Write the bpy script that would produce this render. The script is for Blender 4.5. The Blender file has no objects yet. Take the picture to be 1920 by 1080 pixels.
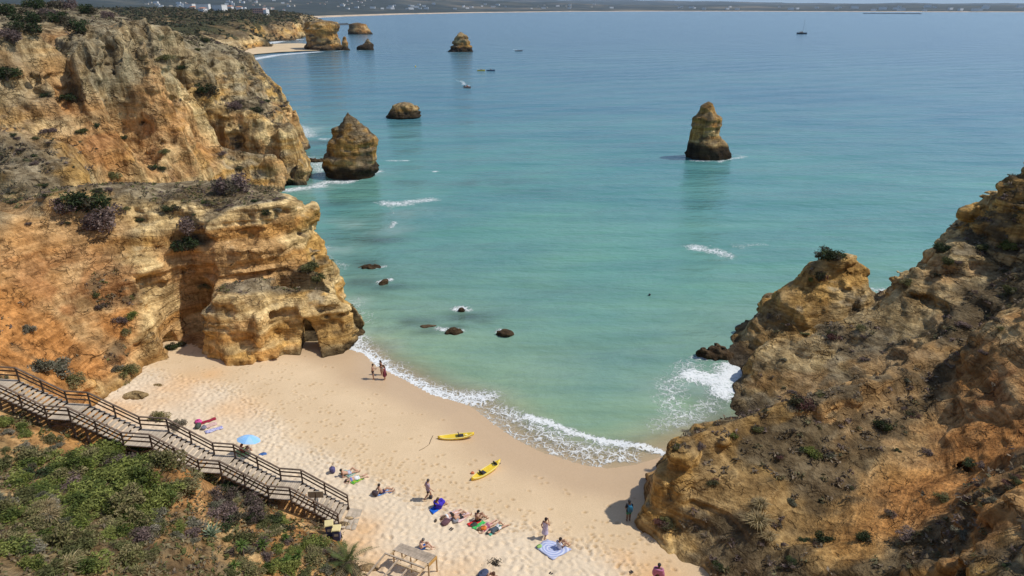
import bpy, bmesh, math, random
import numpy as np
from mathutils import Vector, Matrix, Euler
from mathutils.bvhtree import BVHTree
from mathutils.geometry import delaunay_2d_cdt

random.seed(7)
RNG = np.random.RandomState(11)
scene = bpy.context.scene
COL = scene.collection
R = math.radians

# ------------------------------------------------------------------ camera
CAM_H, FPX = 35.0, 1280.0
PITCH = math.atan(528.0 / FPX)
cam_d = bpy.data.cameras.new('camera')
cam_d.sensor_width = 36.0
cam_d.lens = 36.0 * FPX / 1920.0
cam_d.clip_start = 0.5
cam_d.clip_end = 80000.0
cam = bpy.data.objects.new('camera', cam_d)
COL.objects.link(cam)
cam.location = (0, 0, CAM_H)
cam.rotation_euler = (math.pi / 2 - PITCH, 0, 0)
scene.camera = cam

# ------------------------------------------------------------------ sky, sun, exposure
SUN_EL, SUN_AZ = R(53.5), R(4.0)          # azimuth measured from +X towards +Y
SUN_DIR = Vector((math.cos(SUN_EL) * math.cos(SUN_AZ), math.cos(SUN_EL) * math.sin(SUN_AZ), math.sin(SUN_EL)))
world = bpy.data.worlds.new('World')
scene.world = world
world.use_nodes = True
wn = world.node_tree
wn.nodes.clear()
w_out = wn.nodes.new('ShaderNodeOutputWorld')
w_bg = wn.nodes.new('ShaderNodeBackground')
w_sky = wn.nodes.new('ShaderNodeTexSky')
w_sky.sky_type = 'NISHITA'
w_sky.sun_disc = False
w_sky.sun_elevation = SUN_EL
w_sky.sun_rotation = math.pi / 2 - SUN_AZ
w_sky.altitude = 30
w_sky.air_density = 1.0
w_sky.dust_density = 0.7
w_bg.inputs['Strength'].default_value = 0.14
w_tc = wn.nodes.new('ShaderNodeTexCoord')
w_up = wn.nodes.new('ShaderNodeVectorMath'); w_up.operation = 'ADD'
w_up.inputs[1].default_value = (0, 0, 0.10)     # the thin brown line at the very horizon lies below the far hills
wn.links.new(w_tc.outputs['Generated'], w_up.inputs[0])
wn.links.new(w_up.outputs[0], w_sky.inputs['Vector'])
wn.links.new(w_sky.outputs[0], w_bg.inputs['Color'])
wn.links.new(w_bg.outputs[0], w_out.inputs['Surface'])
sun_d = bpy.data.lights.new('sun', 'SUN')
sun_d.energy = 3.8
sun_d.angle = R(1.2)
sun_d.color = (1.0, 0.95, 0.87)
sun = bpy.data.objects.new('sun', sun_d)
COL.objects.link(sun)
sun.location = (60, -20, 90)
sun.rotation_euler = SUN_DIR.to_track_quat('Z', 'Y').to_euler()
scene.view_settings.view_transform = 'Standard'
scene.view_settings.look = 'None'
scene.view_settings.exposure = -0.12
scene.view_settings.gamma = 1.0
scene.view_settings.use_curve_mapping = False
scene.cycles.use_denoising = True
scene.cycles.max_bounces = 6
scene.cycles.transparent_max_bounces = 12
scene.cycles.volume_bounces = 0

# ------------------------------------------------------------------ pixel <-> place
CP, SP = math.cos(PITCH), math.sin(PITCH)
def ray(px, py):
    u = (px - 960.0) / FPX
    v = (540.0 - py) / FPX
    return Vector((u, CP + v * SP, -SP + v * CP))
def pz(px, py, z=0.0):                      # where that line of sight meets height z
    d = ray(px, py)
    t = (z - CAM_H) / d.z
    return (d.x * t, d.y * t, z)
def py_(px, py, Y):                         # where it meets the upright plane at distance Y
    d = ray(px, py)
    t = Y / d.y
    return (d.x * t, Y, CAM_H + d.z * t)

# ------------------------------------------------------------------ object helpers
def tag(o, label=None, cat=None, group=None, kind=None):
    if label: o['label'] = label
    if cat: o['category'] = cat
    if group: o['group'] = group
    if kind: o['kind'] = kind
    return o
def link(o, parent=None):
    COL.objects.link(o)
    if parent is not None: o.parent = parent
    return o
def mesh_obj(name, verts, faces, mat=None, parent=None, smooth=True, cols=None):
    me = bpy.data.meshes.new(name)
    verts = np.asarray(verts, dtype=np.float32)
    if isinstance(faces, np.ndarray) and faces.ndim == 2:
        n, k = faces.shape
        me.vertices.add(len(verts)); me.vertices.foreach_set('co', verts.ravel())
        me.loops.add(n * k); me.loops.foreach_set('vertex_index', faces.astype(np.int32).ravel())
        me.polygons.add(n)
        me.polygons.foreach_set('loop_start', np.arange(0, n * k, k, dtype=np.int32))
        me.polygons.foreach_set('loop_total', np.full(n, k, dtype=np.int32))
        me.update(calc_edges=True)
        me.validate()
    else:
        me.from_pydata([tuple(map(float, v)) for v in verts], [], [tuple(f) for f in faces])
        me.update()
    if smooth and len(me.polygons):
        me.polygons.foreach_set('use_smooth', np.ones(len(me.polygons), dtype=bool))
    if cols:
        for nm, arr in cols.items():
            arr = np.asarray(arr, dtype=np.float32)
            if arr.ndim == 1:
                a = me.attributes.new(nm, 'FLOAT', 'POINT'); a.data.foreach_set('value', arr)
            else:
                a = me.attributes.new(nm, 'FLOAT_COLOR', 'POINT')
                a.data.foreach_set('color', np.concatenate([arr, np.ones((len(arr), 1), np.float32)], 1).ravel())
    o = bpy.data.objects.new(name, me)
    if mat: me.materials.append(mat)
    return link(o, parent)
def empty(name, loc=(0, 0, 0), rz=0.0):
    o = bpy.data.objects.new(name, None)
    o.empty_display_size = 0.3
    o.location = loc
    o.rotation_euler = (0, 0, rz)
    return link(o)
def copy_tree(o, parent=None):
    c = o.copy()
    link(c, parent)
    for ch in list(o.children):
        copy_tree(ch, c)
    return c

class MB:
    """collects simple shapes for ONE mesh"""
    def __init__(s): s.v, s.f = [], []
    def add(s, v, f):
        n = len(s.v); s.v += [tuple(p) for p in v]; s.f += [tuple(i + n for i in q) for q in f]; return s
    def box(s, c, size, rot=None, taper=1.0):
        hx, hy, hz = size[0] / 2, size[1] / 2, size[2] / 2
        vs = []
        for z in (-1, 1):
            k = 1.0 if z < 0 else taper
            for x, y in ((-1, -1), (1, -1), (1, 1), (-1, 1)):
                p = Vector((x * hx * k, y * hy * k, z * hz))
                if rot is not None: p = rot @ p
                vs.append(p + Vector(c))
        return s.add(vs, [(3, 2, 1, 0), (4, 5, 6, 7), (0, 1, 5, 4), (1, 2, 6, 5), (2, 3, 7, 6), (3, 0, 4, 7)])
    def bar(s, a, b, w, h, up=(0, 0, 1)):
        a, b = Vector(a), Vector(b); d = b - a
        L = d.length; d.normalize(); u = Vector(up)
        sx = d.cross(u)
        if sx.length < 1e-4: sx = d.cross(Vector((1, 0, 0)))
        sx.normalize(); u = sx.cross(d)
        m = Matrix((sx, d, u)).transposed()
        return s.box((a + b) / 2, (w, L, h), m)
    def tube(s, pts, rad, n=8, cap=True):
        pts = [Vector(p) for p in pts]
        if not isinstance(rad, (list, tuple)): rad = [rad] * len(pts)
        vs, fs = [], []
        prev = None
        for i, p in enumerate(pts):
            d = (pts[min(i + 1, len(pts) - 1)] - pts[max(i - 1, 0)]).normalized()
            a = Vector((0, 0, 1)) if abs(d.z) < 0.9 else Vector((1, 0, 0))
            if prev is not None: a = prev
            x = d.cross(a).normalized(); y = x.cross(d).normalized(); prev = y
            for k in range(n):
                t = 2 * math.pi * k / n
                vs.append(p + (x * math.cos(t) + y * math.sin(t)) * rad[i])
        for i in range(len(pts) - 1):
            for k in range(n):
                fs.append((i * n + k, i * n + (k + 1) % n, (i + 1) * n + (k + 1) % n, (i + 1) * n + k))
        if cap:
            fs.append(tuple(range(n - 1, -1, -1))); m = (len(pts) - 1) * n
            fs.append(tuple(m + k for k in range(n)))
        return s.add(vs, fs)
    def build(s, name, mat, parent=None, smooth=False):
        return mesh_obj(name, s.v, s.f, mat, parent, smooth)

# ------------------------------------------------------------------ noise
def _hash(ix, iy, iz, seed):
    h = (ix.astype(np.int64) * 374761393 + iy.astype(np.int64) * 668265263 + iz.astype(np.int64) * 2147483647 + seed * 974711) & 0xffffffff
    h = ((h ^ (h >> 13)) * 1274126177) & 0xffffffff
    h = ((h ^ (h >> 15)) * 2246822519) & 0xffffffff
    return ((h ^ (h >> 16)) & 0xffff).astype(np.float32) / 32767.5 - 1.0
def vnoise(p, cell, seed=0):
    p = np.asarray(p, np.float32)
    q = p / np.asarray(cell, np.float32)
    i = np.floor(q); f = q - i; i = i.astype(np.int64)
    f = f * f * f * (f * (f * 6 - 15) + 10)
    out = 0
    for a in (0, 1):
        wa = f[:, 0] if a else 1 - f[:, 0]
        for b in (0, 1):
            wb = f[:, 1] if b else 1 - f[:, 1]
            for c in (0, 1):
                wc = f[:, 2] if c else 1 - f[:, 2]
                out = out + wa * wb * wc * _hash(i[:, 0] + a, i[:, 1] + b, i[:, 2] + c, seed)
    return out
def fbm(p, cell, oct=4, seed=0, gain=0.5):
    p = np.asarray(p, np.float32); cell = np.asarray(cell, np.float32) * np.ones(3, np.float32)
    s, a, tot = 0, 1.0, 0
    for k in range(oct):
        s = s + a * vnoise(p + 17.3 * k, cell, seed + 31 * k); tot += a
        a *= gain; cell = cell * 0.5
    return s / tot
def sstep(a, b, x):
    t = np.clip((x - a) / (b - a + 1e-12), 0, 1)
    return t * t * (3 - 2 * t)

class Lattice:
    """random field on a world-aligned lattice, read out on regular tiles; smooth (cubic B-spline), or jointed:
    uneven spacing with steps of the given sharpness between neighbours, as bedded rock breaks"""
    def __init__(s, seed, lo, hi, cell, sharp=0.0):
        rs = np.random.RandomState(seed)
        s.lo = np.array(lo, float); s.cell = np.array(cell, float) * np.ones(3); s.sharp = sharp
        n = np.ceil((np.array(hi) - s.lo) / s.cell).astype(int) + 5
        s.L = rs.uniform(-1, 1, n).astype(np.float32) * (1.0 if sharp else 2.2)
        if sharp:
            s.kn = []
            for ax in range(3):
                k = np.cumsum(rs.uniform(.35, 1.65, n[ax])) * s.cell[ax] + s.lo[ax] - 1.5 * s.cell[ax]
                s.kn.append(k)
    def tile(s, xs, ys, zs):
        A = s.L
        for ax, g in enumerate((xs, ys, zs)):
            sh = [1, 1, 1]; sh[ax] = -1
            if s.sharp:
                q = np.interp(g, s.kn[ax], np.arange(len(s.kn[ax])))
                i = np.clip(np.floor(q).astype(int), 0, A.shape[ax] - 2)
                t = np.clip((q - i - .5) * s.sharp + .5, 0, 1)
                A = np.take(A, i, axis=ax) * (1 - t).astype(np.float32).reshape(sh) + np.take(A, i + 1, axis=ax) * t.astype(np.float32).reshape(sh)
                continue
            q = (g - s.lo[ax]) / s.cell[ax] + 1
            i = np.clip(np.floor(q).astype(int), 1, A.shape[ax] - 3)
            t = np.clip(q - i, 0, 1)
            w = [(1 - t) ** 3 / 6, (3 * t ** 3 - 6 * t ** 2 + 4) / 6, (-3 * t ** 3 + 3 * t ** 2 + 3 * t + 1) / 6, t ** 3 / 6]
            A = sum(np.take(A, i - 1 + k, axis=ax) * w[k].astype(np.float32).reshape(sh) for k in range(4))
        return A

# ------------------------------------------------------------------ land from survey lines: TIN -> height grid -> rock skin
class Tin:
    """points are (x, y, z, rough, soil, veg); lines are kept as break lines"""
    def __init__(s, defaults=(1.0, 0.0, 0.0)):
        s.p, s.e, s.d = [], [], defaults
    def pt(s, p, rough=None, soil=None, veg=None):
        a = [rough, soil, veg]
        a = [s.d[k] if a[k] is None else a[k] for k in range(3)]
        s.p.append(tuple(p) + tuple(a)); return len(s.p) - 1
    def line(s, pts, rough=None, soil=None, veg=None, closed=False):
        ids = [s.pt(p, rough, soil, veg) for p in pts]
        for a, b in zip(ids, ids[1:]): s.e.append((a, b))
        if closed: s.e.append((ids[-1], ids[0]))
    def raster(s, x0, x1, y0, y1, res, blur=0.5):
        P = np.array(s.p, float)
        vs, es, fs, ov, _, _ = delaunay_2d_cdt([Vector(q[:2]) for q in P], s.e, [], 0, 1e-4)
        A = np.zeros((len(vs), 4))
        for i, o in enumerate(ov):
            if o: A[i] = P[o[0], 2:]
            else:
                d = np.hypot(P[:, 0] - vs[i].x, P[:, 1] - vs[i].y); k = np.argsort(d)[:2]
                w = 1 / (d[k] + 1e-6); A[i] = (P[k, 2:] * w[:, None]).sum(0) / w.sum()
        nx, ny = int((x1 - x0) / res) + 1, int((y1 - y0) / res) + 1
        G = np.zeros((4, nx, ny), np.float32); G[0] = -4.0
        for f in fs:
            a, b, c = (vs[i] for i in f)
            bx0 = max(0, int((min(a.x, b.x, c.x) - x0) / res)); bx1 = min(nx, int((max(a.x, b.x, c.x) - x0) / res) + 2)
            by0 = max(0, int((min(a.y, b.y, c.y) - y0) / res)); by1 = min(ny, int((max(a.y, b.y, c.y) - y0) / res) + 2)
            if bx0 >= bx1 or by0 >= by1: continue
            X, Y = np.meshgrid(x0 + np.arange(bx0, bx1) * res, y0 + np.arange(by0, by1) * res, indexing='ij')
            det = (b.y - c.y) * (a.x - c.x) + (c.x - b.x) * (a.y - c.y)
            if abs(det) < 1e-9: continue
            l0 = ((b.y - c.y) * (X - c.x) + (c.x - b.x) * (Y - c.y)) / det
            l1 = ((c.y - a.y) * (X - c.x) + (a.x - c.x) * (Y - c.y)) / det
            l2 = 1 - l0 - l1
            m = (l0 > -1e-4) & (l1 > -1e-4) & (l2 > -1e-4)
            for k in range(4):
                v = l0 * A[f[0], k] + l1 * A[f[1], k] + l2 * A[f[2], k]
                sub = G[k, bx0:bx1, by0:by1]; sub[m] = v[m]
        n = max(1, int(round(blur / res)))
        for k in range(4):
            for _ in range(2): G[k] = box_blur(G[k], n)
        return G
def box_blur(a, n):
    for ax in (0, 1):
        pad = [(0, 0), (0, 0)]; pad[ax] = (n + 1, n)
        c = np.cumsum(np.pad(a, pad, mode='edge'), axis=ax, dtype=np.float64)
        w = 2 * n + 1
        c = (np.take(c, np.arange(w, c.shape[ax]), axis=ax) - np.take(c, np.arange(0, c.shape[ax] - w), axis=ax)) / w
        a = c.astype(np.float32)
    return a
def bilin(G, x0, y0, res, x, y):
    fx = np.clip((x - x0) / res, 0, G.shape[-2] - 1.001); fy = np.clip((y - y0) / res, 0, G.shape[-1] - 1.001)
    i = fx.astype(np.int32); j = fy.astype(np.int32); fx = (fx - i).astype(np.float32); fy = (fy - j).astype(np.float32)
    return (G[..., i, j] * (1 - fx) * (1 - fy) + G[..., i + 1, j] * fx * (1 - fy) + G[..., i, j + 1] * (1 - fx) * fy + G[..., i + 1, j + 1] * fx * fy)

_C8 = np.array([(a, b, c) for a in (0, 1) for b in (0, 1) for c in (0, 1)])
_E12 = [(i, j) for i in range(8) for j in range(i + 1, 8) if abs(_C8[i] - _C8[j]).sum() == 1]
def nets_tile(f, gi, gj, gk, NY, NZ):
    """surface nets on one tile; f>0 is solid. The tile has one spare layer on its low sides."""
    s = f > 0
    a = s[:-1, :-1, :-1]
    allv = a.copy(); anyv = a.copy()
    for c in _C8[1:]:
        b = s[c[0]:s.shape[0] - 1 + c[0], c[1]:s.shape[1] - 1 + c[1], c[2]:s.shape[2] - 1 + c[2]]
        allv &= b; anyv |= b
    idx = np.argwhere(anyv & ~allv)
    if not len(idx): return None
    cv = np.stack([f[idx[:, 0] + c[0], idx[:, 1] + c[1], idx[:, 2] + c[2]] for c in _C8], 1)
    acc = np.zeros((len(idx), 3)); cnt = np.zeros(len(idx))
    for i, j in _E12:
        vi, vj = cv[:, i], cv[:, j]
        m = (vi > 0) != (vj > 0)
        t = np.where(m, vi / np.where(m, vi - vj, 1), 0)
        pnt = _C8[i] + (_C8[j] - _C8[i]) * t[:, None]
        acc += np.where(m[:, None], pnt, 0); cnt += m
    pos = idx + acc / cnt[:, None] + np.array([gi, gj, gk])
    gid = ((idx[:, 0] + gi).astype(np.int64) * NY + idx[:, 1] + gj) * NZ + idx[:, 2] + gk
    faces = []
    for ax in range(3):
        b1, b2 = [(1, 2), (2, 0), (0, 1)][ax]
        lo = s[tuple(slice(1, -1) for _ in range(3))]
        sl = [slice(1, -1)] * 3; sl[ax] = slice(2, None)
        hi = s[tuple(sl)]
        e = np.argwhere(lo != hi) + 1
        if not len(e): continue
        sg = s[e[:, 0], e[:, 1], e[:, 2]]
        q = []
        for d1, d2 in ((-1, -1), (0, -1), (0, 0), (-1, 0)):
            c = e.copy(); c[:, b1] += d1; c[:, b2] += d2
            q.append(((c[:, 0] + gi).astype(np.int64) * NY + c[:, 1] + gj) * NZ + c[:, 2] + gk)
        q = np.stack(q, 1)
        q[~sg] = q[~sg][:, ::-1]
        faces.append(q)
    return gid, pos, (np.concatenate(faces) if faces else np.zeros((0, 4), np.int64))

def mesh_field(field, lo, hi, vox, zrange=None, T=40):
    """field(xs, ys, zs) -> f; zrange(x0, x1, y0, y1) -> (zmin, zmax) worth looking at"""
    lo = np.array(lo, float); N = np.ceil((np.array(hi) - lo) / vox).astype(int) + 1
    NY, NZ = int(N[1]) + 4, int(N[2]) + 4
    G, P, F = [], [], []
    for i in range(0, N[0], T):
        for j in range(0, N[1], T):
            i1, j1 = min(i + T, N[0]) + 2, min(j + T, N[1]) + 2
            k0, k1 = 0, int(N[2])
            if zrange:
                za, zb = zrange(lo[0] + i * vox, lo[0] + i1 * vox, lo[1] + j * vox, lo[1] + j1 * vox)
                k0 = max(0, int((za - lo[2]) / vox) - 2); k1 = min(int(N[2]), int((zb - lo[2]) / vox) + 3)
                if k1 <= k0 + 2: continue
            xs, ys, zs = (lo[0] + np.arange(i, i1) * vox, lo[1] + np.arange(j, j1) * vox, lo[2] + np.arange(k0, k1) * vox)
            r = nets_tile(field(xs, ys, zs), i, j, k0, NY, NZ)
            if r: G.append(r[0]); P.append(r[1]); F.append(r[2])
    G = np.concatenate(G); P = np.concatenate(P); F = np.concatenate(F)
    u, first = np.unique(G, return_index=True)
    ok = np.isin(F, u).all(1)
    F = np.searchsorted(u, F[ok])
    return (lo + P[first] * vox).astype(np.float32), F.astype(np.int32)

def vert_normals(V, F):
    n = np.cross(V[F[:, 2]] - V[F[:, 0]], V[F[:, 3]] - V[F[:, 1]])
    N = np.zeros_like(V)
    for k in range(4): np.add.at(N, F[:, k], n)
    return N / (np.linalg.norm(N, axis=1, keepdims=True) + 1e-9)

LAND = []          # (bvh, object) of everything one can stand on
def land_mesh(tin, bounds, vox, zlo, zhi, seed, amp=1.0, strata=1.0, blur=0.3, hres=0.25, carve=None, fl=0.5, fine=1.0, k=1.0, crag=1.0, lowf=.9):
    x0, x1, y0, y1 = bounds
    G = tin.raster(x0 - 6, x1 + 6, y0 - 6, y1 + 6, hres, blur)
    H, RO = G[0], G[1]
    Hs = box_blur(box_blur(H, int(1.2 * k / hres)), int(1.2 * k / hres))
    gx, gy = np.gradient(Hs, hres); gl = np.hypot(gx, gy) + 0.15
    D = np.stack([H, RO, -gx / gl, -gy / gl])
    lo, hi = (x0, y0, zlo), (x1, y1, zhi)
    cells = [((7, 7, 7), 0), ((7, 7, 7), 0), ((3, 3, 2.6), 0), ((3, 3, 2.6), 0), ((1.5, 1.5, 1.2), 0), ((1.5, 1.5, 1.2), 0), ((14, 14, 1.3), 3.0), ((5, 5, .5), 2.0), ((3.2, 3.2, 14), 1.3), ((.7, .7, .5), 0), ((1.3, 1.3, 5), 1.3),
             ((2.4, 2.4, 1.7), 2.2), ((1.0, 1.0, .7), 1.8), ((7, 7, 22), 1.2), ((.5, .5, .36), 1.5)]
    LT = [Lattice(seed + i, (x0 - 1, y0 - 1, zlo - 1), (x1 + 9, y1 + 9, zhi + 9), tuple(max(q * k, vox * 1.7) for q in c), sh) for i, (c, sh) in enumerate(cells)]
    mg = 3.5 * max(1, k * .8)
    def zr(a, b, c, d):
        i0, i1 = max(0, int((a - x0 + 6 - mg) / hres)), int((b - x0 + 6 + mg) / hres) + 1
        j0, j1 = max(0, int((c - y0 + 6 - mg) / hres)), int((d - y0 + 6 + mg) / hres) + 1
        s = H[i0:i1, j0:j1]
        if s.max() < zlo: return zhi, zlo
        return s.min() - 1.5 * k, s.max() + 1.5 * k
    def field(xs, ys, zs):
        n = [L.tile(xs, ys, zs) for L in LT]
        X = xs.astype(np.float32)[:, None, None]; Y = ys.astype(np.float32)[None, :, None]; Z = zs.astype(np.float32)[None, None, :]
        d = bilin(D, x0 - 6, y0 - 6, hres, xs[:, None] + 0 * ys[None, :], ys[None, :] + 0 * xs[:, None])
        r = (d[1] * amp * k)[..., None]
        b3, b1, b0 = np.abs(n[2]), np.abs(n[4]), np.abs(n[9])
        out = strata * (0.75 * n[6] + 0.38 * n[7]) + fl * (1.1 * n[8] + .5 * n[10] + 1.7 * n[13])
        out = out + crag * (.75 * n[11] + .42 * n[12] + .24 * fine * n[14] - .55 * b3 + .2 - .7 * b1 + .2 - .45 * fine * b0)
        wx = r * (lowf * n[0] + 0.45 * n[3] + 0.22 * n[5] + d[2][..., None] * out)
        wy = r * (lowf * n[1] + 0.45 * n[5] + 0.3 * n[3] + d[3][..., None] * out)
        h = bilin(H, x0 - 6, y0 - 6, hres, X + wx, Y + wy)
        f = h + r * (0.30 * (b3 - .3) + 0.25 * (b1 - .25) + .22 * n[11] + .14 * n[12] + .10 * fine * n[14]) - Z
        if carve: f = carve(f, X, Y, Z)
        return f
    V, F = mesh_field(field, lo, hi, vox, zr)
    A = bilin(np.concatenate([G, np.hypot(gx, gy)[None]]), x0 - 6, y0 - 6, hres, V[:, 0], V[:, 1])
    return V, F, A
def add_land(o, V, F):
    LAND.append((BVHTree.FromPolygons([Vector(v) for v in V.tolist()], F.tolist()), o))
def hit(px, py, only=None):
    """first land surface along the line of sight"""
    d = ray(px, py).normalized(); best = None
    for b, o in LAND:
        if only and o.name.split('.')[0] not in only: continue
        r = b.ray_cast(Vector((0, 0, CAM_H)), d)
        if r[0] is not None and (best is None or r[3] < best[2]): best = (r[0], r[1], r[3])
    return best
def drop(x, y, ztop=60.0, only=None):
    best = None
    for b, o in LAND:
        if only and o.name.split('.')[0] not in only: continue
        r = b.ray_cast(Vector((x, y, ztop)), Vector((0, 0, -1)))
        if r[0] is not None and (best is None or r[0].z > best[0].z): best = (r[0], r[1])
    return best
# ------------------------------------------------------------------ materials
def new_mat(name):
    m = bpy.data.materials.new(name); m.use_nodes = True
    nt = m.node_tree; nt.nodes.clear()
    o = nt.nodes.new('ShaderNodeOutputMaterial'); b = nt.nodes.new('ShaderNodeBsdfPrincipled')
    nt.links.new(b.outputs[0], o.inputs['Surface'])
    return m, nt, b, o
class NT:
    def __init__(s, nt): s.nt = nt
    def n(s, t, ins=None, **kw):
        x = s.nt.nodes.new(t)
        for k, v in kw.items(): setattr(x, k, v)
        for k, v in (ins or {}).items():
            if isinstance(v, bpy.types.NodeSocket): s.nt.links.new(v, x.inputs[k])
            else: x.inputs[k].default_value = v
        return x
    def math(s, op, a, b=0.5, clamp=False):
        x = s.nt.nodes.new('ShaderNodeMath'); x.operation = op; x.use_clamp = clamp
        for k, v in enumerate((a, b)):
            if isinstance(v, bpy.types.NodeSocket): s.nt.links.new(v, x.inputs[k])
            else: x.inputs[k].default_value = v
        return x.outputs[0]
    def mix(s, fac, a, b, blend='MIX'):
        x = s.nt.nodes.new('ShaderNodeMix'); x.data_type = 'RGBA'; x.blend_type = blend
        for k, v in ((0, fac), (6, a), (7, b)):
            if isinstance(v, bpy.types.NodeSocket): s.nt.links.new(v, x.inputs[k])
            else: x.inputs[k].default_value = v if k == 0 else (tuple(v) + (1,))[:4]
        return x.outputs[2]
    def mapr(s, v, a, b, c=0.0, d=1.0, smooth=True):
        x = s.nt.nodes.new('ShaderNodeMapRange'); x.interpolation_type = 'SMOOTHSTEP' if smooth else 'LINEAR'
        s.nt.links.new(v, x.inputs[0])
        for k, q in enumerate((a, b, c, d)): x.inputs[1 + k].default_value = q
        return x.outputs[0]
    def noise(s, vec, scale, detail=4, rough=0.55, dist=0.0):
        return s.n('ShaderNodeTexNoise', {'Vector': vec, 'Scale': scale, 'Detail': detail, 'Roughness': rough, 'Distortion': dist})
    def attr(s, nm):
        return s.n('ShaderNodeAttribute', attribute_name=nm)
    def pos(s):
        return s.n('ShaderNodeNewGeometry').outputs['Position']

def rock_material(name, k=1.0, bump=0.4, bed=1.0, run=1.0):
    m, nt, b, o = new_mat(name); N = NT(nt); P = N.pos()
    tint = N.attr('tint').outputs['Color']
    n1 = N.noise(P, 0.5 / k, 5, 0.6).outputs[0]
    n2 = N.noise(P, 3.2 / k, 5, 0.65).outputs[0]
    st = N.n('ShaderNodeMapping', {'Vector': P, 'Scale': (0.16 / k, 0.16 / k, 2.2 / k)}).outputs[0]
    n3 = N.noise(st, 1.0, 5, 0.6, 0.8).outputs[0]
    sv = N.n('ShaderNodeMapping', {'Vector': P, 'Scale': (1.1 / k, 1.1 / k, .16 / k)}).outputs[0]
    n5 = N.noise(sv, 1.0, 5, 0.62, 0.5).outputs[0]                     # stains that ran down the face
    off = N.n('ShaderNodeVectorMath', {0: N.noise(P, .8 / k, 4, .6).outputs[1], 'Scale': 1.3 * k}, operation='SCALE').outputs[0]
    wp = N.n('ShaderNodeMapping', {'Vector': N.n('ShaderNodeVectorMath', {0: P, 1: off}, operation='ADD').outputs[0], 'Scale': (.30 / k, .30 / k, .75 / k)}).outputs[0]
    cr1 = N.n('ShaderNodeTexVoronoi', {'Vector': wp, 'Scale': 1.0}, feature='DISTANCE_TO_EDGE').outputs[0]
    cr2 = N.n('ShaderNodeTexVoronoi', {'Vector': wp, 'Scale': 3.1}, feature='DISTANCE_TO_EDGE').outputs[0]
    g1 = N.mapr(cr1, .0, .045); g2 = N.mapr(cr2, .0, .08)
    pn = N.noise(P, .30 / k, 4, .6).outputs[0]
    g1 = N.math('MAXIMUM', g1, N.mapr(pn, .36, .47))
    g2 = N.math('MAXIMUM', g2, N.mapr(N.noise(P, .55 / k, 3, .5).outputs[0], .38, .50))                                  # fine cracking only in places
    c = N.mix(1.0, tint, N.mix(N.mapr(n1, .32, .68), (.74, .71, .68), (1.18, 1.17, 1.14)), 'MULTIPLY')
    c = N.mix(1.0, c, N.mix(N.mapr(n2, .32, .7), (.76, .74, .72), (1.15, 1.15, 1.13)), 'MULTIPLY')
    c = N.mix(1.0, c, N.mix(N.mapr(n3, .38, .62), tuple(1 - bed * (1 - q) for q in (.80, .75, .68)), (1 + .16 * bed,) * 3), 'MULTIPLY')
    c = N.mix(1.0, c, N.mix(N.mapr(n5, .36, .60), tuple(1 - run * (1 - q) for q in (.72, .69, .65)), (1 + .14 * run,) * 3), 'MULTIPLY')
    c = N.mix(1.0, c, N.mix(g1, (.66, .62, .58), (1, 1, 1)), 'MULTIPLY')
    c = N.mix(1.0, c, N.mix(g2, (.78, .75, .72), (1, 1, 1)), 'MULTIPLY')
    nt.links.new(c, b.inputs['Base Color'])
    b.inputs['Roughness'].default_value = 0.95
    b.inputs['Specular IOR Level'].default_value = 0.12
    h = N.math('ADD', N.math('MULTIPLY', n2, 0.5), N.math('MULTIPLY', n1, 0.8))
    for q, w in ((n3, .6 * bed), (n5, .5 * run), (g1, .7), (g2, .35)): h = N.math('ADD', h, N.math('MULTIPLY', q, w))
    bp = N.n('ShaderNodeBump', {'Height': h, 'Strength': 1.0, 'Distance': bump * k})
    nt.links.new(bp.outputs[0], b.inputs['Normal'])
    return m
def plain(name, col, rough=0.7, vary=0.15, scale=3.0, spec=0.3, bump=0.0, metal=0.0, obj=True):
    m, nt, b, o = new_mat(name); N = NT(nt)
    vec = N.n('ShaderNodeTexCoord').outputs['Object'] if obj else N.pos()
    n = N.noise(vec, scale, 4, 0.6).outputs[0]
    lo = tuple(c * (1 - vary) for c in col); hi = tuple(min(1, c * (1 + vary)) for c in col)
    rnd = N.mapr(N.n('ShaderNodeObjectInfo').outputs['Random'], 0, 1, 1 - vary * .7, 1 + vary * .7, False)
    cc = N.n('ShaderNodeVectorMath', {0: N.mix(N.mapr(n, .3, .7), lo, hi), 'Scale': rnd}, operation='SCALE').outputs[0]
    nt.links.new(cc, b.inputs['Base Color'])
    b.inputs['Roughness'].default_value = rough
    b.inputs['Specular IOR Level'].default_value = spec
    b.inputs['Metallic'].default_value = metal
    if bump:
        nt.links.new(N.n('ShaderNodeBump', {'Height': n, 'Strength': 0.6, 'Distance': bump}).outputs[0], b.inputs['Normal'])
    return m
def leaf_material(name, trans=0.25):
    """colour from the leaf's own tint attribute, a little light through it"""
    m, nt, b, o = new_mat(name); N = NT(nt)
    a = N.attr('tint').outputs['Color']
    info = N.n('ShaderNodeObjectInfo').outputs['Random']
    c = N.mix(1.0, a, N.mix(info, (.8, .82, .8), (1.18, 1.15, 1.2)), 'MULTIPLY')
    nt.links.new(c, b.inputs['Base Color'])
    b.inputs['Roughness'].default_value = 0.75
    b.inputs['Specular IOR Level'].default_value = 0.2
    t = N.n('ShaderNodeBsdfTranslucent', {'Color': c})
    mx = N.n('ShaderNodeMixShader', {0: trans, 1: b.outputs[0], 2: t.outputs[0]})
    nt.links.new(mx.outputs[0], o.inputs['Surface'])
    return m
M_ROCK = rock_material('limestone', 1.0)
M_ROCK_RUN = rock_material('limestone_fluted', 1.6, .55, .35, 1.5)
M_ROCK_FAR = rock_material('limestone_distant', 4.0, 0.3)
M_LEAF = leaf_material('leaf')

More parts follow.
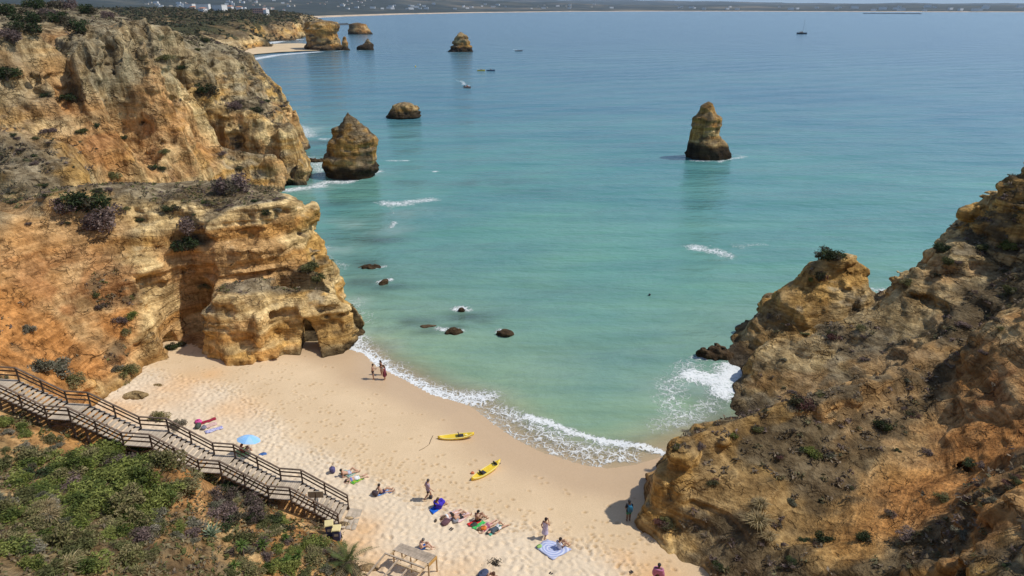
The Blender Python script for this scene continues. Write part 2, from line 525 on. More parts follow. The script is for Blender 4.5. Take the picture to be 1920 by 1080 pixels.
OCHRE = np.array((.60, .375, .125)); PALE = np.array((.70, .53, .27)); GREY = np.array((.335, .285, .195)); ORANGE = np.array((.53, .255, .085))
RUST = np.array((.40, .165, .055)); SCRUB = np.array((.135, .105, .062)); TIDE = np.array((.042, .034, .025)); DUST = np.array((.58, .40, .20))
def lerp(a, b, t): return a + (b - a) * t[:, None]
def rock_tint(V, N, A, seed=0, tide=None, grey=0.5, pale=0.5, dark=0.0, k=1.0, top=0.6):
    soil, veg = A[2], A[3]
    steep = A[4] if len(A) > 4 else 2 - 1.6 * N[:, 2]
    n1 = fbm(V, 9 * k, 4, seed); n2 = fbm(V, (26 * k, 26 * k, 1.7 * k), 4, seed + 5); n3 = fbm(V, 2.6 * k, 3, seed + 9); n4 = fbm(V, 4.5 * k, 4, seed + 14)
    n5 = fbm(V, (7 * k, 7 * k, 3 * k), 5, seed + 40, .62)
    c = lerp(np.repeat(OCHRE[None], len(V), 0), PALE, sstep(-.12, .16, n2 + .5 * n1 + (pale - .5)))
    c = lerp(c, ORANGE, sstep(.12, .34, n1 * 1.2 - .4 * n2) * .5)
    c = lerp(c, np.array((.36, .24, .10)), sstep(.12, .3, n5 - .4 * n2) * .55)
    # flat tops weather grey and gather earth and scrub; clean faces stay yellow
    flat = sstep(1.25, .55, steep + .9 * n4 + .5 * n3) * (.35 + .65 * sstep(.2, .6, N[:, 2]))
    c = lerp(c, lerp(np.repeat((GREY * .85)[None], len(V), 0), np.array((.17, .135, .08)), sstep(-.1, .25, n4 - .3 * n3)), flat * top * (1 - soil))
    gw = sstep(.42, .62, N[:, 2] * .5 + .85 * n4 + .5 * n3 + (grey - .5) * 1.1)
    c = lerp(c, GREY, gw * .8 * (1 - soil))
    c = lerp(c, GREY * .5, sstep(.2, .36, n5 * .9 + .5 * n3 + (grey - .5) * .5 + .12 * N[:, 2]) * .65 * (1 - soil))
    so = np.clip(soil + .35 * n4 * (soil > .05), 0, 1)
    sc = lerp(np.repeat(ORANGE[None], len(V), 0), DUST, sstep(-.1, .45, n1 + .5 * n3))
    sc = lerp(sc, RUST, sstep(.0, .35, -n2 * .6 + .6 * n3 + .5 * n1) * .75)
    c = lerp(c, sc, so)
    vg = sstep(.35, .7, veg + .55 * n3 + .35 * n4 - .35 * (N[:, 2] < .45))
    c = lerp(c, SCRUB, vg * .85)
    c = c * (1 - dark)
    if tide:
        t = sstep(.5, -.5, V[:, 2] - tide - .7 * n4 - .4 * n3)
        c = lerp(c, TIDE, t * .9)
        c = lerp(c, c * np.array((.75, .72, .68)), sstep(1.5, -.8, V[:, 2] - tide - 1.6 - n4) * (t < .9))
    return np.clip(c * (1 + .12 * n3)[:, None], 0.01, .9)
# ------------------------------------------------------------------ shoreline and beach
SHORE_PX = [(640, 660), (668, 668), (690, 690), (745, 718), (800, 748), (868, 768), (905, 797), (950, 830), (1000, 856), (1050, 872), (1095, 886), (1150, 891), (1200, 884), (1240, 872)]
SHORE = np.array([pz(x, y, 0.05)[:2] for x, y in SHORE_PX])
SHORE = np.concatenate([[(-70, 78), (-34, 72)], SHORE, [(20, 50), (60, 56)]])
def shore_dist(x, y):
    """signed distance to the water's edge, landward positive"""
    x = np.asarray(x, np.float64); y = np.asarray(y, np.float64)
    best = np.full(x.shape, 1e9); sg = np.ones(x.shape)
    for a, b in zip(SHORE[:-1], SHORE[1:]):
        d = b - a; L2 = (d ** 2).sum()
        t = np.clip(((x - a[0]) * d[0] + (y - a[1]) * d[1]) / L2, 0, 1)
        qx, qy = x - a[0] - t * d[0], y - a[1] - t * d[1]
        dd = np.hypot(qx, qy)
        cr = d[0] * (y - a[1]) - d[1] * (x - a[0])
        m = dd < best
        best = np.where(m, dd, best); sg = np.where(m, np.where(cr < 0, 1.0, -1.0), sg)
    return best * sg
def beach_base(x, y):
    d = shore_dist(x, y)
    z = np.where(d > 0, 0.10 + 2.5 * (1 - np.exp(-np.maximum(d, 0) / 22.0)), 0.10 + d * 0.075)
    return np.maximum(z, -6.0)
DRY_PX = [(150, 660), (300, 694), (420, 722), (500, 772), (545, 822), (640, 868), (720, 905), (800, 938), (880, 955), (960, 972), (1040, 995), (1110, 1016), (1165, 1040), (1190, 1085), (1195, 1200)]
DRY = np.array([pz(x, y, 1.6)[:2] for x, y in DRY_PX])
def line_side(L, x, y):
    best = np.full(x.shape, 1e9); sg = np.ones(x.shape)
    for a, b in zip(L[:-1], L[1:]):
        d = b - a; t = np.clip(((x - a[0]) * d[0] + (y - a[1]) * d[1]) / (d ** 2).sum(), 0, 1)
        dd = np.hypot(x - a[0] - t * d[0], y - a[1] - t * d[1])
        cr = d[0] * (y - a[1]) - d[1] * (x - a[0]); m = dd < best
        best = np.where(m, dd, best); sg = np.where(m, np.where(cr < 0, 1.0, -1.0), sg)
    return best * sg
def build_beach():
    xs = np.arange(-48, 20, 0.105); ys = np.arange(26, 82, 0.105)
    X, Y = np.meshgrid(xs, ys, indexing='ij'); x, y = X.ravel(), Y.ravel()
    z = beach_base(x, y)
    d = shore_dist(x, y); dry = line_side(DRY, x, y)
    P = np.stack([x, y, 0 * x], 1)
    drym = sstep(-1.5, 1.0, dry + 1.2 * fbm(P, 3.0, 3, 3))
    # trodden dry sand: overlapping foot pits
    rs = np.random.RandomState(5)
    pit = np.zeros_like(X)
    def stamp(px_, py_, a, rr, dep, el=1.7):
        i0, i1 = np.searchsorted(xs, px_ - rr * 3), np.searchsorted(xs, px_ + rr * 3)
        j0, j1 = np.searchsorted(ys, py_ - rr * 3), np.searchsorted(ys, py_ + rr * 3)
        if i0 >= i1 or j0 >= j1: return
        u = (X[i0:i1, j0:j1] - px_) * math.cos(a) + (Y[i0:i1, j0:j1] - py_) * math.sin(a)
        v = -(X[i0:i1, j0:j1] - px_) * math.sin(a) + (Y[i0:i1, j0:j1] - py_) * math.cos(a)
        q = np.sqrt((u / el) ** 2 + v ** 2) / rr
        g = -dep * np.exp(-q ** 2 * 1.2) + dep * .45 * np.exp(-(q - 1.5) ** 2 * 3)
        pit[i0:i1, j0:j1] += g
    cx = rs.uniform(-46, 14, 26000); cy = rs.uniform(28, 68, 26000)
    dd = line_side(DRY, cx, cy)
    for k in np.nonzero(dd > -.8)[0]:
        stamp(cx[k], cy[k], rs.uniform(-.9, .5), rs.uniform(.09, .17), rs.uniform(.025, .07))
    # scattered prints on the firm sand next to it, thinning towards the water; the damp sand they turn up is darker
    soft = pit.copy()
    cx = rs.uniform(-46, 14, 16000); cy = rs.uniform(28, 68, 16000)
    dd = line_side(DRY, cx, cy); sd = shore_dist(cx, cy)
    pn = fbm(np.stack([cx, cy, 0 * cx], 1), 4.0, 3, 19)
    keep = (dd < .6) & (sd > 2.5) & (rs.uniform(0, 1, 16000) < np.clip(np.exp(dd / 2.3) * (.75 + .9 * pn), 0, .9) + .012)
    for k in np.nonzero(keep)[0]:
        stamp(cx[k], cy[k], rs.uniform(-1, .6), rs.uniform(.075, .125), rs.uniform(.05, .10), 1.8)
    prints = np.clip((soft - pit).ravel() * 16, 0, 1)
    z = z + pit.ravel() * np.where(d > .5, 1, 0) + .05 * fbm(P, 2.2, 3, 8) * drym + .10 * fbm(P, 9, 2, 12) * sstep(0, 5, d)
    wet = sstep(6.0, 1.2, d + 1.3 * fbm(P, 5.0, 3, 21))
    red = np.zeros_like(x)
    for (px_, py__, r) in ((235, 765, 3.2), (300, 735, 3.0), (350, 705, 2.6), (390, 690, 1.8), (655, 1010, 2.4), (680, 985, 1.6), (610, 1030, 2.5), (880, 1050, 1.6), (830, 1075, 2.2), (1170, 1030, 1.2), (1230, 1060, 2.0), (700, 1060, 2), (440, 760, 2.2)):
        c = pz(px_, py__, 1.8); red = np.maximum(red, np.exp(-((x - c[0]) ** 2 + (y - c[1]) ** 2) / r ** 2))
    red = np.clip(red * (.75 + .6 * fbm(P, 2.5, 3, 33)), 0, 1)
    nx, ny = X.shape; I = np.arange(nx * ny).reshape(nx, ny)
    F = np.stack([I[:-1, :-1], I[1:, :-1], I[1:, 1:], I[:-1, 1:]], -1).reshape(-1, 4)
    V = np.stack([x, y, z], 1)
    keep = (V[F[:, 0], 2] > -1.6); F = F[keep]
    used, inv = np.unique(F, return_inverse=True); F = inv.reshape(F.shape)
    V = V[used]
    m, nt, b, o = new_mat('beach_sand'); N = NT(nt); Pn = N.pos()
    wa, ra, da = N.attr('wet').outputs['Fac'], N.attr('red').outputs['Fac'], N.attr('dry').outputs['Fac']
    n1 = N.noise(Pn, 0.35, 4).outputs[0]; n2 = N.noise(Pn, 9.0, 4, .7).outputs[0]; n3 = N.noise(Pn, 1.4, 3).outputs[0]
    c = N.mix(da, (.70, .53, .335), (.735, .605, .44))
    c = N.mix(N.mapr(n1, .3, .7), N.mix(1.0, c, (.93, .92, .90), 'MULTIPLY'), c)
    c = N.mix(N.math('MULTIPLY', ra, .75), c, (.70, .43, .205))
    c = N.mix(N.math('MULTIPLY', wa, .9), c, (.54, .385, .235))
    c = N.mix(N.math('MULTIPLY', N.attr('prints').outputs['Fac'], .62), c, (.40, .255, .115))
    c = N.mix(1.0, c, N.mix(N.mapr(n2, .3, .7), (.94, .93, .92), (1.05, 1.05, 1.05)), 'MULTIPLY')
    nt.links.new(c, b.inputs['Base Color'])
    nt.links.new(N.mapr(wa, .2, 1, .95, .38), b.inputs['Roughness'])
    b.inputs['Specular IOR Level'].default_value = .25
    hh = N.math('MULTIPLY', N.math('ADD', n2, N.math('MULTIPLY', n3, .6)), N.math('SUBTRACT', 1.0, N.math('MULTIPLY', wa, .85)))
    nt.links.new(N.n('ShaderNodeBump', {'Height': hh, 'Strength': .5, 'Distance': .04}).outputs[0], b.inputs['Normal'])
    ob = mesh_obj('beach', V, F.astype(np.int32), m, cols={'wet': wet[used], 'red': red[used], 'dry': drym[used], 'prints': prints[used]})
    tag(ob, 'pale sandy cove beach pitted with footprints between the cliffs', kind='structure')
    add_land(ob, V, F)
build_beach()

# ------------------------------------------------------------------ the rock headland with the arch, and the orange slope
def smin_carve(f, d, k=0.25):
    """f solid field, d>0 outside the hollow"""
    return np.minimum(f, d)
def build_headland():
    T = Tin((1.0, 0.0, 0.0))
    foot = [pz(200, 738, 2.0), pz(232, 712, 1.8), pz(268, 694, 1.4), pz(279, 674, 1.1), pz(307, 668, .8), pz(340, 664, .7), pz(372, 662, .6), pz(393, 674, .5), pz(426, 688, .5),
            pz(470, 692, .4), pz(486, 683, .4), pz(537, 672, .3), pz(567, 671, .3), pz(597, 680, .2), pz(630, 671, .1), pz(663, 660, 0), pz(671, 644, -.2)]
    back = [(-16.8, 71.5, -.3), (-19.5, 76, -.6), (-22.5, 80, -1), (-26, 85, -1), (-32, 92, -1), (-40, 98, -1), (-46, 106, -1)]
    low = lambda q, dx, dy: (q[0] + dx, q[1] + dy, -3.0)
    T.line(foot + back, 0.6)
    T.line([low(q, 1.2 if i > 13 else 0.2, -1.0) for i, q in enumerate(foot)] + [low(q, 1.3, .6) for q in back], .6)
    # lower block: brow of the wall
    T.line([py_(384, 560, 66.3), py_(402, 566, 65.0), py_(437, 560, 64.2), py_(470, 552, 64.2), py_(489, 560, 65.3), py_(530, 562, 66.6), py_(570, 560, 66.9), py_(610, 558, 67.2),
            py_(645, 562, 67.6), py_(662, 575, 68.6), py_(667, 618, 68.9)], .6)
    # bulge under the brow
    T.line([py_(395, 640, 64.8), py_(428, 650, 63.5), py_(468, 648, 63.2), py_(484, 640, 64.6), py_(535, 630, 66.2), py_(570, 628, 66.4), py_(620, 628, 66.7), py_(655, 628, 67.6)], .5)
    # ledge between the blocks
    T.line([py_(399, 528, 68.0), py_(440, 524, 68.6), py_(490, 512, 69.8), py_(535, 500, 71.2), py_(580, 482, 74.0), (-22.5, 78.2, 6.0), (-24.5, 81, 5)], 1.0)
    T.line([py_(585, 515, 71), py_(611, 502, 72.4), py_(644, 540, 70.0), py_(655, 556, 69.3)], 1.0, veg=.35)
    # upper block: bottom and top of its face
    T.line([py_(396, 500, 69.2), py_(440, 506, 69.6), py_(490, 496, 70.6), py_(534, 484, 72.0), py_(577, 472, 75.0), (-24.0, 79, 8), (-27, 83.5, 7)], .55)
    T.line([py_(388, 452, 70.0), py_(395, 412, 71.2), py_(440, 392, 72.2), py_(490, 384, 73.0), py_(528, 378, 73.6), py_(556, 372, 75.4), py_(573, 392, 77.2), (-26.2, 80.5, 13.5), (-30, 87, 13), (-36, 94, 11), (-44, 100, 10)], .55)
    # plateau
    T.line([py_(474, 348, 83.5), pz(420, 340, 15.3), pz(381, 348, 15.3), pz(296, 356, 15.6), pz(222, 345, 17.0), pz(120, 352, 17.6), pz(67, 363, 17.4), pz(0, 392, 16.4), (-58, 63, 19), (-68, 55, 22)], .8, veg=.25)
    T.pt(py_(440, 365, 77), veg=.5); T.pt(py_(350, 375, 74), veg=.5); T.pt(py_(280, 385, 72.5), veg=.6); T.pt(py_(200, 390, 70.5), veg=.7); T.pt(py_(130, 400, 69), veg=.6)
    T.line([(-36, 87, 14.0), (-44, 82, 15.0), (-52, 76, 15.5), (-62, 70, 15), (-75, 64, 20)], .8, veg=.3)
    T.line([(-44, 97, 9), (-52, 90, 9), (-62, 84, 10), (-80, 80, 12)], .8)
    # alcove
    T.line([py_(372, 640, 66.3), (-33.2, 68.4, 1.0), (-34.4, 69.3, 1.2), (-36.0, 68.8, 1.2), (-37.0, 66.5, 1.2)], .5, soil=.25)
    T.line([py_(386, 520, 68.0), (-33.0, 70.6, 10.5), (-35.0, 71.4, 12.0), (-37.2, 70.6, 12.0), (-38.4, 67.5, 9.5)], .8)
    # rib left of the alcove
    T.line([py_(262, 420, 71.0), py_(256, 470, 68.2), py_(262, 530, 66.0), py_(272, 590, 64.2), py_(282, 632, 62.8), pz(290, 655, 1.6)], .9, veg=.2)
    # orange slope
    T.line([py_(30, 405, 66.5), py_(95, 400, 67.5), py_(170, 430, 68.2), py_(225, 450, 68.5)], .5, soil=.6, veg=.35)
    T.line([py_(0, 470, 62.0), py_(60, 480, 63.2), py_(130, 500, 64.2), py_(200, 520, 65.0), py_(238, 540, 65.0)], .5, soil=.8, veg=.3)
    T.line([py_(0, 580, 56.0), py_(70, 590, 58.0), py_(140, 610, 60.0), py_(200, 620, 61.5), py_(250, 625, 62.2)], .24, soil=1.0, veg=.1)
    T.line([py_(0, 660, 51.0), py_(60, 672, 53.0), py_(120, 690, 55.0), py_(180, 700, 57.0), py_(240, 680, 59.2)], .26, soil=1.0, veg=.15)
    T.line([py_(40, 440, 64.6), py_(110, 520, 62.9), py_(170, 590, 61.6), py_(225, 650, 60.8)], .5, soil=.9, veg=.4)
    T.line([(-44, 44, 12.0), (-40, 46, 9.0), py_(110, 715, 51.5), py_(160, 728, 53.2)], .4, soil=.9, veg=.3)
    T.line([(-60, 40, 20), (-52, 50, 16.5), (-56, 57, 18)], .5, soil=.8)
    T.line([(-40, 40, 7), (-34.5, 47, 3.0), (-33, 52, -1), (-31, 54, -3)], .4, soil=.9)
    T.pt((-80, 40, 26)); T.pt((-80, 95, 14)); T.pt((-10, 100, -3)); T.pt((-10, 55, -3)); T.pt((-28, 40, -3)); T.pt((-50, 110, 4))
    a0 = Vector(pz(583, 676, .2)); dirn = Vector((-.20, .98, 0)).normalized()
    def carve(f, X, Y, Z):
        # the arch: a tall pointed slit through the wall
        u = (X - a0.x) * dirn.y - (Y - a0.y) * dirn.x; v = (X - a0.x) * dirn.x + (Y - a0.y) * dirn.y
        w = np.clip(1.1 - .31 * np.maximum(Z - .9, 0) + .10 * np.sin(Z * 4.1), -2, 1.1)
        d = np.maximum(np.abs(u + .09 * Z) - w, np.abs(v) - 5.0)
        f = np.where((Z > -.6), np.minimum(f, d * 1.0), f)
        # open pocket of sand behind it, towards the sea
        d2 = np.maximum(np.maximum(np.abs(X + 21.2) - 5.2, np.abs(Y - 70.25) - 1.35), 0.15 - Z)
        f = np.where(Z < 9.0, np.minimum(f, d2), f)
        # small cave at the foot of the rib, and the dark hollow in the alcove
        c = pz(291, 664, .9)
        d3 = np.sqrt(((X - c[0]) / .85) ** 2 + ((Z - .9) / 1.15) ** 2 + (np.maximum(np.abs(Y - c[1] - 1.2) - 2.2, 0) / .5) ** 2) - 1
        f = np.minimum(f, np.where(Z > .2, d3, 1))
        d4 = np.sqrt(((X + 35.0) / 2.7) ** 2 + ((Y - 67.0) / 4.8) ** 2 + ((Z - 4.2) / 5.6) ** 2) - 1
        f = np.minimum(f, np.where(Z > .55, d4 * 2.0, 9))
        d5 = np.sqrt(((X + 33.2) / 1.3) ** 2 + ((Y - 68.8) / 2.2) ** 2 + ((Z - 4.0) / 3.0) ** 2) - 1
        f = np.minimum(f, d5 * 1.5)
        # overhang under the upper block and the brow
        for (ax, ay, bx, by, zc, rr, hh) in ((*py_(400, 528, 68.2)[:2], *py_(535, 502, 71.2)[:2], 7.55, .85, .5), (*py_(500, 590, 65.9)[:2], *py_(548, 590, 66.6)[:2], 4.75, .8, .5), (*py_(604, 584, 67.0)[:2], *py_(640, 592, 67.2)[:2], 4.9, .6, .4)):
            ex, ey = bx - ax, by - ay; L = math.hypot(ex, ey)
            t = np.clip(((X - ax) * ex + (Y - ay) * ey) / L ** 2, 0, 1)
            q = np.sqrt(((X - ax - t * ex) ** 2 + (Y - ay - t * ey) ** 2) / rr ** 2 + ((Z - zc) / hh) ** 2) - 1
            f = np.minimum(f, q)
        return f
    V, F, A = land_mesh(T, (-72, -12, 42, 106), 0.21, -1.2, 24, 100, amp=.85, strata=.9, blur=.25, carve=carve, fl=.65, lowf=.35, crag=1.25)
    N = vert_normals(V, F)
    ti = np.where(V[:, 0] > -24, 1.2, .2)
    c = rock_tint(V, N, A, 3, tide=None, grey=.26, pale=.68, top=.95)
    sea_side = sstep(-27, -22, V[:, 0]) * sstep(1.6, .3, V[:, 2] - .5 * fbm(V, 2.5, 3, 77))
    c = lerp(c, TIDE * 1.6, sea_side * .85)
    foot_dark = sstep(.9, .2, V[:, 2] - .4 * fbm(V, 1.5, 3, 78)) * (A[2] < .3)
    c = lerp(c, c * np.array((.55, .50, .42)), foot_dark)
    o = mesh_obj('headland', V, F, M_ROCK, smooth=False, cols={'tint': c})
    tag(o, 'golden limestone headland pierced by a small arch beside an orange earth slope', kind='structure')
    add_land(o, V, F)
build_headland()

# ------------------------------------------------------------------ the tall cliff beyond it
def build_far_cliff():
    T = Tin((1.0, 0.0, 0.1))
    T.line([(-90, 92, 10), (-70, 98, 8), (-58, 108, 3), (-55, 118, 0), (-53, 126, -1.0), pz(430, 352, -.5), pz(500, 352, -.5), pz(545, 351, -.5), pz(576, 348, 0), (-42.0, 145, -.5), (-43.5, 152, -1), (-46, 162, -1), (-52, 175, -1), (-58, 190, -1), (-66, 210, -1), (-85, 235, -1), (-110, 262, -1)], .6)
    T.line([(-52, 100, -4), (-48, 118, -4), (-48, 132, -4), (-46, 136, -4), (-41.5, 139.5, -4), (-40, 145, -4), (-41.5, 154, -4), (-43, 164, -4), (-49, 177, -4), (-55, 192, -4), (-63, 212, -4), (-82, 238, -4), (-106, 266, -4)], .6)
    # low right block: brow and roof
    T.line([py_(372, 262, 136), py_(420, 268, 139), py_(470, 272, 140.5), py_(520, 282, 141.5), py_(553, 290, 142.5), py_(572, 300, 143.5)], .6)
    T.line([py_(385, 222, 139), py_(430, 205, 144), py_(480, 212, 146), py_(520, 232, 147.5), py_(541, 252, 148), py_(558, 274, 147.5), py_(572, 296, 146.5)], .6, veg=.4)
    T.line([py_(430, 192, 150), py_(470, 192, 153), py_(512, 212, 156), py_(530, 232, 154)], 1.0, veg=.6)
    # upper right tier with pale bands
    T.line([py_(440, 176, 155), py_(480, 188, 160), py_(511, 194, 163)], 1.0)
    T.line([py_(430, 118, 162), py_(455, 130, 166), py_(485, 150, 168), py_(510, 186, 170)], 1.0, veg=.35)
    T.line([py_(340, 78, 168), py_(400, 92, 180), py_(447, 98, 190), py_(467, 112, 192), py_(484, 142, 188), py_(505, 180, 182)], .9, veg=.7)
    # main buttress
    T.line([py_(200, 335, 104), py_(260, 345, 109), py_(310, 350, 114), py_(365, 350, 122)], .8, soil=.6)
    T.line([py_(185, 268, 110), py_(240, 262, 116), py_(290, 255, 122), py_(335, 262, 128), py_(368, 250, 135.5)], .8, soil=.75)
    T.line([py_(150, 205, 111), py_(165, 212, 115), py_(180, 215, 113), py_(205, 214, 115), py_(218, 212, 121), py_(235, 208, 119.5), py_(262, 210, 121.5), py_(275, 207, 129), py_(290, 205, 127.5), py_(320, 200, 131.5), py_(332, 197, 139), py_(348, 195, 138), py_(372, 195, 145)], 1.1, soil=.15)
    T.line([py_(128, 120, 118.5), py_(150, 115, 113), py_(166, 118, 119.5), py_(180, 120, 115), py_(205, 122, 116.5), py_(219, 124, 125), py_(236, 125, 121.5), py_(262, 125, 123), py_(276, 125, 133), py_(291, 125, 130), py_(318, 125, 133), py_(333, 127, 143), py_(349, 128, 140.5), py_(372, 135, 146.5), py_(405, 165, 150)], 1.1)
    T.line([py_(123, 68, 122.5), py_(150, 64, 116), py_(167, 58, 122), py_(187, 45, 118.5), py_(207, 38, 121), py_(220, 34, 129), py_(243, 26, 126.5), py_(265, 19, 128), py_(278, 22, 137), py_(292, 25, 135.5), py_(304, 30, 138.5), py_(315, 44, 147), py_(340, 74, 153), py_(395, 100, 156), py_(415, 140, 154)], 1.0)
    T.line([(-88, 150, 31.5), (-88, 170, 32.0), (-86, 185, 29), (-84, 205, 24), (-96, 225, 22)], .6, veg=.8)
    # gully and the left cliff
    T.line([py_(135, 80, 131), py_(112, 130, 126), py_(110, 180, 119.5), py_(128, 228, 111), py_(178, 290, 104)], .6, soil=1.0)
    T.line([py_(0, 45, 112), py_(40, 52, 114), py_(85, 72, 116), py_(110, 75, 122)], .9, veg=.4)
    T.line([py_(0, 120, 106), py_(45, 130, 108), py_(80, 160, 109), py_(100, 205, 108)], 1.0, soil=.35)
    T.line([py_(0, 225, 97), py_(40, 238, 98), py_(90, 262, 99), py_(150, 300, 100)], 1.0, soil=.3)
    T.line([py_(0, 262, 92), py_(50, 268, 93), py_(110, 310, 92), py_(150, 330, 92)], 1.0)
    T.line([(-72, 84, 12), py_(0, 370, 80), py_(50, 372, 82), py_(110, 360, 86), py_(165, 350, 92), py_(215, 350, 100)], .7)
    T.line([(-88, 118, 31.5), (-92, 132, 32.5), (-90, 145, 32.5)], .5, veg=.7)
    T.pt((-130, 100, 36), veg=.6); T.pt((-130, 160, 36), veg=.8); T.pt((-130, 220, 32), veg=.8); T.pt((-104, 190, 34.2), veg=.8); T.pt((-130, 270, 20), veg=.8)
    T.pt((-95, 78, 20)); T.pt((-130, 78, 30)); T.pt((-20, 90, -5)); T.pt((-20, 270, -5)); T.pt((-104, 105, 33.5), veg=.5); T.pt((-112, 200, 34.6), veg=.8)
    def carve(f, X, Y, Z):
        # sea notch under the point
        a, b = pz(500, 342, .6), pz(590, 352, .6)
        ex, ey = b[0] - a[0], b[1] - a[1]; L2 = ex * ex + ey * ey
        t = np.clip(((X - a[0]) * ex + (Y - a[1]) * ey) / L2, 0, 1)
        q = np.sqrt(((X - a[0] - t * ex) ** 2 + (Y - a[1] - t * ey) ** 2) / 2.0 ** 2 + ((Z - .4) / 1.3) ** 2) - 1
        return np.minimum(f, q * 1.5)
    V, F, A = land_mesh(T, (-126, -34, 76, 260), 0.34, -1.4, 42, 200, amp=.95, strata=.4, blur=.4, hres=.4, carve=carve, fl=2.6, k=1.5, lowf=.25, crag=1.05)
    N = vert_normals(V, F)
    c = rock_tint(V, N, A, 13, tide=None, grey=.42, pale=.55, top=.9)
    up = sstep(14, 26, V[:, 2] + 5 * fbm(V, 8, 3, 91)) * (1 - A[2])
    c = lerp(c, np.array((.33, .29, .195)), up * .75)
    td = sstep(1.6, .4, V[:, 2] - .6 * fbm(V, 3, 3, 92)) * sstep(-62, -54, V[:, 0])
    c = lerp(c, TIDE * 1.4, td * .9)
    o = mesh_obj('cliff', V, F, M_ROCK, smooth=False, cols={'tint': c})
    o.data.materials[0] = M_ROCK_RUN
    tag(o, 'tall weathered yellow and grey cliff rising behind the arched headland', kind='structure')
    add_land(o, V, F)
build_far_cliff()

# ------------------------------------------------------------------ the shaded cliff on the other side of the cove
def build_right_cliff():
    T = Tin((1.0, 0.0, 0.2))
    foot = [(20, 26, 1.2), (14.5, 30.5, 1.2), pz(1318, 1085, 1.0), pz(1268, 1050, 1.0), pz(1225, 1012, .8), pz(1206, 985, .7), pz(1213, 935, .5), pz(1230, 893, .3), pz(1238, 858, 0), pz(1262, 822, -.2), (15.5, 51.0, -.5), pz(1318, 783, -.3), pz(1350, 752, -.2), pz(1366, 728, -.2),
            (23.5, 60.8, -.3), pz(1372, 700, -.2), pz(1352, 660, -.2), (25.5, 71, -.5), (32, 76.5, -.8), (40, 76.5, -.8), (43, 73.5, -.6), (46, 76, -.8), (56, 80, -.8), (70, 84, -.8)]
    T.line(foot, .5)
    T.line([(19, 25, -3), (12.5, 30, -3), (10.8, 33, -3), (9.3, 35.5, -3), (8.5, 37.5, -3), (8, 39.5, -3), (8.5, 42, -3), (10, 45.5, -3), (11, 48, -3), (12.5, 51.5, -3), (15.8, 55, -3), (17.5, 57.5, -3), (20, 61, -3), (20.8, 66, -3), (22.5, 71, -3), (31, 79, -3), (40, 79, -3), (46, 79.5, -3), (56, 84, -3), (70, 88, -3)], .4)
    # near knob: shoulder above the wall, then dome
    T.line([py_(1335, 1030, 34.9), py_(1278, 990, 37.0), py_(1240, 935, 38.9), py_(1244, 885, 40.2), py_(1258, 852, 41.1)], .6, veg=.35)
    T.line([py_(1243, 838, 39.9), py_(1256, 814, 40.4), py_(1290, 806, 41.3), py_(1311, 800, 42.0), py_(1360, 786, 43.2), py_(1431, 765, 44), py_(1487, 746, 44.8), py_(1600, 722, 46.5), py_(1660, 700, 48.5), py_(1750, 640, 53), py_(1820, 566, 58), py_(1880, 500, 62)], .7, veg=.5)
    T.line([py_(1345, 960, 36.9), py_(1330, 910, 38.7), py_(1345, 865, 40.6), py_(1400, 820, 42.3), py_(1500, 790, 43.6), py_(1600, 765, 45.2)], .9, veg=.5)
    T.line([py_(1420, 1000, 34.6), py_(1420, 930, 37.2), py_(1470, 880, 39.6), py_(1560, 840, 42.0), py_(1640, 800, 44.4), py_(1720, 740, 47.6)], .9, veg=.6)
    # gully between knob and the orange wall
    T.line([py_(1400, 1075, 32.6), py_(1470, 1020, 34.5), py_(1540, 955, 37.0), py_(1600, 890, 39.8), py_(1660, 830, 42.8), py_(1735, 760, 46.5), py_(1790, 690, 50), py_(1850, 610, 55)], .6, veg=.8, soil=.2)
    # behind the knob: gully, second spur
    T.line([(17.5, 52.3, .0), (23, 51.6, .8), (28.5, 52.6, 2.4), (33.5, 55, 4.4), (38.5, 58, 7.0)], .7, veg=.4)
    T.line([py_(1375, 720, 58.6), py_(1399, 692, 59.5), py_(1430, 662, 60.3), py_(1462, 645, 60.8), py_(1543, 622, 61.0), py_(1600, 610, 61.2), py_(1660, 585, 61.6), py_(1710, 545, 62.2), py_(1751, 505, 62.6), py_(1800, 475, 63)], 1.1, veg=.2)
    T.line([py_(1340, 768, 55.2), py_(1410, 722, 57.2), py_(1480, 690, 58.0), py_(1560, 670, 58.3), py_(1640, 640, 58.8), py_(1720, 590, 60), py_(1790, 520, 61.5)], 1.1)
    T.line([(24.5, 62.9, .2), (29.5, 64.4, .9), (34, 65.2, 2.0), (38.6, 66.4, 3.6)], .9)
    # far spur with the bush on its peak
    T.line([py_(1362, 648, 68.0), py_(1390, 626, 68.4), py_(1450, 568, 69.2), py_(1487, 529, 69.9), py_(1524, 496, 70.5), py_(1550, 474, 70.6), py_(1578, 464, 70.5), py_(1617, 506, 71.0), py_(1649, 561, 70.2), (42, 68.5, 5.2)], .55, veg=.3)
    T.line([py_(1400, 655, 66.3), py_(1470, 615, 66.6), py_(1530, 570, 67.4), py_(1590, 545, 68.0), py_(1630, 575, 67.6)], 1.1)
    T.line([(27, 72.5, 1), (33, 74, 5), (37, 74, 5), (41.5, 72.2, 3)], 1.0)
    # main ridge
    T.line([py_(1672, 562, 67.0), py_(1686, 545, 66.6), py_(1709, 515, 66.2), py_(1751, 478, 66), py_(1806, 446, 66), py_(1848, 432, 66.5), py_(1855, 411, 67), py_(1873, 369, 67), py_(1906, 328, 67), py_(1930, 310, 67), (60, 68, 25), (70, 69, 28)], 1.0, veg=.5)
    T.line([(44, 72, 5), (48, 73, 8), (56, 75, 12), (70, 78, 14)], 1.0)
    T.pt(py_(1850, 480, 64), veg=.9); T.pt(py_(1900, 420, 64.5), veg=.9)
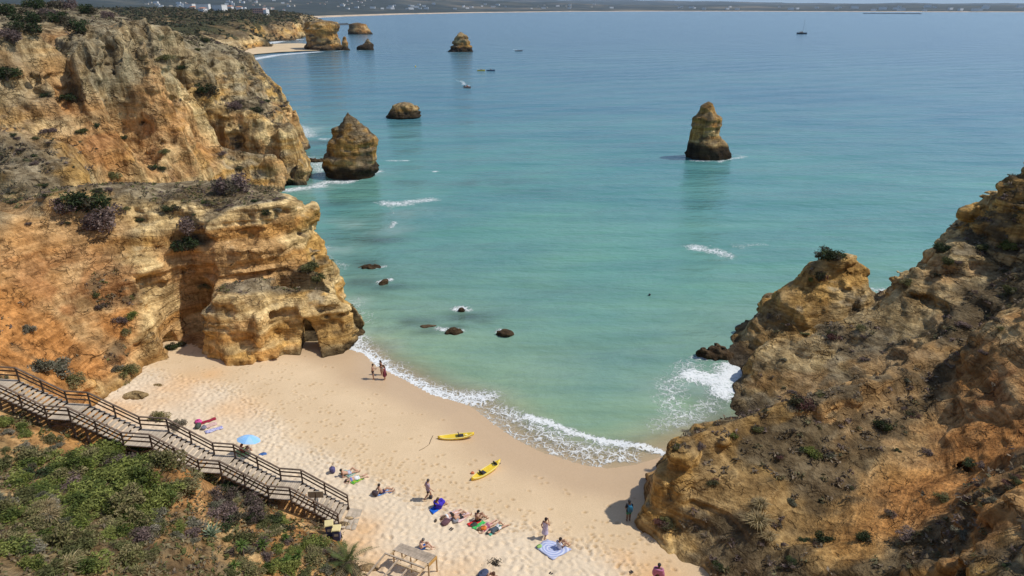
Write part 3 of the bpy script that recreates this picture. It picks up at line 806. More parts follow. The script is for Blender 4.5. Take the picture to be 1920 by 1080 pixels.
    # orange wall close by
    T.line([py_(1660, 905, 38.3), py_(1740, 850, 41.0), py_(1772, 800, 43.2), py_(1784, 735, 46.2), py_(1822, 668, 48.0), py_(1886, 604, 48.6), py_(1925, 594, 48.0), (44, 47, 18), (56, 46, 23), (70, 44, 27)], .55, soil=.75)
    T.line([py_(1690, 940, 36.0), py_(1760, 890, 38.2), py_(1800, 840, 40.2), py_(1830, 770, 42.5), py_(1880, 700, 44.0), (41, 43, 15.5), (56, 41, 21)], .45, soil=.95)
    T.line([py_(1634, 1000, 33.2), py_(1720, 978, 33.3), py_(1790, 950, 33.6), py_(1850, 900, 35.2), py_(1900, 850, 36.6), (36, 36, 11.5), (46, 34, 16)], .45, soil=.95)
    T.line([py_(1580, 1040, 31.0), py_(1660, 1025, 31.2), py_(1760, 1000, 31.2), py_(1830, 965, 31.5), py_(1890, 920, 32.6)], .7, soil=.45, veg=.6)
    T.line([py_(1500, 1075, 30.8), py_(1620, 1075, 29.2), py_(1700, 1060, 28.7), py_(1770, 1050, 28.2)], .7, veg=.9)
    T.line([py_(1745, 1072, 26.9), py_(1780, 1040, 27.2), py_(1848, 994, 27.8), py_(1918, 948, 28.3), (32, 28, 15)], .9, soil=.5)
    T.line([(17, 22, 10), py_(1900, 1070, 22.6), (26, 22, 15.5), (36, 20, 20)], .7, veg=.9)
    T.pt((70, 60, 22), veg=.7); T.pt((50, 58, 15), veg=.9); T.pt((70, 20, 32)); T.pt((10, 20, 2)); T.pt((45, 55, 12), veg=.9); T.pt((56, 52, 19), veg=.8); T.pt((15, 18, 8)); T.pt((30, 18, 18)); T.pt((80, 100, -4)); T.pt((20, 100, -4))
    def carve(f, X, Y, Z):
        c = py_(1805, 905, 37.3)
        q = np.sqrt(((X - c[0]) / .7) ** 2 + ((Y - c[1] + .3) / 1.5) ** 2 + ((Z - c[2]) / 1.5) ** 2) - 1
        return np.minimum(f, q)
    V, F, A = land_mesh(T, (7, 66, 19, 84), 0.165, -1.2, 31, 300, amp=.85, strata=.7, blur=.25, carve=carve, fl=.8, lowf=.35, crag=1.35)
    N = vert_normals(V, F)
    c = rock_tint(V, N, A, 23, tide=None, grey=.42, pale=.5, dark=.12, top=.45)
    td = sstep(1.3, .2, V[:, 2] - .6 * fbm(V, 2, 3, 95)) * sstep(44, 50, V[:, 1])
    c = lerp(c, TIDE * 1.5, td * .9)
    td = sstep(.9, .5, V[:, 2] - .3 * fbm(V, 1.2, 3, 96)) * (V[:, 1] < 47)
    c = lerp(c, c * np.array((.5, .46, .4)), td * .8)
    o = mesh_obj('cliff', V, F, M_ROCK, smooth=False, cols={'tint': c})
    tag(o, 'brown scrubby cliff in shade with jagged spurs running down to the surf', kind='structure')
    add_land(o, V, F)
build_right_cliff()

# ------------------------------------------------------------------ planted slope under the viewpoint
def build_hillside():
    T = Tin((.5, .3, .5))
    T.line([(-46, 44, 13), (-38, 43.4, 9.6), (-33, 43.2, 7.6), (-28, 42.8, 5.6), (-23, 42.0, 4.0), (-19, 41.2, 3.0), (-15.5, 40.2, 2.3), (-13.2, 38.8, 1.8), (-12.4, 37.4, 1.8)], .3, soil=.7, veg=.35)
    T.line([(-46, 48, 10), (-38, 46.5, 5), (-33, 46.2, 2.2), (-28, 45.2, 1.2), (-23, 44.2, .8), (-18, 43.4, .6), (-14, 42.0, .5), (-11.4, 40.0, .5), (-10.8, 37, .5), (-9.6, 34.6, .6), (-8.4, 32.4, .6), (-7.4, 30, .6), (-6, 27, .6)], .2, soil=.8)
    T.line([(-36, 40.2, 9.6), (-32, 39.8, 8.0), (-28, 39.2, 6.4), (-24, 38.8, 5.2), (-20, 38.6, 4.0), (-16.5, 38.0, 2.9), (-13.6, 36.6, 2.0)], .35, soil=.5, veg=.4)
    T.line([py_(0, 792, 39.0), py_(60, 812, 38.6), py_(130, 838, 38.0), py_(200, 855, 37.6), py_(260, 852, 37.2), py_(330, 864, 36.8)], .5, soil=.6, veg=.35)
    T.line([py_(0, 880, 34.5), py_(80, 890, 34.4), py_(180, 900, 34.4), py_(270, 900, 34.8), py_(330, 905, 35.2)], .6, veg=.8)
    T.line([py_(350, 945, 34.6), py_(400, 930, 36.0), py_(450, 935, 36.4), py_(500, 965, 36.0), py_(560, 992, 35.2), py_(600, 1010, 34.8)], .5, soil=.75, veg=.3)
    T.line([py_(0, 990, 28.5), py_(100, 990, 29.2), py_(200, 985, 30.2), py_(280, 985, 31.2)], .6, veg=.7)
    T.line([py_(330, 990, 32.2), py_(420, 1005, 32.8), py_(500, 1030, 32.8), py_(570, 1045, 32.6), py_(640, 1062, 32.6)], .6, soil=.4, veg=.6)
    T.line([py_(0, 1075, 23.5), py_(120, 1070, 25.0), py_(230, 1060, 26.8), py_(290, 1030, 28.6), py_(340, 1015, 30.2)], .6, veg=.6)
    T.line([py_(250, 1078, 26.0), py_(330, 1078, 27.4), py_(420, 1078, 29.5), py_(520, 1078, 31.0), py_(620, 1080, 31.6)], .6, soil=.5, veg=.5)
    T.line([(-30, 16, 15), (-18, 18, 12.5), (-12, 20, 9.5), (-6, 21, 8), (0, 22, 8), (8, 20, 9), (16, 18, 12)], .6, veg=.6)
    T.line([(-10, 26, 4.5), (-5, 26.5, 2.6), (0, 26.5, 2.2), (7, 26.5, 2.2), (13, 26, 2.5)], .4, soil=.7)
    T.line([(-5, 29, .9), (0, 29, .6), (6, 29, .6), (11, 29, .6)], .2, soil=.7)
    T.line([(-6, 31, -3), (0, 31, -3), (8, 31, -3), (14,31,-3)], .2)
    T.line([(-40, 6, 26), (-20, 6, 27), (-8, 7, 26), (0, 8, 25.5), (10, 8, 25.5), (20, 8, 26), (36, 10, 28)], .5, veg=.6)
    T.line([(-40, 0, 33), (-10, 1.2, 33.2), (0, 1.4, 33.3), (10, 1.2, 33.3), (36, 2, 33.5)], .3, soil=.7)
    T.pt((-40, -12, 34)); T.pt((36, -12, 34)); T.pt((0, -12, 33.4)); T.pt((-40, 30, 15), veg=.7); T.pt((-44, 38, 15)); T.pt((-46, 20, 22)); T.pt((-20, 50, -3)); T.pt((-8, 44, -3)); T.pt((-46, 54, 2)); T.pt((20, 26, 2)); T.pt((36, 20, 19))
    V, F, A = land_mesh(T, (-46, 20, -11, 49), 0.21, -.8, 36, 400, amp=.55, strata=.2, blur=.4, fl=.35)
    N = vert_normals(V, F)
    c = rock_tint(V, N, A, 33, tide=None, grey=.25, pale=.6, top=.3)
    o = mesh_obj('hillside', V, F, M_ROCK, cols={'tint': c})
    tag(o, 'scrub covered sandy hillside sloping down beside the wooden stairs', kind='structure')
    add_land(o, V, F)
build_hillside()
# ------------------------------------------------------------------ sea
def build_sea():
    def grow(start, stop, s0, g, smax):
        out = [start]; s = s0
        while out[-1] < stop: out.append(out[-1] + s); s = min(s * g, smax)
        return out
    xr = grow(-50, 60, .45, 1, .45); xr2 = grow(xr[-1], 30000, .5, 1.035, 2500)[1:]; xl = [-x for x in grow(50, 30000, .5, 1.035, 2500)[1:]][::-1]
    xs = np.array(xl + xr + xr2)
    yn = grow(33, 100, .4, 1, .4); yf = grow(yn[-1], 40000, .42, 1.02, 2500)[1:]
    ys = np.array(yn + yf)
    X, Y = np.meshgrid(xs, ys, indexing='ij'); x, y = X.ravel(), Y.ravel()
    d = -shore_dist(x, y)
    P = np.stack([x, y, 0 * x], 1)
    near = sstep(400, 120, y)
    z = (.10 * vnoise(P, (22, 9, 9), 1) + .06 * vnoise(P, (9, 4, 4), 2) + .03 * vnoise(P, (3.2, 1.8, 2), 3)) * near * sstep(1, 8, d)
    # foam: (line in the picture laid on the water, half width in m, strength)
    lines = [([(655, 640), (680, 668), (712, 690), (742, 706)], 2.8, 1.0), ([(735, 705), (790, 728), (850, 750), (905, 748)], 2.3, 1.0), ([(745, 716), (800, 747), (868, 767)], .55, .8),
             ([(985, 782), (1030, 796), (1075, 812), (1120, 826), (1175, 836), (1240, 848)], .6, 1.2), ([(868, 768), (905, 797), (950, 830), (1000, 855), (1060, 874), (1095, 884), (1150, 889), (1200, 880)], .35, .8),
             ([(930, 770), (1000, 800), (1080, 845), (1180, 855)], 2.0, .80), ([(880, 775), (960, 810), (1050, 850), (1120, 868)], 1.5, .74), ([(1095, 884), (1140, 868), (1200, 862)], .45, .85),
             ([(1370, 700), (1340, 715), (1300, 705)], 2.0, 1.1), ([(1372, 690), (1355, 735)], 2.2, 1.1), ([(1300, 685), (1262, 720), (1255, 760), (1275, 790)], 2.6, .66), ([(1330, 760), (1290, 790), (1240, 800)], 2.2, .64), ([(1310, 670), (1345, 668)], 1.2, .75),
             ([(720, 380), (750, 385), (770, 380), (808, 374)], 2.4, .80), ([(728, 385), (735, 400)], .7, .55), ([(730, 415), (735, 426)], .8, .8), ([(1300, 462), (1335, 468), (1365, 480)], 2.2, .80), ([(1385, 462), (1440, 462)], 1.8, .55),
             ([(600, 345), (650, 340), (700, 322)], 2.2, .85), ([(545, 356), (595, 350)], 2.4, .9), ([(535, 230), (560, 240), (580, 255)], 5, .75), ([(560, 290), (590, 300), (600, 330)], 3, .7), ([(605, 260), (612, 262)], 2, .8), ([(580, 455), (600, 462)], 2.2, .75), ([(610, 480), (640, 500)], 2, .55),
             ([(730, 302), (760, 303)], 1.5, .8), ([(1300, 300), (1340, 303), (1385, 296)], 1.3, .85), ([(1385, 292), (1392, 293)], 2.0, .7),
             ([(705, 500), (716, 498)], .9, .85), ([(718, 530), (734, 526)], 1.0, .95), ([(858, 580), (876, 576)], 1.1, 1.0), ([(820, 617), (860, 622)], .8, .85), ([(938, 622), (950, 626)], .9, .95), ([(665, 560), (690, 600)], 2.0, .5), ([(1650, 548), (1672, 546)], 2.2, .75),
             ([(815, 321), (818, 322)], .9, .95), ([(470, 112), (520, 103), (600, 97)], 7, 1.0), ([(485, 86), (530, 76), (565, 74)], 9, 1.0), ([(560, 36), (640, 31), (760, 26)], 14, .9), ([(862, 152), (877, 161)], 1.6, .8), ([(845, 99), (888, 98)], 2, .7), ([(668, 95), (700, 94)], 3, .7), ([(625, 97), (652, 94)], 3, .8),
             ([(850, 148), (874, 160)], 1.2, .62), ([(962, 92), (972, 94)], 3, .65)]
    foam = np.zeros_like(x)
    wr = sstep(6, 30, d) * 1.0
    wx_ = x + wr * 1.6 * fbm(P, 5, 3, 301) + .35 * fbm(P, 1.6, 2, 303); wy_ = y + wr * 1.6 * fbm(P, 5, 3, 302) + .35 * fbm(P, 1.6, 2, 304)
    for L, w, s in lines:
        Q = np.array([pz(a, b, 0.0)[:2] for a, b in L])
        m = (x > Q[:, 0].min() - 4 * w) & (x < Q[:, 0].max() + 4 * w) & (y > Q[:, 1].min() - 4 * w) & (y < Q[:, 1].max() + 4 * w)
        if not m.any(): continue
        best = np.full(m.sum(), 1e9)
        for a, b in zip(Q[:-1], Q[1:]):
            e = b - a; t = np.clip(((wx_[m] - a[0]) * e[0] + (wy_[m] - a[1]) * e[1]) / (e ** 2).sum(), 0, 1)
            best = np.minimum(best, np.hypot(wx_[m] - a[0] - t * e[0], wy_[m] - a[1] - t * e[1]))
        foam[m] = np.maximum(foam[m], s * np.exp(-(best / w) ** 2))
    reef = np.zeros_like(x)
    for (a, b, rx, ry, s) in ((775, 610, 3.0, 1.6, 1.0), (730, 625, 2.2, 1.0, .9), (800, 628, 3, 1.2, .8), (870, 600, 3.5, 1.5, .7), (905, 610, 2, 1, .5), (690, 500, 3, 2, .6), (680, 535, 3.5, 1.6, .6), (690, 560, 3, 1.5, .5), (705, 455, 5, 2.5, .6), (735, 545, 3, 1.4, .6), (650, 385, 5, 3, .5), (600, 290, 6, 5, .6), (940, 345, 9, 4, .45), (890, 350, 5, 2, .4), (1000, 362, 7, 3, .35), (760, 345, 7, 3, .35), (850, 620, 2.6, 1.0, .6), (590, 272, 10, 6, .5), (650, 345, 8, 4, .35), (1345, 760, 2.5, 2.5, .55), (1300, 730, 3, 3, .35)):
        c = pz(a, b, -.4); reef = np.maximum(reef, s * np.exp(-(((x - c[0]) / rx) ** 2 + ((y - c[1]) / ry) ** 2)))
    milk = np.zeros_like(x)
    for (a, b, rx, ry, s) in ((612, 468, 4, 3, .8), (640, 565, 3.5, 3, .7), (700, 625, 3, 2, .5), (560, 245, 9, 10, .8), (585, 310, 6, 6, .7), (600, 352, 7, 4, .7), (700, 330, 6, 4, .5), (1290, 745, 4, 4, .45), (735, 430, 5, 4, .45), (660, 420, 6, 4, .4), (1660, 548, 6, 4, .5), (690, 650, 4, 2.5, .6), (520, 105, 30, 18, .6), (780, 400, 8, 5, .35)):
        c = pz(a, b, 0); milk = np.maximum(milk, s * np.exp(-(((x - c[0]) / rx) ** 2 + ((y - c[1]) / ry) ** 2)))
    milk = np.clip(milk * (.55 + 1.3 * fbm(P, 4, 4, 66)), 0, 1)
    reef *= np.clip(.8 + .9 * fbm(P, 3, 3, 61), 0, 1.4)
    z = z + .22 * np.exp(-((d - 2.9) / .8) ** 2) * sstep(-2, 6, x) * (y < 75)
    z = np.where(d < .6, z + .02, z)
    nx, ny = X.shape; I = np.arange(nx * ny).reshape(nx, ny)
    F = np.stack([I[:-1, :-1], I[1:, :-1], I[1:, 1:], I[:-1, 1:]], -1).reshape(-1, 4)
    keep = (d[F] > -1.0).any(1)
    F = F[keep]; used, inv = np.unique(F, return_inverse=True); F = inv.reshape(F.shape)
    V = np.stack([x, y, z + .03], 1)[used]
    m, nt, b, o = new_mat('sea_water'); N = NT(nt); Pn = N.pos()
    da, fa, ra = N.attr('offshore').outputs['Fac'], N.attr('foam').outputs['Fac'], N.attr('reef').outputs['Fac']
    sw = N.n('ShaderNodeMapping', {'Vector': Pn, 'Scale': (.6, 1.0, 1.0), 'Rotation': (0, 0, .25)}).outputs[0]
    big = N.noise(sw, .018, 3, .55, .4).outputs[0]; mid = N.noise(sw, .11, 4, .55).outputs[0]
    dd = N.math('MULTIPLY', da, N.mapr(mid, .2, .8, .8, 1.2))
    ramp = N.n('ShaderNodeValToRGB', {'Fac': N.math('POWER', N.math('DIVIDE', dd, 700.0, True), .33)})
    cr = ramp.color_ramp; cr.interpolation = 'LINEAR'
    stops = [(0.0, (.50, .41, .25)), (.16, (.42, .40, .235)), (.215, (.255, .37, .235)), (.28, (.19, .325, .245)), (.40, (.125, .30, .25)), (.52, (.105, .275, .262)), (.68, (.088, .22, .262)), (1.0, (.07, .155, .205))]
    while len(cr.elements) < len(stops): cr.elements.new(.5)
    for e, (p_, c_) in zip(cr.elements, stops): e.position = p_; e.color = c_ + (1,)
    c = N.mix(N.mapr(big, .35, .65), N.mix(1.0, ramp.outputs[0], (.80, .88, .94), 'MULTIPLY'), N.mix(1.0, ramp.outputs[0], (1.12, 1.08, 1.02), 'MULTIPLY'))
    stk = N.noise(N.n('ShaderNodeMapping', {'Vector': Pn, 'Scale': (.03, .22, 1.0), 'Rotation': (0, 0, .12)}).outputs[0], 1.0, 5, .65, .3).outputs[0]
    c = N.mix(N.mapr(stk, .36, .64), N.mix(1.0, c, (.85, .89, .92), 'MULTIPLY'), N.mix(1.0, c, (1.08, 1.06, 1.04), 'MULTIPLY'))
    c = N.mix(N.math('MULTIPLY', ra, .9), c, (.04, .055, .05))
    c = N.mix(N.math('MULTIPLY', N.attr('milk').outputs['Fac'], .75), c, (.42, .50, .45))
    # foam lace
    warp = N.n('ShaderNodeVectorMath', {0: Pn, 1: N.n('ShaderNodeVectorMath', {0: N.noise(Pn, .9, 3).outputs[1], 'Scale': 1.5}, operation='SCALE').outputs[0]}, operation='ADD').outputs[0]
    v1 = N.n('ShaderNodeTexVoronoi', {'Vector': warp, 'Scale': 1.15}, feature='DISTANCE_TO_EDGE').outputs[0]
    v2 = N.n('ShaderNodeTexVoronoi', {'Vector': warp, 'Scale': 2.9}, feature='DISTANCE_TO_EDGE').outputs[0]
    lace = N.math('MAXIMUM', N.mapr(v1, .0, .16, 1, 0), N.math('MULTIPLY', N.mapr(v2, .0, .2, 1, 0), .8))
    nz = N.noise(warp, 1.7, 5, .65).outputs[0]
    fm = N.math('ADD', fa, N.math('ADD', N.math('MULTIPLY', lace, .42), N.math('MULTIPLY', nz, .7)))
    fm = N.mapr(fm, 1.08, 1.6)
    fm = N.math('MULTIPLY', fm, N.mapr(fa, .06, .25))
    c = N.mix(N.math('MULTIPLY', fm, .92), c, (.80, .82, .82))
    nt.links.new(c, b.inputs['Base Color'])
    nt.links.new(N.math('ADD', N.math('MULTIPLY', fm, .6), .16), b.inputs['Roughness'])
    b.inputs['IOR'].default_value = 1.33
    # ripples: sizes from hand to boat
    r1 = N.noise(N.n('ShaderNodeMapping', {'Vector': Pn, 'Scale': (.55, 1.0, 1.0)}).outputs[0], .55, 5, .62).outputs[0]
    r2 = N.noise(N.n('ShaderNodeMapping', {'Vector': Pn, 'Scale': (.35, 1.0, 1.0), 'Rotation': (0, 0, .2)}).outputs[0], .07, 4, .6).outputs[0]
    r3 = N.noise(N.n('ShaderNodeMapping', {'Vector': Pn, 'Scale': (.3, 1.0, 1.0), 'Rotation': (0, 0, -.15)}).outputs[0], .2, 4, .6).outputs[0]
    hh = N.math('ADD', N.math('ADD', N.math('MULTIPLY', r1, .5), N.math('MULTIPLY', r3, 1.1)), N.math('MULTIPLY', r2, 2.4))
    wv = N.n('ShaderNodeTexWave', {'Vector': N.n('ShaderNodeMapping', {'Vector': Pn, 'Rotation': (0, 0, -.45)}).outputs[0], 'Scale': .016, 'Distortion': 7.0, 'Detail': 3.0, 'Detail Scale': .8}, bands_direction='Y').outputs['Fac']
    hh = N.math('ADD', hh, N.math('MULTIPLY', wv, .7))
    hh = N.math('ADD', hh, N.math('MULTIPLY', fm, .12))
    nt.links.new(N.n('ShaderNodeBump', {'Height': hh, 'Strength': 1.0, 'Distance': .6}).outputs[0], b.inputs['Normal'])
    # thin film over the sand at the edge
    tr = N.n('ShaderNodeBsdfTransparent')
    al = N.math('MAXIMUM', N.mapr(da, -.3, 5.5, .10, 1.0), fm)
    al = N.math('MULTIPLY', al, N.mapr(da, -.45, .05))
    nt.links.new(N.n('ShaderNodeMixShader', {0: al, 1: tr.outputs[0], 2: b.outputs[0]}).outputs[0], o.inputs['Surface'])
    ob = mesh_obj('sea', V, F.astype(np.int32), m, cols={'offshore': d[used], 'foam': foam[used], 'reef': reef[used], 'milk': milk[used]})
    tag(ob, 'turquoise sea turning blue towards the far bay', kind='structure')
build_sea()
def build_seabed():
    mb = MB().box((0, 20020, -7.5), (60000, 40000, 1.0))
    o = mb.build('seabed', plain('seabed_sand', (.3, .26, .18), .9, obj=False))
    tag(o, 'sandy sea floor under the bay', kind='structure')
build_seabed()
# ------------------------------------------------------------------ sea stacks and surf rocks
def make_stack(name, rows, Y, label, cat, depth=0.8, vox=0.35, k=1.0, seed=0, tide=2.0, pale=.55, group=None, amp=1.0, strata=1.0, mat=None, grey=.5):
    rows = sorted(rows, key=lambda r: -r[0])
    zs, xc, hw = [], [], []
    for (yy, xl, xr) in rows:
        a, b = py_(xl, yy, Y), py_(xr, yy, Y)
        zs.append(a[2] if len(zs) else min(a[2], 0)); xc.append((a[0] + b[0]) / 2); hw.append(max((b[0] - a[0]) / 2, .25 * k))
    zs, xc, hw = np.array(zs), np.array(xc), np.array(hw)
    zs = np.concatenate([[-2.0], zs, [zs[-1] + .5 * k]]); xc = np.concatenate([[xc[0]], xc, [xc[-1]]]); hw = np.concatenate([[hw[0] * 1.05], hw, [0.02]])
    W = hw.max(); X0, Yc = xc[1], Y + W * depth * .75
    lo = (X0 - W * 1.5 - 2 * k, Yc - W * depth * 1.5 - 2 * k, -1.5); hi = (X0 + W * 1.5 + 2 * k, Yc + W * depth * 1.5 + 2 * k, zs[-1] + 1.5 * k)
    LT = [Lattice(seed + i, lo, hi, tuple(max(q * k, vox * 1.7) for q in c)) for i, c in enumerate([(3, 3, 2.6), (1.4, 1.4, 1.1), (30, 30, 1.1), (.8, .8, .6), (5, 5, 5), (5, 5, 5), (2, 2, 9)])]
    LT += [Lattice(seed + 50 + i, lo, hi, tuple(max(q * k, vox * 1.7) for q in c), sh) for i, (c, sh) in enumerate([((2, 2, 1.4), 2.2), ((.9, .9, .6), 1.8), ((20, 20, .9), 3), ((1.6, 1.6, 8), 1.3)])]
    def field(xs, ys, zz):
        n = [L.tile(xs, ys, zz) for L in LT]
        x = xs[:, None, None] + .5 * k * amp * n[4]; y = ys[None, :, None] + .5 * k * amp * n[5]
        c = np.interp(zz, zs, xc)[None, None, :]; h = np.interp(zz, zs, hw)[None, None, :]
        r = np.sqrt(((x - c) / h) ** 2 + ((y - Yc) / (h * depth)) ** 2)
        f = h * (1 - r) + amp * k * np.clip(h / (2.4 * k), .12, 1) * (.5 * np.abs(n[0]) - .2 + .5 * np.abs(n[1]) - .16 + .22 * n[3] + .7 * n[7] + .45 * n[8] + strata * .55 * n[9] + .5 * n[10])
        return np.minimum(f, (zs[-1] + .6 * k - zz)[None, None, :]).astype(np.float32)
    V, F = mesh_field(field, lo, hi, vox)
    N = vert_normals(V, F)
    A = np.zeros((4, len(V)), np.float32)
    c = rock_tint(V, N, A, seed + 2, tide=None, grey=grey, pale=pale, k=max(.6, k * .8))
    t = sstep(.6, -.6, (V[:, 2] - tide) / k - .8 * fbm(V, 3 * k, 3, seed))
    c = lerp(c, TIDE, t * .93)
    c = c * np.array((.80, .76, .72))
    top = np.array([X0, Yc, 0])
    o = mesh_obj(name, V - top, F, mat or (M_ROCK if k < 2 else M_ROCK_FAR), smooth=False, cols={'tint': c})
    o.location = top
    tag(o, label, cat, group)
    return o
ST = 'rock stacks standing in the bay'
make_stack('sea_stack', [(336, 603, 696), (325, 601, 699), (305, 604, 699), (290, 607, 700), (272, 613, 703), (262, 618, 699), (250, 623, 690), (236, 631, 676), (226, 638, 662), (219, 643, 650)], 147.5,
           'pointed golden rock stack with black waterline just off the cliff point', 'sea stack', .8, .3, 1.0, 501, 2.8, .45, ST, .7, .45, None, .68)
make_stack('sea_stack', [(302, 1296, 1375), (292, 1293, 1377), (276, 1296, 1371), (264, 1299, 1360), (257, 1301, 1355), (248, 1303, 1358), (236, 1307, 1359), (222, 1310, 1359), (213, 1315, 1352), (204, 1320, 1346), (197, 1328, 1343)], 167.6,
           'tall banded rock stack standing alone in open water with dark foot', 'sea stack', .8, .32, 1.0, 521, 3.6, .4, ST, .42, 1.2, None, .66)
make_stack('sea_stack', [(222, 725, 784), (215, 724, 785), (208, 729, 781), (201, 734, 777), (196, 740, 772)], 234,
           'low flat topped rock islet with pale cap and black sides', 'rock', .75, .35, 1.0, 541, 2.6, .7, ST, .8)
make_stack('sea_stack', [(97, 843, 888), (92, 846, 884), (85, 849, 881), (78, 849, 879), (71, 852, 876), (65, 857, 871), (62, 860, 867)], 598,
           'stubby banded rock stack far out in the middle of the bay', 'sea stack', .8, .7, 2.2, 561, 4.2, .6, ST, .7, 1.6)
make_stack('sea_stack', [(95, 637, 655), (90, 640, 652), (80, 639, 650), (70, 641, 647)], 620, 'slim rock needle close beside the far square headland', 'sea stack', .9, .7, 2, 581, 3.5, .3, ST, .5)
make_stack('sea_stack', [(94, 667, 700), (87, 669, 698), (84, 679, 697), (79, 683, 693), (74, 686, 690)], 625, 'small dark two humped rock off the far headland', 'sea stack', .8, .7, 2, 601, 5, .3, ST, .5)
make_stack('sea_stack', [(64, 651, 696), (57, 651, 691), (49, 652, 685), (45, 652, 682)], 985, 'distant flat topped block of rock beyond the far headland', 'sea stack', .7, 1.1, 3.2, 621, 3, .4, ST, .5)
make_stack('sea_stack', [(96, 571, 637), (86, 568, 630), (72, 567, 625), (63, 567, 624), (55, 564, 630), (46, 566, 628), (41, 568, 620)], 618,
           'big square rock block at the end of the far beach', 'sea stack', 1.2, .8, 2.6, 641, 3.0, .45, ST, .6, 1.2)
SR = 'small rocks awash in the shallows'
for i, (a, b, w, d, h, lab) in enumerate([(695, 503, 1.5, .7, .5, 'long brown rock breaking the surface nearest the headland flank'), (720, 533, .55, .5, .6, 'small pointed dark rock with a splash of foam beside it'), (852, 624, 1.0, .6, .5, 'brown rock awash beside a white streak over the reef'),
                                           (943, 628, .8, .6, .7, 'small brown rock capped by foam, farthest out from the headland'), (1340, 667, 1.7, 1.0, .9, 'low dark boulder in the surf at the foot of the jagged spur'), (593, 303, 2.2, 1.2, .7, 'dark boulder between the cliff point and the pointed stack'),
                                           (866, 582, .5, .5, .35, 'tiny rock hidden under a burst of foam'), (800, 612, .9, .5, .15, 'dark rock just under the surface over the reef')]):
    c = pz(a, b, 0)
    lo = (-w * 1.7, -d * 1.7, -.7); hi = (w * 1.7, d * 1.7, h + .6)
    L = [Lattice(700 + i * 5 + q, lo, hi, s) for q, s in enumerate([(.8, .8, .6), (.32, .32, .25)])]
    def fld(xs, ys, zz):
        n0, n1 = L[0].tile(xs, ys, zz), L[1].tile(xs, ys, zz)
        return (1 - np.sqrt((xs[:, None, None] / w) ** 2 + (ys[None, :, None] / d) ** 2 + ((zz[None, None, :]) / h) ** 2)) * .6 + .34 * np.abs(n0) - .1 + .2 * n1
    V, F = mesh_field(fld, lo, hi, .11)
    cc = np.clip(np.array((.085, .06, .036))[None] * (1 + .5 * fbm(V, .5, 3, i))[:, None], .02, 1)
    o = mesh_obj('rock', V, F, M_ROCK, smooth=False, cols={'tint': cc}); o.location = (c[0], c[1], 0.0)
    tag(o, lab, 'rock', SR)

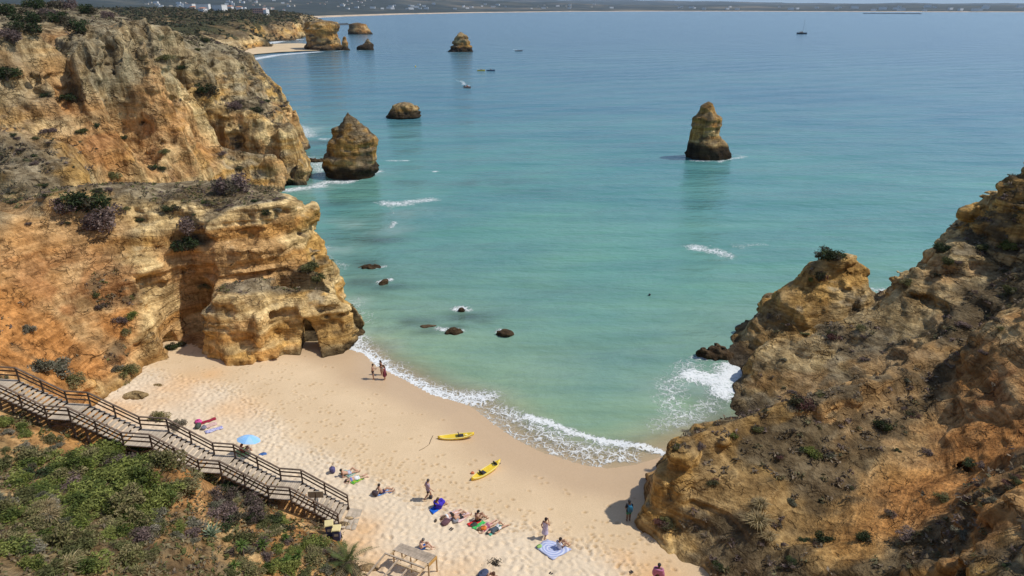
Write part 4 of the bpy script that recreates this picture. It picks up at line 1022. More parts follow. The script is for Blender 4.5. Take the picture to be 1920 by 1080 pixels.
# ------------------------------------------------------------------ far headlands behind the tall cliff
def build_far_headlands():
    T = Tin((1.0, 0, .7))
    T.line([(-150, 300, -1), (-165, 400, -1), pz(380, 112, 0), pz(440, 103, 0), pz(470, 97, 0), pz(487, 92, 0), pz(482, 84, 0), pz(500, 78, 0), pz(545, 76, 0), pz(562, 70, 0), pz(570, 66, 0), (-285, 1150, -1), (-360, 1500, -1), (-520, 1900, -1)], .7, veg=0)
    T.line([(-135, 300, -6), (-150, 400, -6), (-180, 470, -6), (-190, 560, -6), (-196, 600, -6), (-208, 650, -6), (-230, 690, -6), (-238, 770, -6), (-240, 860, -6), (-250, 940, -6), (-255, 1000, -6), (-265, 1150, -6), (-340, 1500, -6), (-500, 1900, -6)], .5)
    T.line([(-185, 300, 20), (-196, 400, 20), py_(350, 92, 520), py_(415, 82, 560), py_(445, 72, 600), py_(475, 62, 640), py_(487, 66, 650), py_(482, 62, 740), py_(505, 45, 800), py_(545, 42, 840), py_(562, 46, 920), (-320, 1100, 20), (-400, 1500, 22), (-560, 1900, 24)], 1.0, veg=.2)
    T.line([(-215, 300, 26), (-225, 400, 26), py_(340, 52, 560), py_(400, 46, 640), py_(450, 38, 700), py_(500, 36, 860), py_(545, 34, 960), (-380, 1200, 26), (-480, 1500, 28), (-640, 1900, 30)], .8, veg=.9)
    T.line([(-300, 300, 30), (-310, 400, 30), py_(300, 40, 640), py_(350, 30, 760), py_(420, 29, 900), (-460, 1200, 30), (-600, 1500, 32), (-760, 1900, 34)], .6, veg=.6, soil=.4)
    T.pt((-560, 260, 36)); T.pt((-700, 900, 36), veg=.9); T.pt((-900, 1400, 40), veg=.9); T.pt((-950, 1950, 44), veg=.9); T.pt((-60, 260, -8)); T.pt((-100, 1950, -8)); T.pt((-950, 260, 40))
    V, F, A = land_mesh(T, (-560, -150, 290, 1300), 1.7, -2, 44, 800, amp=.8, strata=.9, blur=2.5, hres=2.5, fl=1.3, k=3.2, lowf=.4)
    N = vert_normals(V, F)
    c = rock_tint(V, N, A, 43, tide=None, grey=.35, pale=.6, k=5)
    vg = sstep(.30, .5, A[3] + .7 * fbm(V, 26, 5, 51)) * sstep(.25, .6, N[:, 2] + .3 * fbm(V, 9, 3, 52))
    c = lerp(c, lerp(np.repeat(np.array((.055, .060, .028))[None], len(V), 0), np.array((.15, .115, .06)), sstep(-.1, .35, fbm(V, 18, 4, 53))), vg * .92)
    c = lerp(c, TIDE * 1.3, sstep(3, 1, V[:, 2] + 1.2 * fbm(V, 8, 2, 5)) * .85)
    o = mesh_obj('headland', V, F, M_ROCK_FAR, cols={'tint': c})
    tag(o, 'distant headlands with scrub on top stepping back along the shore', kind='structure')
    add_land(o, V, F)
    pts = [pz(448, 104, .3), pz(470, 103, .3), pz(520, 98.5, .3), pz(570, 96, .3), pz(600, 95, .3), pz(590, 84, .8), pz(560, 81.5, .8), pz(520, 82.5, .8), pz(490, 83.5, 1.0), pz(476, 90, 1.4), pz(455, 96, 1.4)]
    bm = bmesh.new(); bm.faces.new([bm.verts.new((p[0], p[1], p[2] + .3)) for p in pts])
    bmesh.ops.triangulate(bm, faces=bm.faces[:]); bmesh.ops.subdivide_edges(bm, edges=bm.edges[:], cuts=3, use_grid_fill=True)
    for v in bm.verts: v.co.z += random.uniform(-.08, .1)
    me = bpy.data.meshes.new('far_beach'); bm.to_mesh(me); bm.free()
    me.materials.append(plain('far_sand', (.62, .47, .29), .95, .08, .05, obj=False))
    tag(link(bpy.data.objects.new('far_beach', me)), 'small sandy beach between the far headland and the square rock', kind='structure')
build_far_headlands()

# ------------------------------------------------------------------ the far bay: beach, town land and hills
COAST = [(-1500, 1600), (-760, 1950), pz(556, 37, 0)[:2], pz(600, 33, 0)[:2], pz(660, 30.5, 0)[:2], pz(760, 27, 0)[:2], pz(900, 24, 0)[:2], pz(1060, 22, 0)[:2], pz(1250, 21.2, 0)[:2], (2900, 5000), (4400, 4700), (8000, 5200), (20000, 7000)]
COAST = np.array(COAST, float)
def coast_dist(x, y):
    return -line_side(COAST, x, y)
def far_height(x, y):
    d = coast_dist(x, y)
    P = np.stack([x, y, 0 * x], 1)
    left = sstep(900, -900, x - .05 * y)
    z = 3.0 * sstep(0, 60, d) + 9 * sstep(80, 400, d) + (30 + 60 * left) * sstep(150, 2300, d) * (1 + .55 * fbm(P, 900, 4, 71)) + 55 * sstep(3500, 9000, d) * (.55 + .9 * fbm(P, 2600, 4, 72)) + 170 * sstep(12000, 17000, y + .25 * x) * sstep(6000, 0, np.abs(x - 900)) * (.5 + .7 * fbm(P, 3000, 4, 73))
    z = z + 4 * fbm(P, 120, 3, 74) * sstep(200, 700, d)
    return np.where(d < 0, np.maximum(d * .05, -6), z), d
def build_far_coast():
    th = np.linspace(R(-44), R(44), 620); rr = np.concatenate([np.geomspace(1500, 9000, 230), np.geomspace(9200, 26000, 60)])
    TH, RR = np.meshgrid(th, rr, indexing='ij'); x = (RR * np.sin(TH)).ravel(); y = (RR * np.cos(TH)).ravel()
    z, d = far_height(x, y)
    P = np.stack([x, y, 0 * x], 1)
    sand = sstep(95, 55, d); n = fbm(P, 260, 4, 81); n2 = fbm(P, 700, 3, 82)
    c = lerp(np.repeat(np.array((.020, .028, .020))[None], len(x), 0), np.array((.065, .065, .045)), sstep(.05, .4, n))
    c = lerp(c, np.array((.26, .20, .13)), sstep(.3, .6, n2) * .5)
    c = lerp(c, np.array((.62, .47, .33)), sand)
    nx, ny = TH.shape; I = np.arange(nx * ny).reshape(nx, ny)
    F = np.stack([I[:-1, :-1], I[:-1, 1:], I[1:, 1:], I[1:, :-1]], -1).reshape(-1, 4)
    F = F[(d[F] > -120).any(1)]; used, inv = np.unique(F, return_inverse=True); F = inv.reshape(F.shape); V = np.stack([x, y, z + .3], 1)[used]
    m, nt, b, o = new_mat('far_land'); N = NT(nt)
    nz = N.noise(N.pos(), .02, 6, .7).outputs[0]
    nt.links.new(N.mix(1.0, N.attr('tint').outputs['Color'], N.mix(N.mapr(nz, .3, .7), (.55, .6, .55), (1.4, 1.35, 1.3)), 'MULTIPLY'), b.inputs['Base Color']); b.inputs['Roughness'].default_value = .95
    ob = mesh_obj('hills', V, F.astype(np.int32), m, cols={'tint': c[used]})
    tag(ob, 'low wooded hills behind the long sandy beach across the bay', kind='structure')
    add_land(ob, V, F)
build_far_coast()

# houses of the town
def house_proto(w, d, h, storeys, roofmat, wallmat, hip):
    root = empty('house'); t = .25
    mb = MB()
    mb.box((0, 0, h / 2 - 3), (w, d, h + 6)); mb.build('wall', wallmat, root)
    r = MB()
    if hip:
        e = .6
        r.add([(-w / 2 - e, -d / 2 - e, h), (w / 2 + e, -d / 2 - e, h), (w / 2 + e, d / 2 + e, h), (-w / 2 - e, d / 2 + e, h), (-w / 2 + d / 2.2, 0, h + d * .2), (w / 2 - d / 2.2, 0, h + d * .2)], [(0, 1, 5, 4), (1, 2, 5), (2, 3, 4, 5), (3, 0, 4), (3, 2, 1, 0)])
    else:
        r.box((0, 0, h + .3), (w + .4, d + .4, .6))
    r.build('roof', roofmat, root)
    return root
M_WIN = plain('far_window', (.10, .12, .14), .25, .1, 1, .5)
M_WHITE = plain('whitewash', (.78, .77, .74), .85, .06, .3)
M_CREAM = plain('cream_render', (.68, .58, .46), .85, .08, .3)
M_PINK = plain('pink_render', (.66, .36, .26), .85, .08, .3)
M_TILE = plain('roof_tile', (.42, .20, .12), .9, .2, .8)
M_FLAT = plain('flat_roof', (.62, .60, .57), .9, .1, .5)
HP = [house_proto(14, 10, 6.5, 2, M_TILE, M_WHITE, True), house_proto(22, 12, 9.5, 3, M_FLAT, M_WHITE, False), house_proto(11, 9, 3.8, 1, M_TILE, M_CREAM, True), house_proto(34, 13, 12.5, 4, M_FLAT, M_WHITE, False), house_proto(18, 12, 7, 2, M_FLAT, M_CREAM, False)]
HL = ['small white tile roofed house', 'white flat roofed block', 'low cream tile roofed bungalow', 'long white apartment block', 'cream flat roofed house']
HG = ['white tile roofed houses', 'white blocks', 'cream bungalows', 'long apartment blocks', 'cream flat roofed houses']
hr = random.Random(4)
spots = []
def band(where, n, x0, x1, y0, y1, kinds, sc=1.0):
    for _ in range(n): spots.append((hr.uniform(x0, x1), hr.uniform(y0, y1), hr.choice(kinds), sc * hr.uniform(.85, 1.2), where))
band('beyond the clifftop, left of the pink hotel', 14, 275, 350, 6, 15, (1, 3, 4)); band('just left of the pink hotel', 12, 350, 440, 8, 22, (0, 1, 2)); band('around and above the pink hotel', 30, 420, 560, 1, 20, (0, 1, 2, 4)); band('on the hill right of the pink hotel', 16, 555, 700, 1, 14, (0, 2, 4)); band('behind the near end of the long beach', 14, 640, 800, 10, 18, (1, 3, 3)); band('behind the long beach above the stubby stack', 18, 760, 930, 7, 18, (1, 3, 1)); band('behind the middle of the long beach', 12, 920, 1080, 8, 17, (1, 3, 4)); band('on the far shore straight ahead', 12, 1060, 1300, 6, 17, (1, 4, 3), 1.4); band('on the far shore above the tall lone stack', 10, 1300, 1560, 12, 19, (1, 3), 1.5); band('on the far shore near the breakwater', 20, 1560, 1920, 14, 21, (1, 3), 1.7)
used = set()
for (a, b, kd, sc, where) in spots:
    h_ = hit(a, b, ('hills', 'headland'))
    if not h_ or h_[0].y < 700: continue
    p = h_[0]
    if p.y > 11000: continue
    o = HP[kd] if kd not in used else copy_tree(HP[kd])
    used.add(kd)
    o.location = (p.x, p.y, p.z - .2); o.rotation_euler = (0, 0, hr.uniform(-.5, .5)); o.scale = (sc * .8,) * 3
    tag(o, HL[kd] + ' ' + where, 'house', HG[kd] + ' ' + where)
for kd in range(5):
    if kd not in used:
        for ch in list(HP[kd].children): bpy.data.objects.remove(ch)
        bpy.data.objects.remove(HP[kd])
def hotel():
    p = hit(487, 27, ('headland', 'hills'))[0]
    root = empty('hotel', (p.x, p.y, p.z - .3), -.2); s = p.y / 1280.0
    W, Hh = 20 * s, 10 * s
    MB().box((0, 0, Hh / 2 - 2), (W, W * .5, Hh + 4)).build('wall', M_PINK, root)
    MB().box((W * .65, .1, Hh * .42 - 2), (W * .28, W * .5, Hh * .84 + 4)).build('side_wing', M_WHITE, root)
    MB().box((0, 0, Hh + .3), (W + .6, W * .5 + .6, .6)).build('roof', M_FLAT, root)
    for i in range(5):
        for j in range(3): MB().box((-W / 2 + (i + .5) * W / 5, -W * .25 - .07, (j + .5) * Hh / 3), (W / 9, .14, Hh / 7)).build('window', M_WIN, root)
    tag(root, 'big salmon pink hotel on the far headland plateau', 'hotel')
hotel()
def villa():
    h_ = hit(141, 8)
    p = h_[0]
    root = empty('villa', (p.x, p.y + 2, p.z - .2), -.3)
    MB().box((0, 0, .5), (7, 5, 5)).build('wall', M_CREAM, root)
    r = MB(); r.add([(-4, -3, 3), (4, -3, 3), (4, 3, 3), (-4, 3, 3), (-1.2, 0, 4.2), (1.2, 0, 4.2)], [(0, 1, 5, 4), (1, 2, 5), (2, 3, 4, 5), (3, 0, 4), (3, 2, 1, 0)]); r.build('roof', M_TILE, root)
    for x in (-2, 0, 2): MB().box((x, -2.55, 1.4), (.9, .1, 1.1)).build('window', M_WIN, root)
    tag(root, 'cream villa half hidden behind bushes on the clifftop', 'house')
villa()
def breakwater(a, b, w, h, label, name):
    a, b = Vector(pz(*a, 0)), Vector(pz(*b, 0)); mb = MB(); n = 26
    for i in range(n):
        t = i / (n - 1); c = a.lerp(b, t)
        rr = Euler((random.uniform(-.3, .3), random.uniform(-.3, .3), random.uniform(0, 3))).to_matrix()
        mb.box(c + Vector((0, 0, h * .3)), ((b - a).length / n * 1.7, w, h * random.uniform(.9, 1.4)), Euler((0, 0, math.atan2(b.y - a.y, b.x - a.x) + random.uniform(-.1, .1))).to_matrix(), .75)
    tag(mb.build(name, plain('breakwater_stone', (.10, .10, .10), .9, .3, .1)), label, 'breakwater')
breakwater((1622, 25.5), (1724, 26.2), 20, 3.5, 'long dark stone breakwater off the far beach', 'breakwater')
breakwater((625, 47), (651, 46.2), 6, 3, 'short dark jetty behind the flat topped far rock', 'jetty')
# ------------------------------------------------------------------ plants
KINDS = {'green': [(.15, .18, .035), (.21, .235, .06), (.09, .12, .028)], 'dark': [(.040, .060, .022), (.065, .085, .030), (.085, .075, .045)], 'grey': [(.22, .205, .145), (.16, .155, .10), (.28, .25, .18)],
         'purple': [(.16, .115, .10), (.21, .155, .13), (.11, .095, .06)], 'olive': [(.18, .18, .065), (.13, .135, .05), (.24, .21, .095)], 'maroon': [(.13, .06, .05), (.10, .06, .045), (.07, .07, .03)]}
def leaves(rs, C, size, tints, up=.35):
    n = len(C)
    a = rs.normal(0, 1, (n, 3)); a[:, 2] = np.abs(a[:, 2]) * .5; a /= np.linalg.norm(a, axis=1, keepdims=True)
    b = rs.normal(0, 1, (n, 3)); b -= a * (a * b).sum(1, keepdims=True); b /= np.linalg.norm(b, axis=1, keepdims=True)
    s = size * rs.uniform(.6, 1.4, (n, 1))
    V = np.stack([C - a * s, C + b * s * .42, C + a * s, C - b * s * .42], 1).reshape(-1, 3)
    F = np.arange(4 * n).reshape(n, 4)
    t = np.repeat(tints, 4, 0)
    return V, F, t
def shrub_proto(kind, seed, n=1500, size=.075, lobes=9, flat=.72):
    rs = np.random.RandomState(seed); root = empty('shrub')
    L = []
    for i in range(lobes):
        a = rs.uniform(0, 2 * np.pi); r = rs.uniform(.0, .66) ** .8
        L.append((r * np.cos(a), r * np.sin(a), flat * rs.uniform(.25, .75) * (1 - .5 * r * r), rs.uniform(.24, .46), rs.randint(3)))
    C, Tn = [], []
    pal = np.array(KINDS[kind])
    for (x, y, z, r, t) in L:
        m = int(n * r * r / sum(q[3] ** 2 for q in L))
        d = rs.normal(0, 1, (m, 3)); d /= np.linalg.norm(d, axis=1, keepdims=True)
        C.append(np.array([x, y, z]) + d * r * rs.uniform(.45, 1.08, (m, 1)) * np.array([1, 1, .8]))
        base = pal[t] * rs.uniform(.85, 1.15)
        Tn.append(base * rs.uniform(.65, 1.4, (m, 1)))
    C, Tn = np.concatenate(C), np.concatenate(Tn); C[:, 2] = np.maximum(C[:, 2], -.12)
    V, F, t = leaves(rs, C, size, Tn)
    mesh_obj('foliage', V, F, M_LEAF, root, smooth=False, cols={'tint': t})
    st = MB()
    for (x, y, z, r, _) in L: st.tube([(0, 0, -.15), (x * .4, y * .4, z * .5), (x, y, z)], [.05, .03, .012], 5)
    st.build('stem', M_TWIG, root)
    return root
M_TWIG = plain('twig_bark', (.16, .12, .085), .9, .25, 8)
def straw_proto(seed, cols, n=420, h=.9, name='grass_tuft'):
    rs = np.random.RandomState(seed)
    V, F, T = [], [], []
    for i in range(n):
        a = rs.uniform(0, 6.28); r = rs.uniform(0, .35); q = rs.uniform(.2, 1.0); hh = h * rs.uniform(.5, 1.1)
        b0 = np.array([r * np.cos(a), r * np.sin(a), -.08]); out = np.array([np.cos(a + rs.normal(0, .5)), np.sin(a + rs.normal(0, .5)), 0]); w = np.array([-out[1], out[0], 0]) * .016
        p1 = b0 + out * .25 * q * hh + np.array([0, 0, .6 * hh]); p2 = b0 + out * .75 * q * hh + np.array([0, 0, hh * (.95 - .4 * q)])
        k = len(V); V += [b0 - w, b0 + w, p1 + w, p1 - w, p2]; F += [(k, k + 1, k + 2, k + 3), (k + 3, k + 2, k + 4)]
        c = np.array(cols[rs.randint(len(cols))]) * rs.uniform(.7, 1.3); T += [c] * 5
    o = mesh_obj(name, V, F, M_LEAF, None, smooth=False, cols={'tint': np.array(T)})
    return o
PROTO = {k: [shrub_proto(k, 900 + 10 * i + j) for j in range(2)] for i, k in enumerate(KINDS)}
USED = set()
prs = random.Random(9)
def plant(kind, p, r, label, cat='shrub', group=None, squash=1.0, sink=.12):
    pr = PROTO[kind][prs.randrange(len(PROTO[kind]))]
    if pr.name in USED: o = copy_tree(pr)
    else: USED.add(pr.name); o = pr
    o.location = (p[0], p[1], p[2] - sink * r); s = prs.uniform(.92, 1.08)
    o.rotation_euler = (prs.uniform(-.12, .12), prs.uniform(-.12, .12), prs.uniform(0, 6.28)); o.scale = (r * s, r * s * prs.uniform(.85, 1.15), r * squash * prs.uniform(.85, 1.15))
    tag(o, label, cat, group)
    return o
def plant_px(a, b, kind, r, label, group=None, squash=1.0, sink=.12):
    h_ = hit(a, b + 3)
    if h_: return plant(kind, h_[0] - h_[1] * .0, r, label, 'shrub', group, squash, sink)
# shrubs one can single out
for a in [(152, 388, 'dark', 3.0, 'large dark green bush on the shelf above the orange slope'), (203, 416, 'purple', 2.5, 'dry purple bush beside the large dark green bush on the shelf'), (120, 388, 'purple', 1.5, 'greyish bush at the seaward-most left end of the shelf above the orange slope'),
          (436, 354, 'purple', 2.6, 'round purple brown bush crowning the headland skyline'), (350, 428, 'purple', 2.1, 'purple creeper bush at the brow over the alcove'), (356, 458, 'dark', 1.7, 'dark hanging bush just under the brow of the alcove'), (322, 392, 'dark', 1.2, 'dark green bush on the headland top above the alcove'),
          (578, 504, 'olive', 1.7, 'olive bush on the ledge of the lower rock block'), (594, 524, 'olive', 1.3, 'green bush spilling over the ledge edge of the lower block'), (500, 400, 'dark', .8, 'dark bush on the upper block near its sunlit corner'), (518, 392, 'grey', .8, 'grey bush at the top corner of the upper block'),
          (388, 535, 'olive', .9, 'small olive bush on the ledge left of the lower block'), (320, 652, 'dark', .95, 'dark green bush beside the small cave mouth'), (338, 645, 'dark', .8, 'dark bush in the shade of the alcove floor'), (250, 590, 'green', .85, 'green bush low on the rocky rib'), (226, 600, 'purple', .8, 'purple bush low on the rocky rib'), (236, 622, 'olive', .75, 'olive bush just above the small cave'),
          (182, 552, 'olive', .9, 'olive bush halfway up the orange slope'), (190, 572, 'purple', .9, 'purple bush halfway up the orange slope'), (50, 618, 'grey', .9, 'grey bush alone on the open orange slope'), (240, 695, 'olive', 1.15, 'rounded bush at the foot of the orange slope by the sand'), (222, 690, 'grey', .8, 'grey bush beside the rounded bush at the slope foot'),
          (108, 692, 'grey', 1.7, 'big grey green bush behind the top flight of stairs'), (72, 690, 'grey', 1.4, 'grey green bush behind the topmost stair landing'), (140, 715, 'olive', 1.2, 'olive bush behind the stairs above their second landing'), (298, 782, 'olive', 1.1, 'rounded bush behind the railing above the pink towels'), (332, 798, 'grey', .9, 'grey bush behind the railing nearest the towels'),
          (1556, 482, 'dark', 1.7, 'dome shaped dark green bush on the peak of the spur'), (1545, 520, 'maroon', 1.2, 'maroon bush just below the peak of the spur'), (1520, 522, 'green', .45, 'tiny green bush on the flank of the spur'), (1768, 468, 'dark', 1.3, 'dark bush leaning out from the ridge skyline'), (1776, 490, 'olive', .9, 'olive bush just below the ridge skyline'), (1702, 528, 'olive', .8, 'olive bush low on the ridge skyline near the saddle'),
          (1840, 465, 'olive', 1.2, 'olive bush high on the shaded ridge'), (1884, 462, 'green', 1.0, 'green bush high on the shaded ridge near the frame edge'), (1893, 545, 'olive', 1.0, 'bright olive bush in the hollow behind the orange wall'), (1518, 845, 'green', .75, 'green bush in the middle of the brown knob'), (1422, 805, 'olive', .6, 'pale olive bush near the brow of the knob'), (1268, 838, 'olive', .5, 'small pale bush on the seaward corner of the knob'), (1374, 815, 'green', .45, 'little green bush along the brow of the knob'),
          (1500, 760, 'maroon', 1.0, 'maroon brown bush behind the brow of the knob'), (1560, 628, 'maroon', .9, 'maroon bush on the second spur crest'), (1650, 800, 'dark', .9, 'dark bush in the gully below the orange wall'), (1620, 1010, 'dark', .8, 'dark bush on the ledge under the orange wall'), (1540, 1012, 'dark', .8, 'dark bush at the foot of the shaded gully'),
          (385, 172, 'dark', 3.2, 'green bush patch on the ledge of the tall cliff'), (440, 200, 'purple', 2.0, 'brown bush on the roof of the cliff point'), (482, 206, 'dark', 1.6, 'dark bush on the edge of the cliff point'), (146, 52, 'dark', 3.0, 'big dark bush at the lip of the cliff gully'), (12, 140, 'dark', 2.6, 'dark bush hanging on the cliff at the picture edge'), (180, 235, 'dark', 1.0, 'small dark bush low in the cliff gully'), (232, 256, 'dark', 1.0, 'small dark bush in the orange scree of the tall cliff'), (208, 330, 'olive', 1.6, 'olive bush at the foot of the tall cliff')]:
    plant_px(*a)
CL = 'bushes along the clifftop'
for i, (a, b, r) in enumerate([(60, 40, 3.2), (36, 55, 2.8), (88, 30, 3.4), (112, 38, 3.0), (20, 25, 3.0), (10, 70, 2.2), (75, 14, 3.5), (220, 20, 2.6), (200, 30, 2.2), (238, 12, 2.4), (165, 22, 3.0), (120, 12, 3.4), (182, 10, 3)]):
    plant_px(a, b, ('dark', 'dark', 'purple')[i % 3], r, 'dark bush on the clifftop above the gully' if i % 3 < 2 else 'brownish bush on the clifftop above the gully', CL)
# brown scrub bushes of the shaded cliff
for i in range(46):
    for _ in range(30):
        a, b = prs.uniform(1240, 1915), prs.uniform(440, 1075)
        h_ = hit(a, b, ('cliff',))
        if h_ and h_[0].x > 5 and h_[1].z > .45 and h_[0].z > 1.5: break
    else: continue
    k = ('purple', 'maroon', 'olive', 'dark', 'purple', 'grey')[i % 6]
    plant(k, h_[0], prs.uniform(.35, .8), {'purple': 'low brownish bush on the shaded cliff', 'maroon': 'low maroon bush on the shaded cliff', 'olive': 'low olive bush on the shaded cliff', 'dark': 'low dark green bush on the shaded cliff', 'grey': 'low grey bush on the shaded cliff'}[k], 'shrub', k + ' bushes of the shaded cliff', .6)
# bushes on the tall cliff and along the headland tops
for i in range(60):
    for _ in range(40):
        a, b = prs.uniform(0, 590), prs.uniform(15, 420)
        h_ = hit(a, b, ('cliff', 'headland'))
        if h_ and h_[0].y < 240 and h_[0].x < 0 and h_[1].z > .62 and h_[0].z > 3: break
    else: continue
    far = h_[0].y > 100; k = ('dark', 'purple', 'olive', 'purple', 'dark')[i % 5]
    plant(k, h_[0], prs.uniform(.9, 1.9) if far else prs.uniform(.35, .75), {'dark': 'dark', 'purple': 'brownish', 'olive': 'olive'}[k] + (' bush rooted on a ledge of the tall cliff' if far else ' low bush rooted on the headland'), 'shrub', k + (' bushes on ledges of the tall cliff' if far else ' bushes on the headland'), .65)
# thick planting on the hillside below the viewpoint
NICE = {'green': 'bright green', 'dark': 'dark green', 'grey': 'grey dry', 'purple': 'purplish dry', 'olive': 'olive green', 'maroon': 'maroon'}
def patch(where, n, poly, kinds, r0, r1, mind, squash=.85):
    got = []; tries = 0
    xs = [p[0] for p in poly]; ys = [p[1] for p in poly]
    while len(got) < n and tries < n * 40:
        tries += 1
        a, b = prs.uniform(min(xs), max(xs)), prs.uniform(min(ys), max(ys))
        ins = False
        for (x1, y1), (x2, y2) in zip(poly, poly[1:] + poly[:1]):
            if (y1 > b) != (y2 > b) and a < (x2 - x1) * (b - y1) / (y2 - y1) + x1: ins = not ins
        if not ins: continue
        h_ = hit(a, b, ('hillside',))
        if not h_ or any((h_[0] - q).length < mind for q in got): continue
        if any(abs(a - ax_) < 26 and -34 < b - ay_ < 22 for ax_, ay_ in ((388, 898), (350, 876), (396, 1005))): continue
        got.append(h_[0]); k = prs.choice(kinds)
        plant(k, h_[0], prs.uniform(r0, r1) * 1.22, NICE[k] + ' bush ' + where, 'shrub', NICE[k] + ' bushes ' + where, squash * prs.choice((.7, .9, 1.0, 1.35)))
patch('in the dense thicket below the upper stair flights', 38, [(100, 850), (250, 838), (340, 868), (345, 920), (290, 965), (180, 960), (60, 930), (0, 905), (0, 870)], ['green', 'green', 'green', 'green', 'green', 'olive', 'dark', 'green', 'purple', 'green', 'olive'], .75, 1.3, .85)
patch('in the thin green fringe under the dense thicket', 22, [(60, 930), (290, 965), (300, 1010), (150, 1010), (70, 980)], ['green', 'olive', 'green', 'grey'], .55, .95, .8)
patch('in the mixed planting at the lower left corner', 25, [(0, 905), (60, 935), (80, 1000), (260, 1010), (290, 1040), (200, 1078), (0, 1078)], ['grey', 'olive', 'green', 'green', 'olive', 'olive', 'green'], .5, 1.0, .75)
patch('in the dry clump beside the big agave', 16, [(395, 905), (460, 905), (490, 960), (480, 985), (400, 985), (385, 940)], ['purple', 'grey', 'purple', 'dark'], .6, 1.0, .7)
patch('in the green strip under the lowest landing', 10, [(460, 950), (560, 985), (520, 1000), (450, 985)], ['green', 'olive', 'dark'], .4, .7, .6)
patch('around the yuccas towards the palm', 26, [(420, 1010), (560, 1005), (640, 1040), (690, 1078), (420, 1078)], ['olive', 'grey', 'purple', 'olive', 'green'], .35, .75, .7)
patch('on the rise left of the blue green agave', 12, [(250, 975), (400, 985), (420, 1010), (330, 1020), (260, 1010)], ['grey', 'purple', 'olive', 'green'], .4, .8, .6)
patch('on the bare earth left of the thicket', 10, [(0, 790), (120, 830), (100, 850), (0, 850)], ['olive', 'green', 'grey'], .35, .6, .7)
patch('along the stair side of the thicket', 8, [(200, 845), (330, 850), (330, 870), (200, 870)], ['purple', 'grey', 'olive'], .6, .9, .7)
for k, v in PROTO.items():
    for o in v:
        if o.name not in USED:
            for ch in list(o.children): bpy.data.objects.remove(ch)
            bpy.data.objects.remove(o)
tuft = straw_proto(1, [(.50, .38, .20), (.40, .30, .16), (.30, .24, .12)])
tuft2 = straw_proto(2, [(.34, .29, .14), (.26, .25, .10), (.42, .34, .18)], 300, .7)
first = {tuft.name: True, tuft2.name: True}
for (a, b, r, src, lab, g) in [(1420, 985, 1.15, tuft, 'big straw coloured dry grass tuft on the brown knob', None), (1425, 950, .8, tuft, 'straw coloured dry grass tuft above the big tuft on the knob', None), (1440, 1010, .7, tuft, 'straw tuft at the lower side of the big tuft on the knob', None), (85, 960, .9, tuft, 'straw tuft on the bare knoll at the left of the hillside', None), (95, 975, .9, tuft, 'straw tuft below the bare knoll of the hillside', None),
                               (125, 1066, 1.0, tuft2, 'dry grass tuft at the bottom edge of the hillside', None), (260, 1075, .7, tuft2, 'dry grass tuft beside the orange rock at the bottom edge', None), (440, 945, .6, tuft2, 'dry grass tuft on the bare earth below the agaves', None), (520, 1000, .6, tuft2, 'dry grass tuft near the foot of the stairs', None), (590, 1035, .7, tuft2, 'dry grass tuft between the bins and the palm', None)]:
    h_ = hit(a, b)
    if not h_: continue
    o = src if first[src.name] else src.copy()
    if not first[src.name]: link(o)
    first[src.name] = False
    o.location = h_[0]; o.scale = (r * 1.2, r * 1.2, r); o.rotation_euler = (0, 0, prs.uniform(0, 6)); tag(o, lab, 'grass', g)

# low scrub nobody could count, one mass for each piece of land
def scrub(land, n, size, seed, pals, region=None, per=7, thr=.42, slope=.35, label='', vegw=1.0):
    rs = np.random.RandomState(seed); me = land.data
    V = np.empty(len(me.vertices) * 3, np.float32); me.vertices.foreach_get('co', V); V = V.reshape(-1, 3)
    Nn = np.empty(len(me.vertices) * 3, np.float32); me.vertices.foreach_get('normal', Nn); Nn = Nn.reshape(-1, 3)
    col = np.empty(len(me.vertices) * 4, np.float32); me.attributes['tint'].data.foreach_get('color', col); col = col.reshape(-1, 4)
    dk = sstep(.30, .12, col[:, :3].mean(1))
    m = (fbm(V, 3.0, 3, seed) * .5 + .5) * .6 + dk * .6 * vegw
    ok = (Nn[:, 2] > slope) & (m > thr) & (V[:, 2] > 1.2)
    if region is not None: ok &= region(V)
    idx = np.nonzero(ok)[0]
    if not len(idx): return
    idx = rs.choice(idx, min(n, len(idx)), replace=False)
    C = np.repeat(V[idx] + Nn[idx] * size * .25, per, 0) + rs.normal(0, size * .45, (len(idx) * per, 3)) * np.array([1, 1, .55])
    pal = np.array(pals)[rs.randint(len(pals), size=len(idx))] * rs.uniform(.7, 1.3, (len(idx), 1))
    v, f, t = leaves(rs, C, size * .5, np.repeat(pal, per, 0) * rs.uniform(.75, 1.25, (len(C), 1)))
    o = mesh_obj('scrub', v, f, M_LEAF, smooth=False, cols={'tint': t}); tag(o, label, kind='stuff')
byname = {o['label']: o for o in bpy.data.objects if 'label' in o.keys()}
L_head = [o for o in bpy.data.objects if o.get('label', '').startswith('golden limestone')][0]
L_cliff = [o for o in bpy.data.objects if o.get('label', '').startswith('tall weathered')][0]
L_right = [o for o in bpy.data.objects if o.get('label', '').startswith('brown scrubby')][0]
L_hill = [o for o in bpy.data.objects if o.get('label', '').startswith('scrub covered')][0]
DRYP = [(.17, .13, .085), (.13, .11, .062), (.21, .165, .105), (.12, .115, .055), (.16, .12, .095)]
GRP = [(.15, .16, .05), (.19, .18, .075), (.30, .25, .14), (.20, .155, .11), (.34, .27, .15)]
scrub(L_head, 3200, .30, 31, DRYP + GRP[:1], None, 7, .50, .35, 'low dry scrub clinging to the headland and orange slope')
scrub(L_cliff, 4200, .55, 32, DRYP, None, 7, .48, .35, 'low dark scrub on the ledges of the tall cliff')
